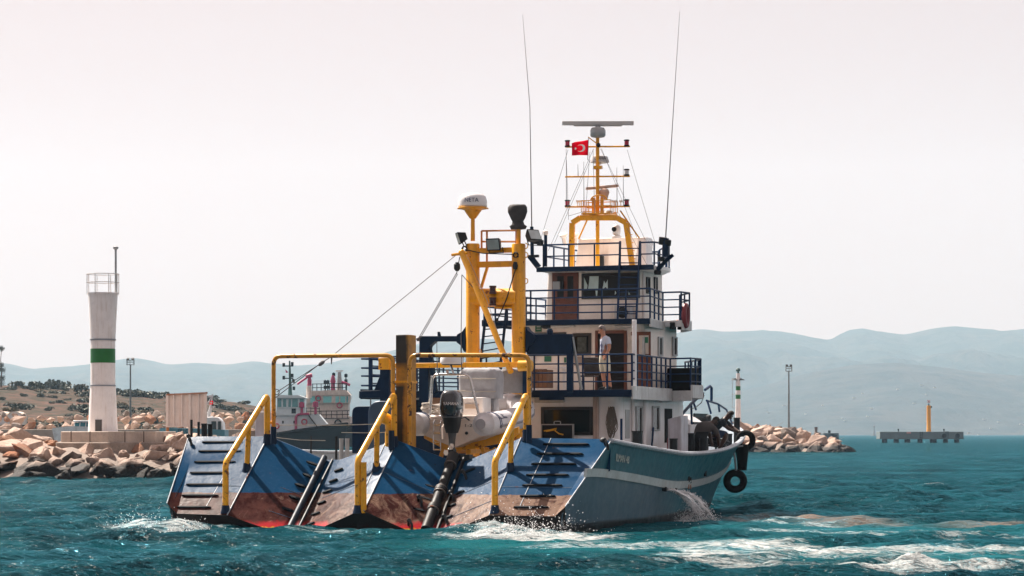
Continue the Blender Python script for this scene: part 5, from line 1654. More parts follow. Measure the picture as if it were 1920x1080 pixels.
def frail(pts, lx, r=.035, name="pulpit_rail"):
    return MB().tube([PX(x,y,lx) if not isinstance(lx,(list,tuple)) else PX(x,y,lx[i]) for i,(x,y) in enumerate(pts)], r, 8).build(name, m_blue, fc)
frail([(1278,778),(1296,757),(1318,737)], 2.9, .045); frail([(1296,757),(1297,795),(1291,803)], 2.8, .035); frail([(1298,748),(1305,768)], 2.6, .035)
frail([(1322,731),(1331,724),(1334,727),(1334,752)], 2.4, .045)
frail([(1325,751),(1345,757),(1362,768),(1368,782),(1373,795)], [2.0,1.9,1.8,1.7,1.6], .035)
frail([(1326,751),(1333,775)], 2.0, .035); frail([(1347,758),(1349,772)], 1.9, .035)
wp = PX(1316,772,1.6); wp.z = 2.85; MB().box(wp, (.28,.3,.20), Euler((.1,.2,.3)).to_matrix()).lathe([(.11,-.3),(.11,.3)], 12, wp, (1,0,0)).build("windlass", m_dark, fc, bevel=.03)
MB().tube([PX(x,y,2.95) for x,y in ((1317,733),(1320,742),(1315,755),(1306,763),(1296,767))], .014, 6).build("deck_cable", m_dark, fc)
MB().tube(arc(PX(1278,764,2.95), .10, 0, 300, 12, (0,1,0),(0,0,1)), .02, 6).build("hose_loop", mat("red_hose", (.25,.04,.05), .5), fc)
# tall locker with sloping top
a = PX(1256,790,3.55); b = PX(1289,845,3.55)
y0,y1 = a.y, PX(1277,800,3.55).y
zt = PX(1277,779,3.55).z; zt0 = PX(1256,786,3.55).z
lx0, lx1 = PY(1252,800,12.9).x, PY(1277,800,12.9).x; dl = max(.3, PX(1290,800,lx1).y-12.9)
zt0, zt = PY(1252,786,12.9).z, PY(1277,779,12.9).z
lk = MB().prism([Vector((lx0,12.9,DECK_Z)),Vector((lx0,12.9,zt0)),Vector((lx1,12.9,zt)),Vector((lx1,12.9,DECK_Z))], (0,dl,0)).build("deck_locker", m_lav, boat, bevel=.015)
for px in (1257,): pass
# bollards along the starboard bulwark
for px,y0,y1,w,lx in ((1263,822,848,15,4.45),(1296,812,850,12,4.0),(1319,822,850,15,4.30),(1366,813,840,14,3.30),(1381.5,783,825,12,2.6)):
    bollard(px,y0,y1,w,lx)
bollard(1195,808,838,20,4.5,"mooring_drum",m_dark)
a = PX(1165,785,3.9); b = PX(1165,832,3.9); MB().cyl(b,a,.035,8).build("rail_pin", m_blue, boat)
MB().ball(PY(1131,829,RD), (.10,.10,.12), 10, 8).build("corner_knob", m_dark, boat)

# ================================================================== THINGS ABOARD
BASE = {}
def to_world(l):
    return Vector((SHIP_O.x+CY*l[0]+SY*l[1], SHIP_O.y-SY*l[0]+CY*l[1], l[2]))
def deck_thing(name, label, cat, base, group=None):
    o = thing(name, label, cat, to_world(base), -SHIP_YAW, group); BASE[o.name] = Vector(base); return o
def dpart(mb, name, m, th, bevel=0, angle=35):
    root = th
    while root.parent is not None: root = root.parent
    b = BASE[root.name]
    mb.v = [tuple(Vector(p)-b) for p in mb.v]
    return mb.build(name, m, th, bevel=bevel, angle=angle)
def single(mb, name, m, label, cat, base, group=None, bevel=0, angle=35):
    b = Vector(base); mb.v = [tuple(Vector(p)-b) for p in mb.v]
    o = mb.build(name, m, None, bevel=bevel, angle=angle); o.location = to_world(b); o.rotation_euler = (0,0,-SHIP_YAW)
    return tag(o, label, cat, group)

# ---------------------------------------------------------------- inflatable boat
m_tube = mat("hypalon_white", (.56,.56,.59), .42, var=.06, vs=3, grime=.25)
m_grp = mat("gelcoat_white_warmed", (.70,.60,.53), .30, var=.06, vs=2, grime=.2)  # white gelcoat with warm reflected light put into the colour
m_cowl = mat("outboard_black", (.016,.022,.030), .16, var=.1, coat=.5)
rib = deck_thing("inflatable_boat", "white rigid inflatable boat with black outboard engine in the yellow deck cradle", "inflatable boat", (.7,6,2.0))
sL = PY(783,797,4.0); sR = PY(914,794,4.0); TR = .30
cx = (sL.x+sR.x)/2; hw = (sR.x-sL.x)/2
def tubeside(s):
    pts = []
    for ly,w,z in ((3.72,1.0,0),(4.2,1.0,.0),(5.2,1.0,.06),(6.2,.97,.16),(7.0,.84,.30),(7.6,.62,.44),(8.05,.32,.52),(8.2,0,.55)):
        pts.append(Vector((cx+s*hw*w, ly, (sL.z+sR.z)/2+z)))
    return pts
for s in (-1,1):
    P = tubeside(s)
    t_ = MB().tube([P[0]+Vector((0,-.20,0)),P[0]+Vector((0,-.19,0)),P[0]+Vector((0,-.02,0))]+P[0:], [.10,.10,.25]+[TR]*len(P), 18)
    dpart(t_, "tube", m_tube, rib, angle=50)
    dpart(MB().lathe([(.135,0),(.135,.015)], 18, P[0]+Vector((0,-.205,0)), (0,-1,0)), "tube_end_cap", mat("cap_grey", (.30,.30,.33), .5), rib)
    for yy in (4.15,4.25):
        dpart(MB().tube([Vector((cx+s*hw+TR*1.015*math.cos(R(a_)), yy, P[1].z+TR*1.015*math.sin(R(a_)))) for a_ in range(-20,201,20)], .012, 5), "tube_stripe", m_navytxt, rib)
    q = [p+Vector((s*TR*1.0,0,-.04)) for p in P[1:7]]
    dpart(MB().tube(q, .035, 6), "rubbing_strake", mat("strake_grey", (.22,.23,.26), .6), rib)
    hnd = [p+Vector((s*.10,0,TR)) for p in P[3:7]]
    for p in hnd[:3]:
        dpart(MB().tube(bend([p+Vector((0,-.14,-.05)),p+Vector((0,-.1,.07)),p+Vector((0,.1,.07)),p+Vector((0,.14,-.05))], .05, 3), .018, 6), "grab_handle", m_dark, rib)
# grab line, dark wear patches and lashings
for s in (-1,1):
    P = tubeside(s); gl_ = []
    for i in range(1,7):
        for t in (0,.5):
            q = P[i].lerp(P[min(7,i+1)], t); gl_.append(q+Vector((s*TR*.86,0,TR*.55-(.09 if t else 0))))
    dpart(MB().tube(gl_, .014, 6), "grab_line", m_navytxt, rib)
    for y0_,y1_ in ((4.45,4.75),(4.95,5.35)):
        rr_ = []
        for yy in (y0_,y1_):
            rr_.append([Vector((cx+s*hw+(TR+.006)*math.cos(R(a_))*s, yy, P[1].z+.03*(yy-4.2)+(TR+.006)*math.sin(R(a_)))) for a_ in range(28,71,7)])
        dpart(MB().loft(rr_, closed=False), "tube_patch", mat("patch_grey_blue", (.10,.115,.16), .7, var=.4, vs=14), rib)
# lettering scuffs on the starboard tube
for ly,l in ((4.75,.30),(5.25,.35)):
    pass
# hull: V bottom from transom to bow
zt = PY(850,790,4.1).z; zc = PY(850,814,4.1).z; zk = PY(848,839,4.1).z
rings = []
for ly,w,zk_,zc_,zt_ in ((4.1,1.0,zk,zc,zt),(5.5,1.0,zk+.02,zc+.05,zt+.02),(6.8,.82,zk+.14,zc+.18,zt+.16),(7.7,.45,zk+.38,zc+.36,zt+.30),(8.1,.06,zk+.60,zc+.52,zt+.42)):
    W_ = (hw-.06)*w
    rings.append([Vector((cx-W_,ly,zt_)),Vector((cx-W_,ly,zc_)),Vector((cx,ly,zk_)),Vector((cx+W_,ly,zc_)),Vector((cx+W_,ly,zt_))])
dpart(MB().loft(rings), "hull", m_grp, rib, angle=25)
# splash well, rear bench
tw = PY(905,757,4.6); 
dpart(MB().bb((cx-hw*.72,4.12,zt-.02),(cx+hw*.72,4.55,zt+.16)), "splash_well", m_grp, rib, bevel=.05)
a = PY(864,745,5.1); b = PY(906,790,5.1)
seat = dpart(MB().bb((a.x,5.1,zt),(b.x,5.7,a.z)), "helm_seat", mat("seat_white", (.70,.67,.65), .45), rib, bevel=.04)
c = PY(872,757,5.08); d = PY(897,766,5.08); dpart(MB().bb((c.x,5.06,d.z),(d.x,5.12,c.z)), "seat_locker", mat("seat_tan", (.40,.31,.24), .5), rib, bevel=.01)
# canvas covers
def cover(x0,x1,y0,y1,ly,dep,name,m,seed,topw=.92):
    a = PY(x0,y0,ly); b = PY(x1,y1,ly); g_ = random.Random(seed); mb = MB(); rings = []
    cxx = (a.x+b.x)/2; w = (b.x-a.x)/2; hh = a.z-b.z
    for t,s in ((0,.95),(.12,1.0),(.35,1.0),(.6,1.0),(.82,.97),(.94,.88),(1.0,.70)):
        ring = []
        for j in range(32):
            an = 2*math.pi*j/32; cc,ss = math.cos(an),math.sin(an)
            e = .38; ux = math.copysign(abs(cc)**e,cc); uy = math.copysign(abs(ss)**e,ss)
            wr = 1+.09*mnoise.noise(Vector((cc*3,ss*3,t*2.5+seed)))+.05*mnoise.noise(Vector((cc*8,ss*8,t*5+seed)))-.05*abs(mnoise.noise(Vector((cc*5+t*2,ss*5,seed+3))))
            ring.append(Vector((cxx+ux*w*s*wr, ly+dep/2+uy*dep/2*s*wr, b.z+hh*t+.03*mnoise.noise(Vector((cc*3,ss*3,seed))))))
        rings.append(ring)
    mb.loft(rings)
    return dpart(mb, name, m, rib, angle=60)
cover(857,930,690,747,5.6,.7,"console_cover",m_canvas,3)
cover(878,925,742,772,5.9,.5,"cover_skirt",m_canvas,5)
for py_ in (708,732):
    a = PY(857,py_,5.57); b = PY(930,py_+2,5.57); dpart(MB().tube([a,(a+b)/2+Vector((0,-.03,-.02)),b], .012, 6), "lashing", m_rope, rib)
cover(933,984,690,736,7.3,.7,"bow_gear_cover",mat("grey_canvas_dark", (.22,.225,.24), .85, var=.2, bump=.02, bs=6),8)
# outboard
ob_ = MB(); oy = 3.55; Yw = SHIP_O.y+CY*oy
ctr = PY(847,755,oy); sc_ = 1/F*(SHIP_O.y-SY*ctr.x+CY*oy)
def orng(py, wpx, dlen, yoff=0, e=.55):
    z = PY(847,py,oy).z; r = []
    for j in range(24):
        an = 2*math.pi*j/24; cc,ss = math.cos(an),math.sin(an)
        r.append(Vector((ctr.x+math.copysign(abs(cc)**e,cc)*wpx/2*sc_, oy+yoff+math.copysign(abs(ss)**e,ss)*dlen/2, z)))
    return r
eng = dpart(MB().loft([orng(781,34,.55),orng(776,37,.62),orng(765,38,.66),orng(750,37,.66),orng(740,33,.62),orng(734,26,.50),orng(732,17,.36)]), "outboard_engine", m_cowl, rib, angle=50)
dpart(MB().loft([orng(783,32,.52),orng(778,35,.57)]), "cowl_seam", mat("cowl_seam_grey", (.12,.13,.15), .3), eng)
dpart(MB().loft([orng(812,20,.30,.02),orng(800,27,.40,.03),orng(786,31,.46,.02),orng(781,33,.5)]), "engine_midsection", m_dark, eng, angle=50)
dpart(MB().loft([orng(850,5,.34,.0),orng(842,7,.42,.0),orng(838,6,.30,.0),orng(826,9,.25,.02),orng(811,14,.26,.02)]), "gearcase", mat("gearcase_grey", (.035,.04,.045), .4), eng, angle=50)
pc = PY(845,846,oy-.25)
pr = MB(); pr.lathe([(.055,0),(.055,.16),(.03,.2)], 12, pc+Vector((0,.12,0)), (0,-1,0))
for k in range(3):
    an = R(75+120*k); u = Vector((math.cos(an),0,math.sin(an))); v = Vector((-math.sin(an),0,math.cos(an)))
    pts = [pc+u*.04+v*.03+Vector((0,.03,0)), pc+u*.10+v*.085+Vector((0,.04,0)), pc+u*.185+v*.06+Vector((0,.02,0)), pc+u*.20-v*.02, pc+u*.14-v*.07-Vector((0,.03,0)), pc+u*.04-v*.03-Vector((0,.03,0))]
    pr.prism(pts, (0,.012,0))
dpart(pr, "propeller", mat("propeller_steel", (.62,.58,.55), .3, metal=.5), eng)
dpart(MB().lathe([(.035,0),(.035,.02)], 10, pc+Vector((0,-.09,0)), (0,-1,0)), "propeller_hub", mat("hub_orange", (.5,.14,.05), .4), eng)
m_wtxt = mat("white_lettering", (.75,.75,.76), .5)
lo_ = lettering("YAMAHA", .105, PY(845.5,757,oy-.345)-BASE[rib.name], (1,0,0), (0,0,1), m_wtxt, eng, "engine_lettering")
for s in (-1,1):
    p = PY(847+s*14,798,4.0); dpart(MB().tube([p+Vector((0,.12,.1)), p+Vector((0,-.1,-.05)), p+Vector((-s*.05,-.2,-.35))], .035, 8), "engine_bracket", m_grp, eng)
dpart(MB().tube([PY(862,785,4.0),PY(872,782,3.9),PY(880,788,4.05)], .02, 6), "fuel_hose", m_dark, eng)
# stainless arch with radar
arch = dpart(MB().tube(bend([PY(806,792,4.25),PY(811,702,4.25),PY(880,702,4.25),PY(900,788,4.25)], .18, 5), .032, 10).tube(bend([PY(801,792,4.6),PY(809,705,4.3)], .1, 2), .028, 8), "radar_arch", m_steel, rib)
p = PY(847,683,4.3); rr = 22/F*(SHIP_O.y-SY*p.x+CY*4.3)
dpart(MB().lathe([(rr*.85,0),(rr,.04),(rr,.13),(rr*.9,.20),(rr*.4,.235),(.01,.24)], 24, p), "radar_dome", mat("dome_white", (.7,.7,.7), .35), arch)
dpart(MB().lathe([(rr*.8,-.02),(rr*.86,.01)], 20, p), "radar_base", m_dark, arch)
dpart(MB().tube([PY(851,702,4.25), PY(845,684,4.3)], .03, 8), "radar_post", m_steel, arch)
for px,y1 in ((820,643),(866,640)):
    dpart(MB().tube([PY(px,702,4.25),PY(px-1,y1,4.25)], [.014,.009], 6), "aerial", m_wire, arch)
dpart(MB().lathe([(.02,0),(.035,.03),(.035,.08),(.01,.10)], 8, PY(839,700,4.25)), "stern_light", mat("pale_pink", (.7,.5,.45), .4), arch)
# boarding ladder on the transom
ld = MB(); ld.tube(bend([PY(813,843,3.95),PY(813,792,3.95),PY(815,787,4.1)], .05,3), .017, 6); ld.tube(bend([PY(826,845,3.95),PY(826,792,3.95),PY(828,787,4.1)], .05,3), .017, 6)
for py in (797,812,829,843): ld.bar(PY(813,py,3.95),PY(826,py,3.95),.05,.035)
dpart(ld, "boarding_ladder", m_steel, rib)
dpart(MB().lathe([(.04,0),(.04,.03)], 12, PY(875,812,4.08), (0,-1,0)), "drain_plug", m_dark, rib)
lettering("1-2", .11, PY(878,798,4.085)-BASE[rib.name], (1,0,0), (0,0,1), mat("dark_lettering", (.05,.05,.06), .5), rib, "transom_lettering", sx=1.6)

# rope pile on the stern of the inflatable
rp = MB(); g_ = random.Random(4); base = PY(812,778,4.5)
for k in range(7):
    r_ = .18+.05*g_.random(); pts = []
    for i in range(18):
        a_ = i/18*2*math.pi
        pts.append(base+Vector((r_*1.35*math.cos(a_)+g_.uniform(-.03,.03), r_*.9*math.sin(a_), .05+k*.035+.04*math.sin(a_*2+k)+g_.uniform(-.015,.015))))
    rp.tube(pts, .022, 6, closed=True)
single(rp, "rope_coil", mat("pale_rope", (.55,.50,.44), .9, bump=.01, bs=50), "pale coil of rope lying on the inflatable boat beside the arch", "rope", base)

# yellow cradle
crd = deck_thing("boat_cradle", "yellow steel cradle holding the white inflatable boat on deck", "cradle", (.7,5.8,DECK_Z))
for ly in (4.7,6.9):
    mb = MB()
    mb.prism([PY(793,806,ly),PY(850,838,ly),PY(910,824,ly),PY(972,800,ly),PY(972,812,ly),PY(955,828,ly),PY(862,846,ly),PY(840,846,ly),PY(795,822,ly)], (0,.10,0))
    dpart(mb, "cradle_arm", m_yel, crd, bevel=.008)
    kx = PY(850,840,ly)
    for s in (-1,-.35,.25,1):
        x = cx+s*hw*.75
        dpart(MB().bar(Vector((x,ly+.05,DECK_Z)), Vector((cx+s*hw*.55,ly+.05,kx.z+.02)), .09, .09), "cradle_leg", m_yel, crd)
for s in (-.35,.25):
    dpart(MB().bar(Vector((cx+s*hw*.75,4.7,kx.z-.08)), Vector((cx+s*hw*.75,7.0,kx.z-.08)), .09, .1), "cradle_rail", m_yel, crd)
dpart(MB().bar(Vector((cx+.2,4.7,DECK_Z+.1)), Vector((cx+.9,4.72,kx.z)), .07,.07), "cradle_brace", m_yel, crd)
for x in (cx+.28,cx-.05):
    dpart(MB().lathe([(.07,-.18),(.07,.18)], 12, Vector((x,4.4,DECK_Z+.22)), (1,0,0)), "keel_roller", m_dark, crd)

# ---------------------------------------------------------------- loose gear
a = PY(1014,795,9.9); b = PY(1075,825,9.9)
bdth = deck_thing("black_board", "black board with silver rim and yellow marks leaning before the lower window", "board", ((a.x+b.x)/2,9.9,DECK_Z))
dpart(MB().bb((a.x+.03,9.92,DECK_Z+.02),(b.x-.03,9.96,a.z-.03)), "board_face", m_black, bdth)
dpart(MB().bb((a.x,9.90,DECK_Z),(a.x+.03,9.98,a.z)).bb((b.x-.03,9.90,DECK_Z),(b.x,9.98,a.z)).bb((a.x+.03,9.90,a.z-.03),(b.x-.03,9.98,a.z)), "board_rim", m_galv, bdth)
mk = [PY(x,y,9.90) for x,y in ((1020,808),(1032,806),(1043,803),(1041,808),(1048,813),(1056,815))]
dpart(MB().tube(mk, .02, 6).tube([PY(x,y,9.90) for x,y in ((1024,809),(1040,806))], .016, 6), "yellow_mark", mat("marker_yellow", (.70,.36,.01), .5), bdth)
dpart(MB().tube(bend([PY(1039,795,9.92),PY(1039,790,9.92),PY(1051,790,9.92),PY(1051,795,9.92)], .03,3), .014, 6), "board_handle", m_galv, bdth)

# hanging bundle of line beside the lower window
base = PY(1147,792,LY-.12); rp = MB(); g_ = random.Random(9)
for k in range(26):
    w = g_.uniform(.05,.16); h0 = PY(1147,762+g_.uniform(0,6),LY).z; h1 = PY(1147,800+g_.uniform(-8,26),LY).z
    x0 = base.x+g_.uniform(-.05,.05); yy = base.y-g_.uniform(0,.10)
    rp.tube(bend([Vector((x0-w*.3,yy,h0)),Vector((x0-w,yy,h1+.15)),Vector((x0,yy,h1)),Vector((x0+w,yy,h1+.2)),Vector((x0+w*.2,yy,h0))], .15,3), .011, 5)
single(rp, "rope_bundle", mat("old_rope", (.16,.14,.12), .9), "dark tangled bundle of line hanging at the corner of the lower house", "rope", base)
# fire extinguisher
b = PX(1250,842,3.35)
fe = deck_thing("fire_extinguisher", "dark red fire extinguisher standing beside the tall grey locker", "extinguisher", (3.35,b.y,DECK_Z))
dpart(MB().lathe([(.085,0),(.09,.02),(.09,.62),(.06,.72),(.03,.76)], 16, (3.45,b.y,DECK_Z+.05)), "cylinder", mat("extinguisher_red", (.30,.012,.018), .3), fe)
dpart(MB().tube(bend([(3.45,b.y,DECK_Z+.80),(3.45,b.y,DECK_Z+.90),(3.45,b.y-.12,DECK_Z+.86),(3.45,b.y-.13,DECK_Z+.5)], .05,3), .018, 6), "valve_hose", m_black, fe)
# lifebuoy on the bridge wing rail
lb = PX(1284,592,3.62); ring = MB(); pts = [lb+Vector((.03,.17*math.cos(R(a_)),.30*math.sin(R(a_)))) for a_ in range(0,360,18)]
ring.tube(pts, .075, 10, closed=True)
single(ring, "lifebuoy", mat("lifebuoy_maroon", (.18,.018,.028), .5), "dark red lifebuoy hung on the bridge wing rail", "lifebuoy", lb)
# black locker box on the starboard wing
a = PX(1256,678,4.2); b = PX(1300,728,4.2)
single(MB().bb((3.25,14.5,z2),(3.95,15.4,z2+.72)), "black_chest", m_black, "black chest standing behind the starboard wing rail", "chest", (3.6,14.95,z2), bevel=.03)
# deck chair and crate behind the boat-deck rail
base = PY(1104,735,10.8)
ch = deck_thing("deck_chair", "dark folding chair behind the boat deck rail left of the standing man", "chair", (base.x,10.8,z2))
bx = base.x
dpart(MB().box((bx,10.8,z2+.42), (.44,.42,.04)), "seat", m_canvasd, ch); dpart(MB().box((bx,11.02,z2+.70), (.44,.04,.5), Euler((.2,0,0)).to_matrix()), "backrest", m_canvasd, ch)
for sx in (-1,1):
    for sy in (-1,1): dpart(MB().cyl((bx+sx*.2,10.8+sy*.19,z2),(bx+sx*.2,10.8+sy*.17,z2+.42), .015, 6), "leg", m_dark, ch)
base = PY(1010,735,10.6)
tb = deck_thing("wooden_crate", "brown wooden crate on the boat deck under the red letter sign", "crate", (base.x,10.6,z2))
for i in range(5): dpart(MB().bb((base.x-.3+.125*i,10.4,z2+.12),(base.x-.3+.125*i+.11,10.43,z2+.62)), "plank", mat("crate_wood", (.20,.10,.055), .7, var=.3), tb)
dpart(MB().bb((base.x-.3,10.435,z2+.10),(base.x+.32,10.9,z2+.60)), "crate_body", mat("crate_wood", (.20,.10,.055), .7), tb)
# white table
base = PY(1035,735,11.2)
tb = deck_thing("white_table", "small white table on the boat deck behind the rail", "table", (base.x,11.2,z2))
dpart(MB().bb((base.x-.7,10.9,z2+.66),(base.x+.35,11.5,z2+.70)), "table_top", m_white, tb)
for sx,sy in ((-.6,-.25),(-.6,.25),(.27,-.25),(.27,.25)): dpart(MB().bb((base.x+sx-.03,11.2+sy-.03,z2),(base.x+sx+.03,11.2+sy+.03,z2+.66)), "leg", m_white, tb)

# tyre fenders at the bow
def tyre(c, r, rw, axis, name, label):
    c = Vector(c); ax = Vector(axis).normalized(); u = ax.orthogonal().normalized(); v = ax.cross(u)
    mb = MB(); n, k = 32, 10; vs = []; fs = []
    for i in range(n):
        a_ = 2*math.pi*i/n; d = u*math.cos(a_)+v*math.sin(a_)
        for j in range(k):
            b_ = 2*math.pi*j/k; cc = math.cos(b_); ss = math.sin(b_)
            e = .7; vs.append(c+d*(r-rw+math.copysign(abs(cc)**e,cc)*rw)+ax*(math.copysign(abs(ss)**e,ss)*rw*1.15))
    for i in range(n):
        for j in range(k): fs.append((i*k+j,i*k+(j+1)%k,((i+1)%n)*k+(j+1)%k,((i+1)%n)*k+j))
    mb.add(vs,fs)
    return single(mb, name, m_rubberblack, label, "tyre", c, "tyre fenders at the bow", angle=50)
Yb = 84.0; pm = 1/F*Yb
view = Vector((-SY*1.0,-CY,0))       # direction from the boat back to the camera, roughly
def BL(px,py,d): return to_local(W(px,py,d))
tyre(BL(1378.5,902,83.5), 22.5*pm, 7.0*pm, Vector((.25,-1,.0)), "tyre_fender", "black tyre fender hanging lowest by a rope from the bow")
tyre(BL(1398,826,84.5), 20*pm, 5.2*pm, Vector((-.2,-1,.10)), "tyre_fender", "black tyre fender hooked over the bow rail")
c0 = BL(1391.5,858,84.0)
mb = MB(); rings = []
for t,wx,wy in ((-24,8.5,7),(-16,9.5,8),(0,11,9),(14,12.5,10),(22,12,10),(25,9,8)):
    rings.append([c0+Vector((wx*pm*math.cos(a_)*1.0, wy*pm*math.sin(a_), t*pm)) for a_ in [2*math.pi*j/14 for j in range(14)]])
fd = MB().loft(rings); single(fd, "rubber_fender", m_rubberblack, "black tapered rubber fender hanging over the bow between the tyres", "fender", c0, angle=40)
ro = MB().tube([BL(1374,836,83.5),BL(1378,860,83.3),BL(1380,882,83.4)], .035, 6).tube([BL(1366,832,83.5),BL(1378,838,83.0),BL(1392,836,83.6)], .03, 6)
single(ro, "fender_rope", mat("grey_rope", (.25,.26,.27), .9), "grey rope carrying the fenders at the bow", "rope", BL(1378,860,83.3))
# mooring gear on the fore deck
ml = MB(); g_ = random.Random(3); b0_ = BL(1344,838,82.0)
for k in range(5): ml.tube([b0_+Vector((.35*math.cos(i*.7)+g_.uniform(-.05,.05),.25*math.sin(i*.7),.04*k+g_.uniform(0,.1))) for i in range(10)], .035, 6)
single(ml, "mooring_line", m_dark, "dark heap of mooring line at the feet of the two crewmen", "rope", b0_)

# flag, built as a rippling cloth with star and crescent
fl = MB(); nx,ny = 22,12
fP = lambda u,v: None
tl = PY(1103,262,MYL-.12); wv = Vector((1,0,0))
px_m = 1/F*(SHIP_O.y+CY*MYL)
def fpt(u,v):
    # u from the hoist (right) to the fly (left)
    x = -u*34*px_m; z = -v*29*px_m - u*5*px_m*(1-v*.6) - u*v*(-3)*px_m
    y = .07*math.sin(u*7+v*1.5)*u**.6
    return tl+Vector((x,y,z))
vs = [fpt(i/nx,j/ny) for j in range(ny+1) for i in range(nx+1)]
vs2 = [p+Vector((0,.008,0)) for p in vs]; N = (nx+1)
fs = [(j*N+i,j*N+i+1,(j+1)*N+i+1,(j+1)*N+i) for j in range(ny) for i in range(nx)]
off = len(vs); fs += [tuple(off+k for k in reversed(f)) for f in fs]
flag = deck_thing("flag", "red flag with white crescent and star flying from the mast yard", "flag", tl)
def cloth_mat(name, c):
    m, nt, p, tc = new_mat(name)
    out = [n for n in nt.nodes if n.type == 'OUTPUT_MATERIAL'][0]; nt.nodes.remove(p)
    d_ = nd(nt, "ShaderNodeBsdfDiffuse"); t_ = nd(nt, "ShaderNodeBsdfTranslucent"); x_ = nd(nt, "ShaderNodeMixShader"); x_.inputs[0].default_value = .55
    v = noisetex(nt, tc.outputs['Object'], 6, 3)
    cc = mixc(nt, maprange(nt, v, .3, .7), tuple(q*.9 for q in c), c)
    nt.links.new(cc, d_.inputs[0]); nt.links.new(cc, t_.inputs[0]); nt.links.new(d_.outputs[0], x_.inputs[1]); nt.links.new(t_.outputs[0], x_.inputs[2]); nt.links.new(x_.outputs[0], out.inputs[0])
    return m
m_flag = cloth_mat("flag_red", (.82,.010,.055))
mb = MB(); mb.add(vs+vs2, fs); dpart(mb, "cloth", m_flag, flag, angle=80)
def on_flag(u,v): return fpt(u,v)+Vector((0,-.009,0))
cres = []
R1,R2 = .27,.215; cu,cv = .42,.50; asp = 29/34
o_ = [(cu-R1*asp*math.cos(R(a_)), cv+R1*math.sin(R(a_))) for a_ in range(-142,143,12)]
mb = MB(); outer = []; inner = []
for k in range(25):
    a_ = R(-140+280*k/24)
    outer.append(on_flag(cu-R1*asp*math.cos(a_)*1.0+.0, cv+R1*math.sin(a_)))
for k in range(25):
    a_ = R(-152+304*k/24)
    inner.append(on_flag(cu+.055-R2*asp*math.cos(a_), cv+R2*math.sin(a_)))
# crescent opens to the fly
outer = [on_flag(cu+R1*asp*math.cos(R(180-140+280*k/24)), cv+R1*math.sin(R(180-140+280*k/24))) for k in range(25)]
inner = [on_flag(cu+.07+R2*asp*math.cos(R(180-128+256*k/24)), cv+R2*math.sin(R(180-128+256*k/24))) for k in range(25)]
vs = outer+inner; fs = [(k,k+1,25+k+1,25+k) for k in range(24)]
mb.add(vs,fs); dpart(mb, "crescent", mat("flag_white", (.95,.95,.95), .7), flag)
mb = MB(); sp = []
for k in range(10):
    r_ = .13 if k % 2 == 0 else .05; a_ = R(180+36*k); sp.append(on_flag(cu+.30+r_*asp*math.cos(a_), cv+r_*math.sin(a_)))
mb.add(sp+[on_flag(cu+.30,cv)], [(k,(k+1)%10,10) for k in range(10)]); dpart(mb, "star", mat("flag_white", (.95,.95,.95), .7), flag)
dpart(MB().tube([PY(1103.5,258,MYL-.12),PY(1102,300,MYL-.12)], .010, 6), "halyard", m_wire, flag)

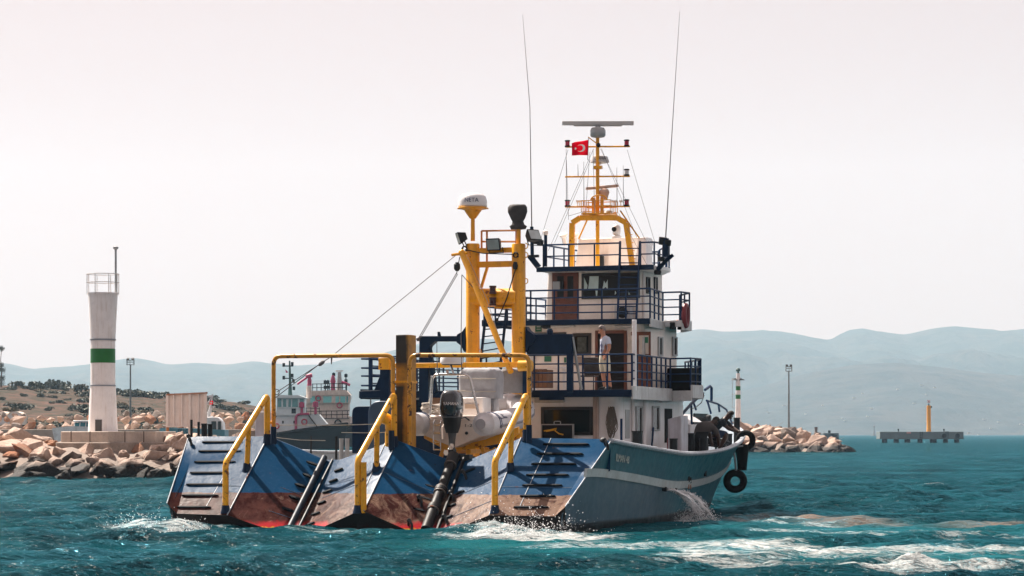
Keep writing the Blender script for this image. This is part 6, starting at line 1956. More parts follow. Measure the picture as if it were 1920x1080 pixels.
# ================================================================== CREW
m_skin = mat("skin", (.46,.215,.135), .5, var=.08)
m_skin2 = mat("skin_shaded", (.060,.030,.022), .5, var=.1)  # backlit shade of the bow crew put into the skin colour
def person(label, base, J, bones, wear, hair, face_dir, skin, heads, cloth_mats):
    """J: joint -> (x, y, z, radius) relative to base; bones: (a, b, tag)"""
    names = list(J); idx = {n: i for i, n in enumerate(names)}
    me = bpy.data.meshes.new("body"); me.from_pydata([J[n][:3] for n in names], [(idx[a],idx[b]) for a,b,_ in bones], [])
    tmp = bpy.data.objects.new("body_tmp", me); COL.objects.link(tmp)
    sm = tmp.modifiers.new("skin", 'SKIN'); sm.use_smooth_shade = True; sm.branch_smoothing = .6
    for n in names:
        sv = me.skin_vertices[0].data[idx[n]]; r = J[n][3]; sv.radius = (r,r) if not isinstance(r,tuple) else r
        sv.use_root = (n == 'pelvis')
    ss = tmp.modifiers.new("sub", 'SUBSURF'); ss.levels = 2; ss.render_levels = 2
    dg = bpy.context.evaluated_depsgraph_get()
    bm_me = bpy.data.meshes.new_from_object(tmp.evaluated_get(dg)); bpy.data.objects.remove(tmp); bpy.data.meshes.remove(me)
    # nearest bone for each face
    segs = [(Vector(J[a][:3]),Vector(J[b][:3]),t) for a,b,t in bones]
    def near(p):
        best = None
        for a,b,t in segs:
            d = b-a; u = max(0,min(1,(p-a).dot(d)/max(1e-9,d.length_squared))); q = (p-(a+d*u)).length
            if best is None or q < best[0]: best = (q,t,u)
        return best[1],best[2]
    V_ = [v.co.copy() for v in bm_me.vertices]; Nn = [v.normal.copy() for v in bm_me.vertices]
    regions = {}
    for p in bm_me.polygons:
        t,u = near(p.center); key = wear(t,u)
        if key: regions.setdefault(key, []).append(tuple(p.vertices))
    root = bpy.data.objects.new("person", bm_me); COL.objects.link(root)
    bm_me.materials.clear(); bm_me.materials.append(skin); bm_me.shade_smooth()
    # hands with fingers and facial features belong to the same mesh
    ex = MB()
    for side in ('l','r'):
        if 'hand_'+side not in J: continue
        w = Vector(J['wrist_'+side][:3]); h = Vector(J['hand_'+side][:3]); d = (h-w).normalized()
        s_ = d.cross(Vector(face_dir)); s_ = s_.normalized() if s_.length > .1 else d.orthogonal().normalized()
        k_ = d.cross(s_).normalized()
        for f,(o,L) in enumerate(((-.030,.062),(-.010,.075),(.010,.072),(.029,.055))):
            p0 = h+s_*o-d*.01; ex.tube([p0, p0+d*L*.55+k_*.004, p0+d*L*.85+k_*.022], [.0095,.009,.007], 6)
        p0 = w.lerp(h,.45)+s_*-.03; ex.tube([p0, p0-s_*.028+d*.03, p0-s_*.03+d*.06], [.012,.011,.008], 6)
    hc = Vector(heads[0]); fd_ = Vector(face_dir).normalized(); up_ = Vector(heads[1]).normalized(); sd = fd_.cross(up_).normalized()
    ex.ball(hc+fd_*.105-up_*.015, (.018,.018,.024), 8, 6); ex.ball(hc+sd*.078-up_*.01, (.018,.022,.032), 8, 6); ex.ball(hc-sd*.078-up_*.01, (.018,.022,.032), 8, 6)
    ex.ball(hc+fd_*.075-up_*.085, (.038,.034,.028), 8, 6)
    em = ex.mesh("extra", skin); bm = bmesh.new(); bm.from_mesh(bm_me); bm.from_mesh(em); bm.to_mesh(bm_me); bm.free(); bpy.data.meshes.remove(em)
    bm_me.shade_smooth()
    root.location = to_world(base); root.rotation_euler = (0,0,-SHIP_YAW)
    tag(root, label, "person")
    for key,faces in regions.items():
        used = sorted({i for f in faces for i in f}); mp = {i:k for k,i in enumerate(used)}
        c = MB(); c.add([V_[i]+Nn[i]*(.016 if key != 'shoe' else .012) for i in used], [tuple(mp[i] for i in f) for f in faces])
        o = c.build(key, cloth_mats[key], root, angle=80)
    # hair cap
    hm = MB(); rings = []
    for t in range(0,7):
        th_ = math.pi/2*t/6.2; rr_ = math.cos(th_); ring = []
        for j in range(16):
            a_ = 2*math.pi*j/16; d = fd_*math.cos(a_)*1.0+sd*math.sin(a_)
            low_ = -.035 if math.cos(a_) < .35 else .045
            ring.append(hc+d*rr_*(.108 if abs(math.cos(a_)) > .5 else .092)+up_*(low_*(1-t/6.2)+.125*math.sin(th_)))
        rings.append(ring)
    hm.loft(rings); hm.build("hair", hair, root, angle=80)
    ey = MB()
    for s in (-1,1): ey.ball(hc+fd_*.092+sd*.034*s+up_*.018, (.012,.012,.008), 8, 6)
    ey.build("eyes", m_black, root)
    return root

bones = [('pelvis','spine','torso'),('spine','chest','torso'),('chest','neck','neckbase'),('neck','head','neck'),('head','crown','head'),
         ('chest','sh_l','shoulder'),('sh_l','el_l','uarm'),('el_l','wrist_l','farm'),('wrist_l','hand_l','hand'),
         ('chest','sh_r','shoulder'),('sh_r','el_r','uarm'),('el_r','wrist_r','farm'),('wrist_r','hand_r','hand'),
         ('pelvis','hip_l','hip'),('hip_l','kn_l','thigh'),('kn_l','an_l','calf'),('an_l','toe_l','foot'),
         ('pelvis','hip_r','hip'),('hip_r','kn_r','thigh'),('kn_r','an_r','calf'),('an_r','toe_r','foot')]
def wear_std(t,u):
    if t in ('torso','shoulder'): return 'shirt' if not (t == 'torso' and False) else None
    if t == 'neckbase': return 'shirt' if u < .45 else None
    if t == 'uarm': return 'shirt' if u < .62 else None
    if t in ('hip',): return 'shorts'
    if t == 'thigh': return 'shorts' if u < .93 else None
    if t == 'foot': return 'shoe'
    return None

def tee_material():
    m, nt, p, tc = new_mat("printed_tee")
    ob = tc.outputs['Object']; sep = nd(nt, "ShaderNodeSeparateXYZ"); nt.links.new(ob, sep.inputs[0])
    n1 = noisetex(nt, ob, 14, 4, .6)
    band = mth(nt,'MULTIPLY', maprange(nt, sep.outputs[2], 1.02,1.10), maprange(nt, sep.outputs[2], 1.42,1.32))
    xx = mth(nt,'MULTIPLY', maprange(nt, sep.outputs[0], -.20,-.12), maprange(nt, sep.outputs[0], .05,-.02))
    f = mth(nt,'MULTIPLY', mth(nt,'MULTIPLY', band, xx), maprange(nt, n1, .44,.52))
    nt.links.new(mixc(nt, f, (.50,.56,.68), (.05,.06,.16)), p.inputs['Base Color']); p.inputs['Roughness'].default_value = .85
    return m
# standing man, weight on one leg, facing to port with his head turned aft
base = PY(1132.5,735,10.6); base.z = z2
J = dict(pelvis=(0,0,.94,(.155,.12)), spine=(-.01,0,1.12,(.15,.115)), chest=(0,.0,1.34,(.165,.12)), neck=(-.02,0,1.50,.062), head=(-.045,-.005,1.60,.088), crown=(-.045,0,1.70,.085),
     sh_l=(-.10,.13,1.40,.07), el_l=(-.04,.24,1.15,.048), wrist_l=(-.10,.17,.93,.034), hand_l=(-.13,.12,.87,.035),
     sh_r=(.14,-.10,1.41,.072), el_r=(.20,-.14,1.14,.050), wrist_r=(.12,-.20,.95,.035), hand_r=(.06,-.20,.885,.036),
     hip_l=(-.06,.06,.86,.105), kn_l=(-.05,.05,.50,.066), an_l=(.0,.08,.09,.044), toe_l=(-.12,-.06,.04,.042),
     hip_r=(.09,-.06,.86,.105), kn_r=(.13,-.08,.50,.066), an_r=(.20,-.05,.09,.044), toe_r=(.10,-.20,.04,.042))
sc_ = 1.035; J = {k:(v[0]*sc_,v[1]*sc_,v[2]*sc_,v[3]) for k,v in J.items()}
person("man in pale printed tee and cream shorts standing at the boat deck rail", base, J, bones, wear_std, mat("grey_hair", (.20,.17,.16), .8), (-.9,-.45,-.05), m_skin,
       ((-.047,-.003,1.70),(0,0,1)), dict(shirt=tee_material(), shorts=mat("cream_shorts", (.62,.58,.47), .85), shoe=m_dark))

# crewman bent over the rail gear, brown tee and dark trousers
def wear_long(t,u):
    k = wear_std(t,u)
    if t in ('thigh',): return 'shorts'
    if t == 'calf' and u < .9: return 'shorts'
    return k
base = BL(1314,850,79.5); base.z = DECK_Z
J = dict(pelvis=(-.06,0,.78,(.21,.21)), spine=(.02,0,.98,(.235,.23)), chest=(.20,-.02,1.04,(.22,.215)), neck=(.34,-.03,1.12,.075), head=(.41,-.04,1.16,.096), crown=(.47,-.04,1.22,.088),
     sh_l=(.27,.17,1.00,.085), el_l=(.40,.18,.76,.060), wrist_l=(.43,.14,.56,.044), hand_l=(.45,.12,.50,.042),
     sh_r=(.28,-.20,.98,.088), el_r=(.42,-.22,.74,.064), wrist_r=(.45,-.18,.53,.046), hand_r=(.47,-.15,.46,.044),
     hip_l=(-.06,.11,.72,.145), kn_l=(.02,.13,.42,.115), an_l=(-.04,.12,.09,.07), toe_l=(.12,.12,.04,.05),
     hip_r=(-.06,-.11,.72,.145), kn_r=(.04,-.13,.42,.115), an_r=(-.02,-.12,.09,.07), toe_r=(.14,-.12,.04,.05))
J = {k:(v[0]*1.1,v[1]*1.1,v[2]*1.06,(tuple(q*1.1 for q in v[3]) if isinstance(v[3],tuple) else v[3]*1.1)) for k,v in J.items()}
ca, sa_ = math.cos(R(48)), math.sin(R(48))
J = {k:(v[0]*ca-v[1]*sa_, v[0]*sa_+v[1]*ca, v[2], v[3]) for k,v in J.items()}
person("crewman in dark brown tee bent double over the bow bulwark", base, J, bones, wear_long, mat("dark_hair", (.02,.015,.013), .7), (.55,.50,-.6), m_skin2,
       ((.36,.335,1.265),(.33,.37,.87)), dict(shirt=mat("brown_tee", (.075,.066,.064), .9), shorts=mat("black_trousers", (.010,.010,.012), .9), shoe=m_dark))
# crewman crouching on the forecastle edge, navy tee and denim shorts
base = BL(1343,836,81.5)
J = dict(pelvis=(-.10,0,.38,(.155,.13)), spine=(-.02,0,.56,(.15,.12)), chest=(.18,-.02,.72,(.165,.125)), neck=(.30,-.02,.80,.062), head=(.38,-.02,.86,.088), crown=(.42,-.02,.95,.082),
     sh_l=(.20,.16,.70,.07), el_l=(.42,.18,.52,.048), wrist_l=(.60,.10,.42,.036), hand_l=(.67,.06,.40,.036),
     sh_r=(.22,-.18,.70,.07), el_r=(.40,-.22,.50,.050), wrist_r=(.58,-.14,.42,.037), hand_r=(.65,-.08,.40,.037),
     hip_l=(-.08,.10,.36,.11), kn_l=(.28,.16,.34,.075), an_l=(.10,.16,.0,.048), toe_l=(.22,.16,-.05,.045),
     hip_r=(-.08,-.10,.36,.11), kn_r=(.33,-.16,.30,.075), an_r=(.14,-.17,-.08,.048), toe_r=(.26,-.17,-.13,.045))
J = {k:(v[0]*1.10,v[1]*1.12,v[2]*1.06,(tuple(q*1.22 for q in v[3]) if isinstance(v[3],tuple) else v[3]*1.2)) for k,v in J.items()}
person("crewman in navy tee and denim shorts crouching and reaching for the bow bollard", base, J, bones, wear_std, mat("dark_hair", (.02,.015,.013), .7), (.85,-.15,-.45), m_skin2,
       ((.445,-.02,.955),(.42,0,.9)), dict(shirt=mat("navy_tee", (.012,.022,.032), .9), shorts=mat("denim", (.020,.045,.10), .9), shoe=m_dark))

# ================================================================== WATER THROWN UP
m_spray = mat("spray_white", (.88,.90,.92), .35, var=.05)
def droplets(items, name, label):
    mb = MB(); t = [(0,0,1),(.94,0,-.33),(-.47,.82,-.33),(-.47,-.82,-.33)]
    g_ = random.Random(8)
    for p,r in items:
        q = Euler((g_.uniform(0,6),g_.uniform(0,6),g_.uniform(0,6))).to_matrix()
        mb.add([p+(q @ Vector(v))*r for v in t], [(0,1,2),(0,2,3),(0,3,1),(1,3,2)])
    me = mb.mesh(name, m_spray, angle=180, recalc=False); o = bpy.data.objects.new(name, me); COL.objects.link(o)
    return tag(o, label, None, None, 'stuff')
g_ = random.Random(17); it = []
jm = MB()
for px,py,n_ in ((1231,918,26),(1259,920,16)):
    l = PX(px,py,5.0); p0 = side_point(l.y,l.z,1,.12)
    for i in range(n_):
        v = 1.15+g_.gauss(0,.08); a0 = g_.gauss(0,1); b0 = g_.gauss(0,1); t0 = g_.random()*.45; t1 = min(1.0, t0+g_.uniform(.25,.6)); pts = []
        for k in range(7):
            t = t0+(t1-t0)*k/6; s_ = .02+.13*t
            q = p0+Vector((.85*t*v*.9, .45*t*v, -p0.z*t*t*1.03))+Vector((a0*s_*.3, b0*s_*.7, .015*math.sin(k*1.7+i)))
            pts.append(to_world(q))
        jm.tube(pts, [.004,.014,.018,.016,.018,.012,.003], 5)
tag(jm.build("discharge_jet", m_spray), "streaming strands of cooling water arching from the hull side", None, None, 'stuff')
for px,py,n_,sp in ((1231,918,1500,.0),(1259,920,800,.0)):
    l = PX(px,py,5.0); p0 = side_point(l.y,l.z,1,.12)
    for i in range(n_):
        t = g_.random()**.8; v = 1.15+g_.gauss(0,.10)
        s = .03+.16*t
        q = p0+Vector((.85*t*v*.9, .45*t*v, -p0.z*t*t*1.03))+Vector((g_.gauss(0,s*.35),g_.gauss(0,s*.8),g_.gauss(0,s*.4)))
        if q.z > -.05: it.append((to_world(q), g_.uniform(.008,.022)))
jets = it
droplets(it, "discharge_water", "two white jets of cooling water falling from the hull side")
it = []
for i in range(2600):
    k = g_.random()
    if k < .62: c = on_water(g_.gauss(985,55), g_.gauss(1003,3.5)); hh = .30
    elif k < .85: c = on_water(g_.gauss(265,28), g_.gauss(992,4)); hh = .22
    else: c = on_water(g_.gauss(350,25), g_.gauss(998,3)); hh = .16
    c.z = max(0, g_.expovariate(1/hh)*.55); it.append((c, g_.uniform(.006,.020)))
for i in range(500):
    c = on_water(g_.gauss(1282,14), g_.gauss(975,4)); c.z = g_.expovariate(1/.12); it.append((c, g_.uniform(.007,.018)))
droplets(it, "spray", "white spray thrown up along the stern and port corner")

# ================================================================== HARBOUR THINGS
m_bwhite = mat("beacon_white", (.84,.82,.83), .55, var=.05, vs=1.0, streak=.5, scol=(.50,.42,.36), grime=.18, bump=.004, bs=5)
m_green = mat("beacon_green", (.004,.14,.012), .45, var=.08)
m_conc2 = mat("plinth_concrete", (.46,.38,.32), .9, var=.14, vs=1.5, grime=.4, bump=.015, bs=7)
# left beacon
D = 146.0; c = W(193,809,D); z0 = c.z
bc = thing("beacon_tower", "white waisted beacon tower with a single green band at left", "beacon", (c.x,D,z0))
k = D/F; ZZ = lambda py: (809-py)*k
RW = lambda w: w/2*k
def seg(y0,w0,y1,w1,nm,m):
    MB().lathe([(RW(w0),ZZ(y0)),(RW((w0+w1)/2)*.995,(ZZ(y0)+ZZ(y1))/2),(RW(w1),ZZ(y1))], 40).build(nm, m, bc, angle=60)
seg(812,56,724,47.5,"tower_base",m_bwhite); seg(722.5,46,680.5,46,"tower_shaft",m_bwhite); seg(680.5,46.6,654,46.6,"green_band",m_green); seg(654,46,638.5,46,"tower_shaft",m_bwhite); seg(635.5,46.5,551,55,"tower_top",m_bwhite)
for y in (637,723.3): MB().lathe([(RW(49.5),ZZ(y)-.03),(RW(49.5),ZZ(y)+.04)], 40).build("ring_flange", mat("grey_flange", (.25,.28,.32), .5), bc)
MB().lathe([(RW(57),ZZ(552)),(RW(57),ZZ(549))], 40).build("gallery_slab", m_bwhite, bc)
mb = MB(); Rr = RW(60)
for y in (514,530): mb.tube([Vector((Rr*math.cos(R(a_)),Rr*math.sin(R(a_)),ZZ(y))) for a_ in range(0,360,15)], .022, 6, closed=True)
for a_ in (200,250,300,340,20,70,120,160): mb.tube([(Rr*math.cos(R(a_)),Rr*math.sin(R(a_)),ZZ(552)),(Rr*math.cos(R(a_)),Rr*math.sin(R(a_)),ZZ(514))], .022, 6)
mb.build("gallery_rail", mat("rail_grey_white", (.50,.48,.47), .5), bc)
MB().cyl((24*k,0,ZZ(551)),(24*k,0,ZZ(466)), .06, 10).lathe([(.07,ZZ(468)),(.15,ZZ(466)),(.15,ZZ(463)),(.06,ZZ(462))], 12, (24*k,0,0)).build("lantern_pole", m_galv, bc)
MB().box((-RW(54)*.15,-RW(54)*.97,.33), (.36,.12,.62)).build("access_hatch", mat("hatch_dark", (.06,.055,.055), .6), bc)
# plinth under it
a = W(110,809,143.5); b = W(292,809,143.5); cc_ = W(202,809,141.0)
pl = MB().prism([Vector((a.x,144.2,.8)),Vector((cc_.x,141.2,.8)),Vector((b.x,143.4,.8)),Vector((b.x+.4,149,.8)),Vector((a.x-.3,149,.8))], (0,0,z0-.8)).build("beacon_plinth", m_conc2, bc, bevel=.04)
pl.location = (-c.x,-D,-z0)
m_joint = mat("plinth_joint", (.16,.12,.10), .95)
for f_ in (.22,.62):
    p_ = Vector((a.x,144.2,0)).lerp(Vector((cc_.x,141.2,0)), f_)-Vector((c.x,D,z0))
    MB().box(p_+Vector((0,-.01,z0-.42)), (.05,.05,.84)).build("plinth_joint", m_joint, bc)
for f_ in (.35,.75):
    p_ = Vector((cc_.x,141.2,0)).lerp(Vector((b.x,143.4,0)), f_)-Vector((c.x,D,z0))
    MB().box(p_+Vector((0,-.01,z0-.42)), (.05,.05,.84)).build("plinth_joint", m_joint, bc)
fo = MB().prism([Vector((a.x-.25,144.1,.2)),Vector((cc_.x,140.9,.2)),Vector((b.x+.25,143.2,.2)),Vector((b.x+.7,149.3,.2)),Vector((a.x-.6,149.3,.2))], (0,0,z0-.78)).build("plinth_footing", mat("footing_concrete", (.30,.245,.205), .95, var=.2, vs=2, grime=.6, bump=.03, bs=6), bc, bevel=.05)
fo.location = (-c.x,-D,-z0)
# floodlight masts
def flood_mast(px, ytop, D, label, base_z, wpx=11):
    p = W(px,ytop,D); H = p.z-base_z; k = D/F
    o = thing("floodlight_mast", label, "floodlight", (p.x,D,base_z), 0, "harbour floodlight masts")
    m = mat("mast_galvanised", (.17,.19,.20), .5)
    MB().tube([(0,0,0),(0,0,H-12*k)], [.14*D/320,.08*D/320], 10).build("mast_pole", m, o)
    w = wpx/2*k; mb = MB()
    for z in (H-12*k,H-7*k,H-3.5*k): mb.tube([(-w,-w,z),(w,-w,z),(w,w,z),(-w,w,z)], .035*D/300, 5, closed=True)
    for x,y in ((-w,-w),(w,-w),(w,w),(-w,w),(0,-w)): mb.tube([(x,y,H-12*k),(x,y,H-2*k)], .03*D/300, 5)
    mb.build("lamp_cage", m, o)
    for x in (-w*.7,w*.7): MB().box((x,-w*.2,H-1.2*k), (w*.75,w*.8,2.2*k), Euler((.5,0,0)).to_matrix()).build("floodlight_head", m_dark, o)
flood_mast(244.5,672,320,"tall floodlight mast between the banded beacon and the white hoarding",2.6,13)
flood_mast(1479,684,380,"tall thin floodlight mast on the right breakwater",2.2)
# small white motor boat behind the plinth
D = 214.0; k = D/F; c = W(150,808,D)
mbt = thing("motor_boat", "small white motor boat with teal windows moored behind the beacon plinth", "boat", (c.x,D,0))
z_ = lambda py: EYE+(HOR-py)*k
rings = []
for x,hw_,zl,zt_ in ((-52,.02,z_(806),z_(803)),(-38,.5,.0,z_(801)),(-15,.9,-.2,z_(799)),(15,1.0,-.2,z_(800)),(40,.95,-.2,z_(800))):
    rings.append([Vector((x*k,-hw_,zt_)),Vector((x*k,-hw_*.8,zl)),Vector((x*k,hw_*.8,zl)),Vector((x*k,hw_,zt_))])
MB().loft(rings).build("hull", mat("boat_white", (.72,.76,.78), .3), mbt, angle=40)
MB().bb((-8*k,-.7,z_(801)),(28*k,.7,z_(792))).build("cabin", mat("cabin_teal_glass", (.05,.22,.27), .15), mbt, bevel=.08)
MB().bb((-10*k,-.85,z_(791.5)),(34*k,.85,z_(788.5))).build("cabin_roof", mat("boat_white", (.72,.76,.78), .3), mbt, bevel=.06)
for x in (-8,2,13,27): MB().bar((x*k,-.72,z_(801)),(x*k+.05,-.72,z_(791)),.06,.06).build("window_post", mat("boat_white", (.72,.76,.78), .3), mbt)
# two white half-round tanks above the stone row
for i,(x0,x1,lab) in enumerate(((-6,13,"white round-topped hut cut by the left edge"),(13,42,"cream round-topped hut above the stone row at left"))):
    D = 285.0; k = D/F; a = W(x0,786,D); b = W(x1,771,D); w = b.x-a.x; hgt = b.z-a.z
    o = thing("storage_hut", lab, "hut", ((a.x+b.x)/2,D,a.z-.6))
    prof = [Vector((-w/2,0,0)),Vector((-w/2,0,.6+hgt*.35))]+[Vector((-w/2*math.cos(R(t)),0,.6+hgt*.35+hgt*.62*math.sin(R(t)))) for t in range(15,166,15)]+[Vector((w/2,0,.6+hgt*.35)),Vector((w/2,0,0))]
    MB().prism(prof, (0,2.6,0)).build("hut_shell", mat("hut_cream", (.66,.58,.50), .6), o, angle=40)
    MB().prism([p*Vector((1,1,1)).x if False else Vector((p.x*.9,-.02,p.z*.93)) for p in prof], (0,.015,0)).build("hut_end_panel", mat("hut_white", (.70,.68,.68), .6), o)
# cars on the hill road
for px,py,D,lab in ((94,724,612,"tiny white car parked on the hill crest"),(237,733,606,"tiny white car on the hill road above the floodlight mast")):
    x = (px-960)/F*D; z = (hill_z(x,D) or 12)
    o = thing("parked_car", lab, "car", (x,D,z))
    MB().bb((-1.0,-.8,.25),(1.0,.8,.85)).build("body", mat("car_white", (.72,.72,.74), .25), o, bevel=.15)
    MB().loft([[Vector(v) for v in ((-.75,-.7,.85),(.75,-.7,.85),(.75,.7,.85),(-.75,.7,.85))],[Vector(v) for v in ((-.5,-.6,1.3),(.45,-.6,1.3),(.45,.6,1.3),(-.5,.6,1.3))]]).build("cabin", mat("car_glass", (.2,.24,.27), .1), o)
    for sx in (-.62,.62):
        for sy in (-.82,.82): MB().lathe([(.3,-.09),(.3,.09)], 12, (sx,sy,.3), (0,1,0)).build("wheel", m_black, o)

# white hoarding on the breakwater, seen from behind
D = 158.0; k = D/F
hp = thing("hoarding", "rusty white steel hoarding on legs seen from behind beside the ramp", "hoarding", (W(350,812,D).x,D,1.6))
def HP(px,py,dy=0): w_ = W(px,py,D); return Vector((w_.x-hp.location.x, dy, w_.z-1.6))
m_hoard = mat("hoarding_white", (.82,.73,.68), .6, var=.06, streak=.4, scol=(.42,.20,.11), rust=.15)
tilt = lambda px: (741-(px-312)*.045)
cuts = [313,326,341,357,372,388]
for i in range(5):
    x0,x1 = cuts[i],cuts[i+1]
    MB().prism([HP(x0,tilt(x0)),HP(x1,tilt(x1)),HP(x1,800-(x1-312)*.02),HP(x0,800)], (0,.05,0)).build("panel", m_hoard, hp)
for px in (314,326,341,356,372,386):
    w_ = 5 if px in (314,356,386) else 3
    bt = 812 if px in (314,356,386) else 800
    MB().prism([HP(px-w_/2,tilt(px)),HP(px+w_/2,tilt(px)),HP(px+w_/2,bt+6 if w_ == 5 else bt),HP(px-w_/2,bt+6 if w_ == 5 else bt)], (0,-.14,0)).build("hoarding_post" if w_ == 5 else "stiffener", m_hoard, hp, bevel=.01)
MB().bar(HP(312,tilt(312)-1,-.05),HP(389,tilt(389)-1,-.05),.2,.09).build("top_rail", mat("hoarding_rust", (.40,.20,.13), .8, rust=.3), hp)
MB().bar(HP(313,799.5,-.10),HP(388,798.5,-.10),.18,.06).build("bottom_rail", m_hoard, hp)
for px in (315,):
    MB().prism([HP(px-2.6,801,-.15),HP(px+2.6,801,-.15),HP(px+2.6,818,-.15),HP(px-2.6,818,-.15)], (0,-.01,0)).build("rusty_leg_face", mat("orange_rust", (.42,.16,.05), .9), hp)
# pilot launch behind the hoarding
D = 196.0; k = D/F
pb = thing("pilot_launch", "pilot launch with teal side, white cabin and raked mast behind the hoarding", "boat", (W(360,815,D).x,D,0))
def PB(px,py,dy=0): w_ = W(px,py,D); return Vector((w_.x-pb.location.x, dy, w_.z))
m_teal = mat("launch_teal", (.10,.28,.35), .4)
rings = []
for px,hw_,top_ in ((300,.3,803),(318,1.2,802),(380,1.5,804),(425,1.4,806)):
    t_ = PB(px,top_); rings.append([Vector((t_.x,-hw_,t_.z)),Vector((t_.x,-hw_*.8,-.3)),Vector((t_.x,hw_*.8,-.3)),Vector((t_.x,hw_,t_.z))])
MB().loft(rings).build("hull", m_teal, pb, angle=40)
lettering("PILOT", .44, PB(353,808.8,-1.52), (1,-.16,0), (0,0,1), mat("launch_lettering", (.015,.07,.11), .5), pb, "side_lettering")
cb = MB(); rings = []
for px0,px1,py in ((386,421,812),(386,419,792),(388,414,785),(389,408,782)):
    a = PB(px0,py); b = PB(px1,py); rings.append([Vector((a.x,-.9,a.z)),Vector((b.x,-.9,b.z)),Vector((b.x,.9,b.z)),Vector((a.x,.9,a.z))])
m_lw = mat("launch_white", (.70,.70,.71), .35)
cb.loft(rings).build("cabin", m_lw, pb, bevel=.06)
for x0,x1 in ((399,408),(411,417)):
    a = PB(x0,790); b = PB(x1,806); MB().bb((a.x,-.93,b.z),(b.x,-.88,a.z)).build("cabin_window", mat("launch_glass", (.03,.06,.07), .1), pb)
MB().prism([PB(384,784,-.5),PB(398,780,-.5),PB(398,783,-.5),PB(386,787,-.5)], (0,1.0,0)).build("flybridge_screen", m_lw, pb)
MB().tube([PB(388,782),PB(394,766),PB(399,741)], [.10,.07,.04], 8).tube([PB(393,781),PB(397,765)], .05, 6).tube([PB(388,758),PB(400,739)], .05, 6).build("raked_mast", m_lw, pb)
MB().tube([PB(398,756),PB(404,756)], .03, 5).tube([PB(396,763),PB(404,763)], .03, 5).box(PB(394,743), (.25,.2,.15)).build("mast_fittings", m_lw, pb)
fl2 = thing("ensign", "small red ensign on the pilot launch mast", "flag", (W(396,755,195.5).x,195.5,W(396,755,195.5).z))
MB().prism([Vector((-3*k,0,-3.5*k)),Vector((3.5*k,.05,-3*k)),Vector((3*k,.05,4*k)),Vector((-2*k,0,3*k))], (0,.015,0)).build("cloth", m_flag, fl2)
MB().lathe([(1.7*k,0),(1.7*k,.01)], 14, (0.2*k,-.012,.2*k), (0,-1,0)).build("emblem", mat("flag_white", (.8,.8,.8), .7), fl2)

# ---------------------------------------------------------------- tugs moored beyond the port quarter
m_tw = mat("tug_white", (.62,.70,.73), .4, var=.05); m_tb = mat("tug_hull_black", (.006,.009,.011), .6, spec=.1); m_tg = mat("tug_glass", (.10,.30,.32), .08)
m_mag = mat("monitor_magenta", (.42,.03,.12), .4); m_tc = mat("tug_cream", (.62,.52,.46), .5); m_tgreen = mat("tug_mast_green", (.02,.075,.07), .5); m_cyan = mat("cyan_glass", (.16,.52,.52), .1)
m_ring = mat("lifering_red", (.40,.05,.09), .5)
def tug_frame(D, name, label):
    c = W(590,838,D); o = thing(name, label, "tug", (c.x,D,0))
    def P(px,py,dy=0):
        w_ = W(px,py,D); return Vector((w_.x-c.x, dy, w_.z))
    return o, P
D = 400.0; k = D/F
t1, P = tug_frame(D, "harbour_tug", "white and black harbour tug with green mast and magenta fire monitors")
rings = []
for px,yt,hw_ in ((440,822,3.2),(500,818,3.4),(560,809,3.3),(610,802,2.6),(640,797,1.4),(651,796,.3)):
    a = P(px,yt); rings.append([Vector((a.x,-hw_,a.z)),Vector((a.x-(.6 if px > 600 else 0),-hw_*.85,-.5)),Vector((a.x-(.6 if px > 600 else 0),hw_*.85,-.5)),Vector((a.x,hw_,a.z))])
MB().loft(rings).build("hull", m_tb, t1, angle=30)
MB().tube([P(x,y-1,-w_) for x,y,w_ in ((500,818,3.4),(560,809,3.3),(610,802,2.6),(640,797,1.4),(651,796,.3))], .28, 8).build("hull_fender", m_rubberblack, t1)
MB().prism([P(505,812),P(520,778),P(597,776),P(613,795),P(600,801)], (0,3.5,0)).build("deckhouse", m_tw, t1)
MB().prism([P(518,779,-.3),P(519,765,-.3),P(573,763,-.3),P(573,779,-.3)], (0,3.0,0)).build("upper_house", m_tw, t1)
MB().prism([P(519,765,-.4),P(520,746,-.4),P(572,746,-.4),P(571,765,-.4)], (0,3.2,0)).build("wheelhouse", m_tw, t1)
for x0,x1 in ((521,528),(531,537),(541,546),(548,559),(562,570)):
    MB().prism([P(x0,763,-.45),P(x0+.5,748,-.45),P(x1,748,-.45),P(x1,763,-.45)], (0,.04,0)).build("wheelhouse_window", m_tg, t1)
MB().prism([P(517,746.5,-.8),P(523,741,-.8),P(560,741,-.8),P(576,746.5,-.8)], (0,4.0,0)).build("wheelhouse_roof", m_tw, t1)
MB().bb(P(547,775,-.36),P(555,766,-.3)).build("house_door", m_tb, t1)
MB().tube([P(543,742,1),P(543,720,1),P(542,676,1)], [.35,.22,.12], 10).build("mast", m_tgreen, t1)
mb = MB()
for y,x0,x1 in ((686,530,549),(709,531,549)): mb.tube([P(x0,y,1),P(x1,y,1)], .09, 6)
for px,py in ((531,683),(547,681),(547,703),(549,713),(550,727),(531,707)): mb.lathe([(.2,-.35),(.2,.2)], 8, P(px,py,1))
mb.build("mast_lights", m_tb, t1)
MB().prism([P(534,692,.9),P(540,698,.9),P(535,699,.9)], (0,.03,0)).build("mast_pennant", m_mag, t1)
MB().tube([P(578,746,1.5),P(578,724,1.5)], .42, 14).build("funnel", m_tc, t1)
MB().lathe([(.38,0),(.30,.4),(.34,.8),(.2,1.3)], 12, P(579,723,1.4)).build("fire_monitor", m_mag, t1)
MB().tube([P(576,706,1.4),P(556,720,1.4)], .16, 8).tube([P(572,706,1.4),P(584,703,1.4)], .3, 8).build("monitor_barrel", m_mag, t1)
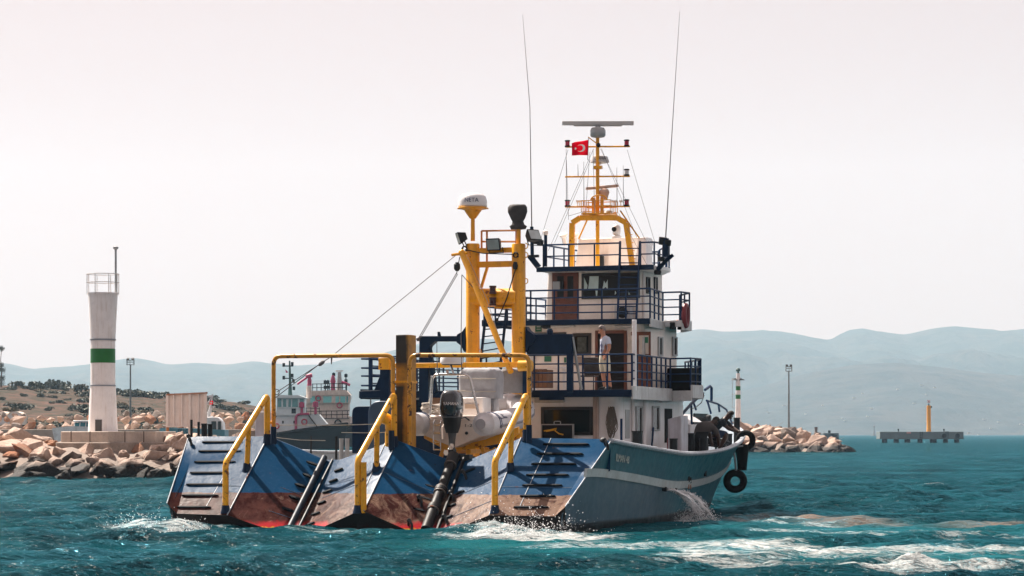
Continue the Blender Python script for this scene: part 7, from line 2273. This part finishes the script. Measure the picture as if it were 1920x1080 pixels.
MB().tube(bend([P(555,807,-.2),P(555,777,-.2),P(580,776,-.2)], .6,4), .20, 10).build("fire_main", m_mag, t1)
for px,py in ((566,760),(592,759)):
    MB().lathe([(.2,-1.4),(.2,-.4),(.42,-.3),(.42,.35),(.25,.5)], 12, P(px,py,-.3)).build("fire_monitor", m_mag, t1)
for px,py,r in ((571,791,.38),(519,799,.36)):
    MB().tube([P(px,py,-.5)+Vector((r*math.cos(R(a_)),0,r*math.sin(R(a_)))) for a_ in range(0,360,24)], .12, 8, closed=True).build("life_ring", m_ring, t1)
MB().bar(P(579,779,-.3),P(595,800,-.3), .9,.12).build("stairway", m_tb, t1)
for px in (529,550): MB().bb(P(px,794,-.06),P(px+3,789,.0)).build("porthole", m_tb, t1)
mb = MB()
for y in (765,771): mb.tube([P(574,y,-.2),P(600,y+1,-.2)], .05, 5)
for px in (575,583,591,599): mb.tube([P(px,764,-.2),P(px,778,-.2)], .05, 5)
mb.build("tug_rail", m_tb, t1)
D = 432.0; k = D/F
t2, P = tug_frame(D, "harbour_tug", "cream harbour tug with wide wheelhouse windows behind the white tug")
MB().prism([P(560,838),P(560,800),P(690,792),P(690,838)], (0,6,0)).build("hull", m_tb, t2)
MB().prism([P(566,805),P(566,782),P(657,781),P(657,800),P(640,805)], (0,5,0)).build("deckhouse", m_tc, t2)
MB().prism([P(568,786,.4),P(574,755,.4),P(653,755,.4),P(652,786,.4)], (0,4,0)).build("bridge_house", m_tc, t2)
MB().prism([P(575,756,0),P(572,741,0),P(653,741,0),P(656,743,0),P(654,756,0)], (0,4.5,0)).build("wheelhouse", m_tc, t2)
for x0,x1 in ((582,591),(593,600),(606,622),(629,636),(638,648),(649.5,653)):
    MB().prism([P(x0,755,-.06),P(x0,743,-.06),P(x1,743,-.06),P(x1-.5,755,-.06)], (0,.04,0)).build("wheelhouse_window", m_cyan if x0 < 649 else m_tg, t2)
MB().prism([P(574,741,-.2),P(584,733,-.2),P(648,731,-.2),P(657,741,-.2)], (0,4.8,0)).build("wheelhouse_roof", m_tc, t2)
MB().tube([P(635,732,2),P(635,697,2)], [.55,.28], 10).build("mast", m_galv, t2)
MB().box(P(635,695,2), (1.2,.3,.18)).build("radar_bar", m_tc, t2)
mb = MB()
for y in (720,727): mb.tube([P(586,y,.2),P(650,y-1,.2)], .06, 5)
for px in range(586,652,8): mb.tube([P(px,719,.2),P(px,733,.2)], .06, 5)
for y in (771,778,785): mb.tube([P(600,y,-.3),P(655,y-1,-.3)], .06, 5)
for px in range(602,656,10): mb.tube([P(px,770,-.3),P(px,785,-.3)], .05, 5)
mb.build("tug_rail", m_tb, t2)
MB().lathe([(.4,-1.0),(.3,.2),(.45,.6),(.2,1.6)], 12, P(624,722,.5)).tube([P(640,716,.5),P(656,722,.5)], .22, 8).build("fire_monitor", m_mag, t2)
for px,y0 in ((625,698),(648,700),(609,712),(614,712)):
    MB().tube([P(px,733,1),P(px,y0,1)], .10, 6).box(P(px,y0+4,1), (.5,.4,.5)).box(P(px,y0+14,1), (.5,.4,.5)).build("lamp_post", m_tb, t2)
for px,py,r in ((637,760,.4),(634,793,.5),(597,747,.4)):
    MB().tube([P(px,py,-.25)+Vector((r*math.cos(R(a_)),0,r*math.sin(R(a_)))) for a_ in range(0,360,24)], .11, 8, closed=True).build("life_ring", m_ring if px != 634 else m_rubberblack, t2)

# ---------------------------------------------------------------- right side beacons
D = 352.0; k = D/F; c = W(1384,800,D)
b2 = thing("light_column", "slim white light column with two green bands right of the bow", "beacon", (c.x,D,1.4))
zz = lambda py: EYE+(HOR-py)*k-1.4
for y0,y1,w0,w1,nm,m in ((815,748,12.2,9.2,"column",m_bwhite),(748,740,9.4,9.3,"green_band",m_green),(740,732,9.0,8.8,"column",m_bwhite),(732,724,9.0,8.8,"green_band",m_green),(724,700,8.4,7.2,"column",m_bwhite)):
    if nm == "green_band": pass
    MB().lathe([(w0/2*k,zz(y0)),(w1/2*k,zz(y1))], 12).build(nm, m, b2)
MB().lathe([(.10,zz(700)),(.10,zz(697)),(.28,zz(696)),(.30,zz(693)),(.18,zz(690.5)),(.04,zz(690))], 12).build("lantern", m_tgreen, b2)
for s in (-1,1):
    MB().lathe([(.50,zz(713)),(.35,zz(711.5)),(.10,zz(710))], 12, (s*6.3*k,0,0)).build("lamp_shade", m_dark, b2); MB().tube([(0,0,zz(709)),(s*6.3*k,0,zz(709.5))], .04, 6).build("lamp_arm", m_dark, b2)
mb = MB(); x_ = -11*k
mb.tube([(x_,0,zz(709)),(x_,0,zz(765))], .03, 5)
for y in (709,739,763): mb.tube([(x_-.1,0,zz(y)),(-4*k,0,zz(y))], .03, 5)
mb.build("access_ladder", m_galv, b2)
# dark concrete dolphin beyond the breakwater head
D = 900.0; k = D/F; c = W(1558,826,D)
dp = thing("mooring_dolphin", "dark concrete mooring dolphin just beyond the breakwater head", "dolphin", (c.x,D,0))
m_dk = mat("dark_concrete", (.05,.075,.085), .9)
MB().bb((-14*k,0,-1),(15*k,9,EYE+(HOR-812)*k)).build("block", m_dk, dp, bevel=.15)
MB().cyl((-1*k,3,EYE+(HOR-812)*k),(-1*k,3,EYE+(HOR-807)*k), .42, 10).build("bollard", m_tb, dp)
MB().cyl((6*k,-.4,1.0),(6*k,-.4,2.0), .9, 12).build("fender", m_rubberblack, dp)
D = 420.0; k = D/F; c = W(1530,806,D)
tag(MB().lathe([(.24,-1.8),(.24,.35),(.27,.36),(.27,.45)], 12).build("mooring_post", mat("rust_grey_post", (.25,.20,.19), .8)), "short grey mooring post at the end of the right breakwater", "post").location = c
# pier with yellow daymark
D = 690.0; k = D/F; c = W(1729,826,D)
pr = thing("mooring_pier", "long grey concrete pier on stub piles at right", "pier", (c.x,D,0))
zz = lambda py: EYE+(HOR-py)*k
xx = lambda px: (px-1729)*k
m_pier = mat("pier_concrete", (.12,.155,.165), .9, var=.12, vs=.4, streak=.4, scol=(.10,.13,.14))
deck = MB().bb((xx(1650),0,zz(823.5)),(xx(1807),7,zz(809.2))).build("pier_deck", m_pier, pr, bevel=.12)
for x0,x1 in ((1656,1666),(1678,1688),(1698.5,1709.5),(1723,1732.5),(1746,1759),(1771,1780.5),(1792,1802)):
    MB().cyl((xx((x0+x1)/2),2.5,-2),(xx((x0+x1)/2),2.5,zz(823)), (x1-x0)/2*k, 14).build("pile", m_tb, pr)
for px in (1685.5,1771): MB().lathe([(.15,zz(809.3)),(.15,zz(806)),(.22,zz(805.5)),(.22,zz(804))], 10, (xx(px),1,0)).build("bollard", m_tb, pr)
for px,r in ((1770,4.2),(1795,4)): MB().cyl((xx(px),-.5,zz(817)),(xx(px),0,zz(817)), r*k, 16).build("fender", m_rubberblack, pr)
MB().bb((xx(1772),-.3,zz(823.5)),(xx(1779),-.01,zz(809))).build("fender_panel", m_dk, pr)
MB().bb((xx(1700),-.05,zz(813)),(xx(1708),-.005,zz(810))).build("sign_plate", mat("pale_red_sign", (.55,.26,.25), .6), pr)
mb = MB()
for px in (1725,1730): mb.tube([(xx(px),-.06,zz(823)),(xx(px),-.06,zz(809))], .05, 5)
for y in (811,814,817,820): mb.tube([(xx(1725),-.06,zz(y)),(xx(1730),-.06,zz(y))], .05, 5)
mb.build("pier_ladder", m_tb, pr)
yc = thing("yellow_daymark", "orange yellow cylindrical daymark with a cross topmark on the pier", "beacon", (W(1741.5,809,D+3).x,D+3,zz(809.2)))
z0 = zz(809.2); m_dy = mat("daymark_yellow", (.78,.32,.008), .45, var=.06)
MB().lathe([(4.4*k,0),(4.3*k,zz(806)-z0),(4.0*k,zz(805)-z0),(3.9*k,zz(761)-z0),(3.7*k,zz(760)-z0)], 24).build("column", m_dy, yc)
MB().lathe([(.18,zz(760)-z0),(.18,zz(758)-z0),(.1,zz(756.5)-z0)], 10).build("lantern", m_dk, yc)
MB().bar((-2.8*k,0,zz(755)-z0),(2.8*k,0,zz(749.5)-z0),.14,.14).bar((-2.8*k,.16,zz(749.5)-z0),(2.8*k,.16,zz(755)-z0),.14,.14).build("cross_topmark", mat("topmark_red", (.40,.08,.06), .6), yc)
MB().tube([(0,0.08,zz(757)-z0),(0,0.08,zz(752)-z0)], .05, 6).build("topmark_stem", m_dk, yc)
MB().tube([(-6.5*k,0,zz(791)-z0),(-6.5*k,0,zz(760)-z0)], .05, 5).tube([(-6.5*k,0,zz(791)-z0),(-3*k,0,zz(791)-z0)], .04, 5).tube([(-6.5*k,0,zz(762)-z0),(-3*k,0,zz(762)-z0)], .04, 5).build("access_ladder", m_galv, yc)
MB().box((4.3*k,0,zz(763)-z0), (.4,.4,.5)).build("solar_box", m_dk, yc)
# far light on a rock
D = 2600.0; k = D/F; c = W(1639,815,D)
fl = thing("distant_lighthouse", "tiny distant lighthouse on a low rock near the horizon", "lighthouse", (c.x,D,0))
MB().lathe([(2.4*k,0.5),(2.2*k,4*k),(1.2*k,8*k),(.9*k,14*k),(1.6*k,16*k),(1.6*k,18*k),(.6*k,19*k),(.3*k,21.5*k)], 14, (0,0,.5)).build("tower", mat("far_tower_grey", (.20,.19,.20), .8), fl)
MB().lathe([(8*k,-.5),(7*k,.6),(2*k,1.0)], 14).build("rock_base", m_dk, fl)

# ================================================================== HAZE
hz = MB(); hz.bb((-9000, -400, -60), (9000, 9000, 900))
hzm = bpy.data.materials.new("sea_haze"); hzm.use_nodes = True
nt = hzm.node_tree
for n in list(nt.nodes): nt.nodes.remove(n)
ho = nd(nt, "ShaderNodeOutputMaterial"); hv = nd(nt, "ShaderNodeVolumePrincipled")
hv.inputs['Color'].default_value = (0.52, 0.77, 1.0, 1)
hv.inputs['Density'].default_value = 0.80e-4
hv.inputs['Absorption Color'].default_value = (1, 1, 1, 1)
hv.inputs['Anisotropy'].default_value = 0.1
nt.links.new(hv.outputs[0], ho.inputs['Volume'])
tag(hz.build("haze", hzm), "pale sea haze between the camera and the mountains", None, None, 'stuff')
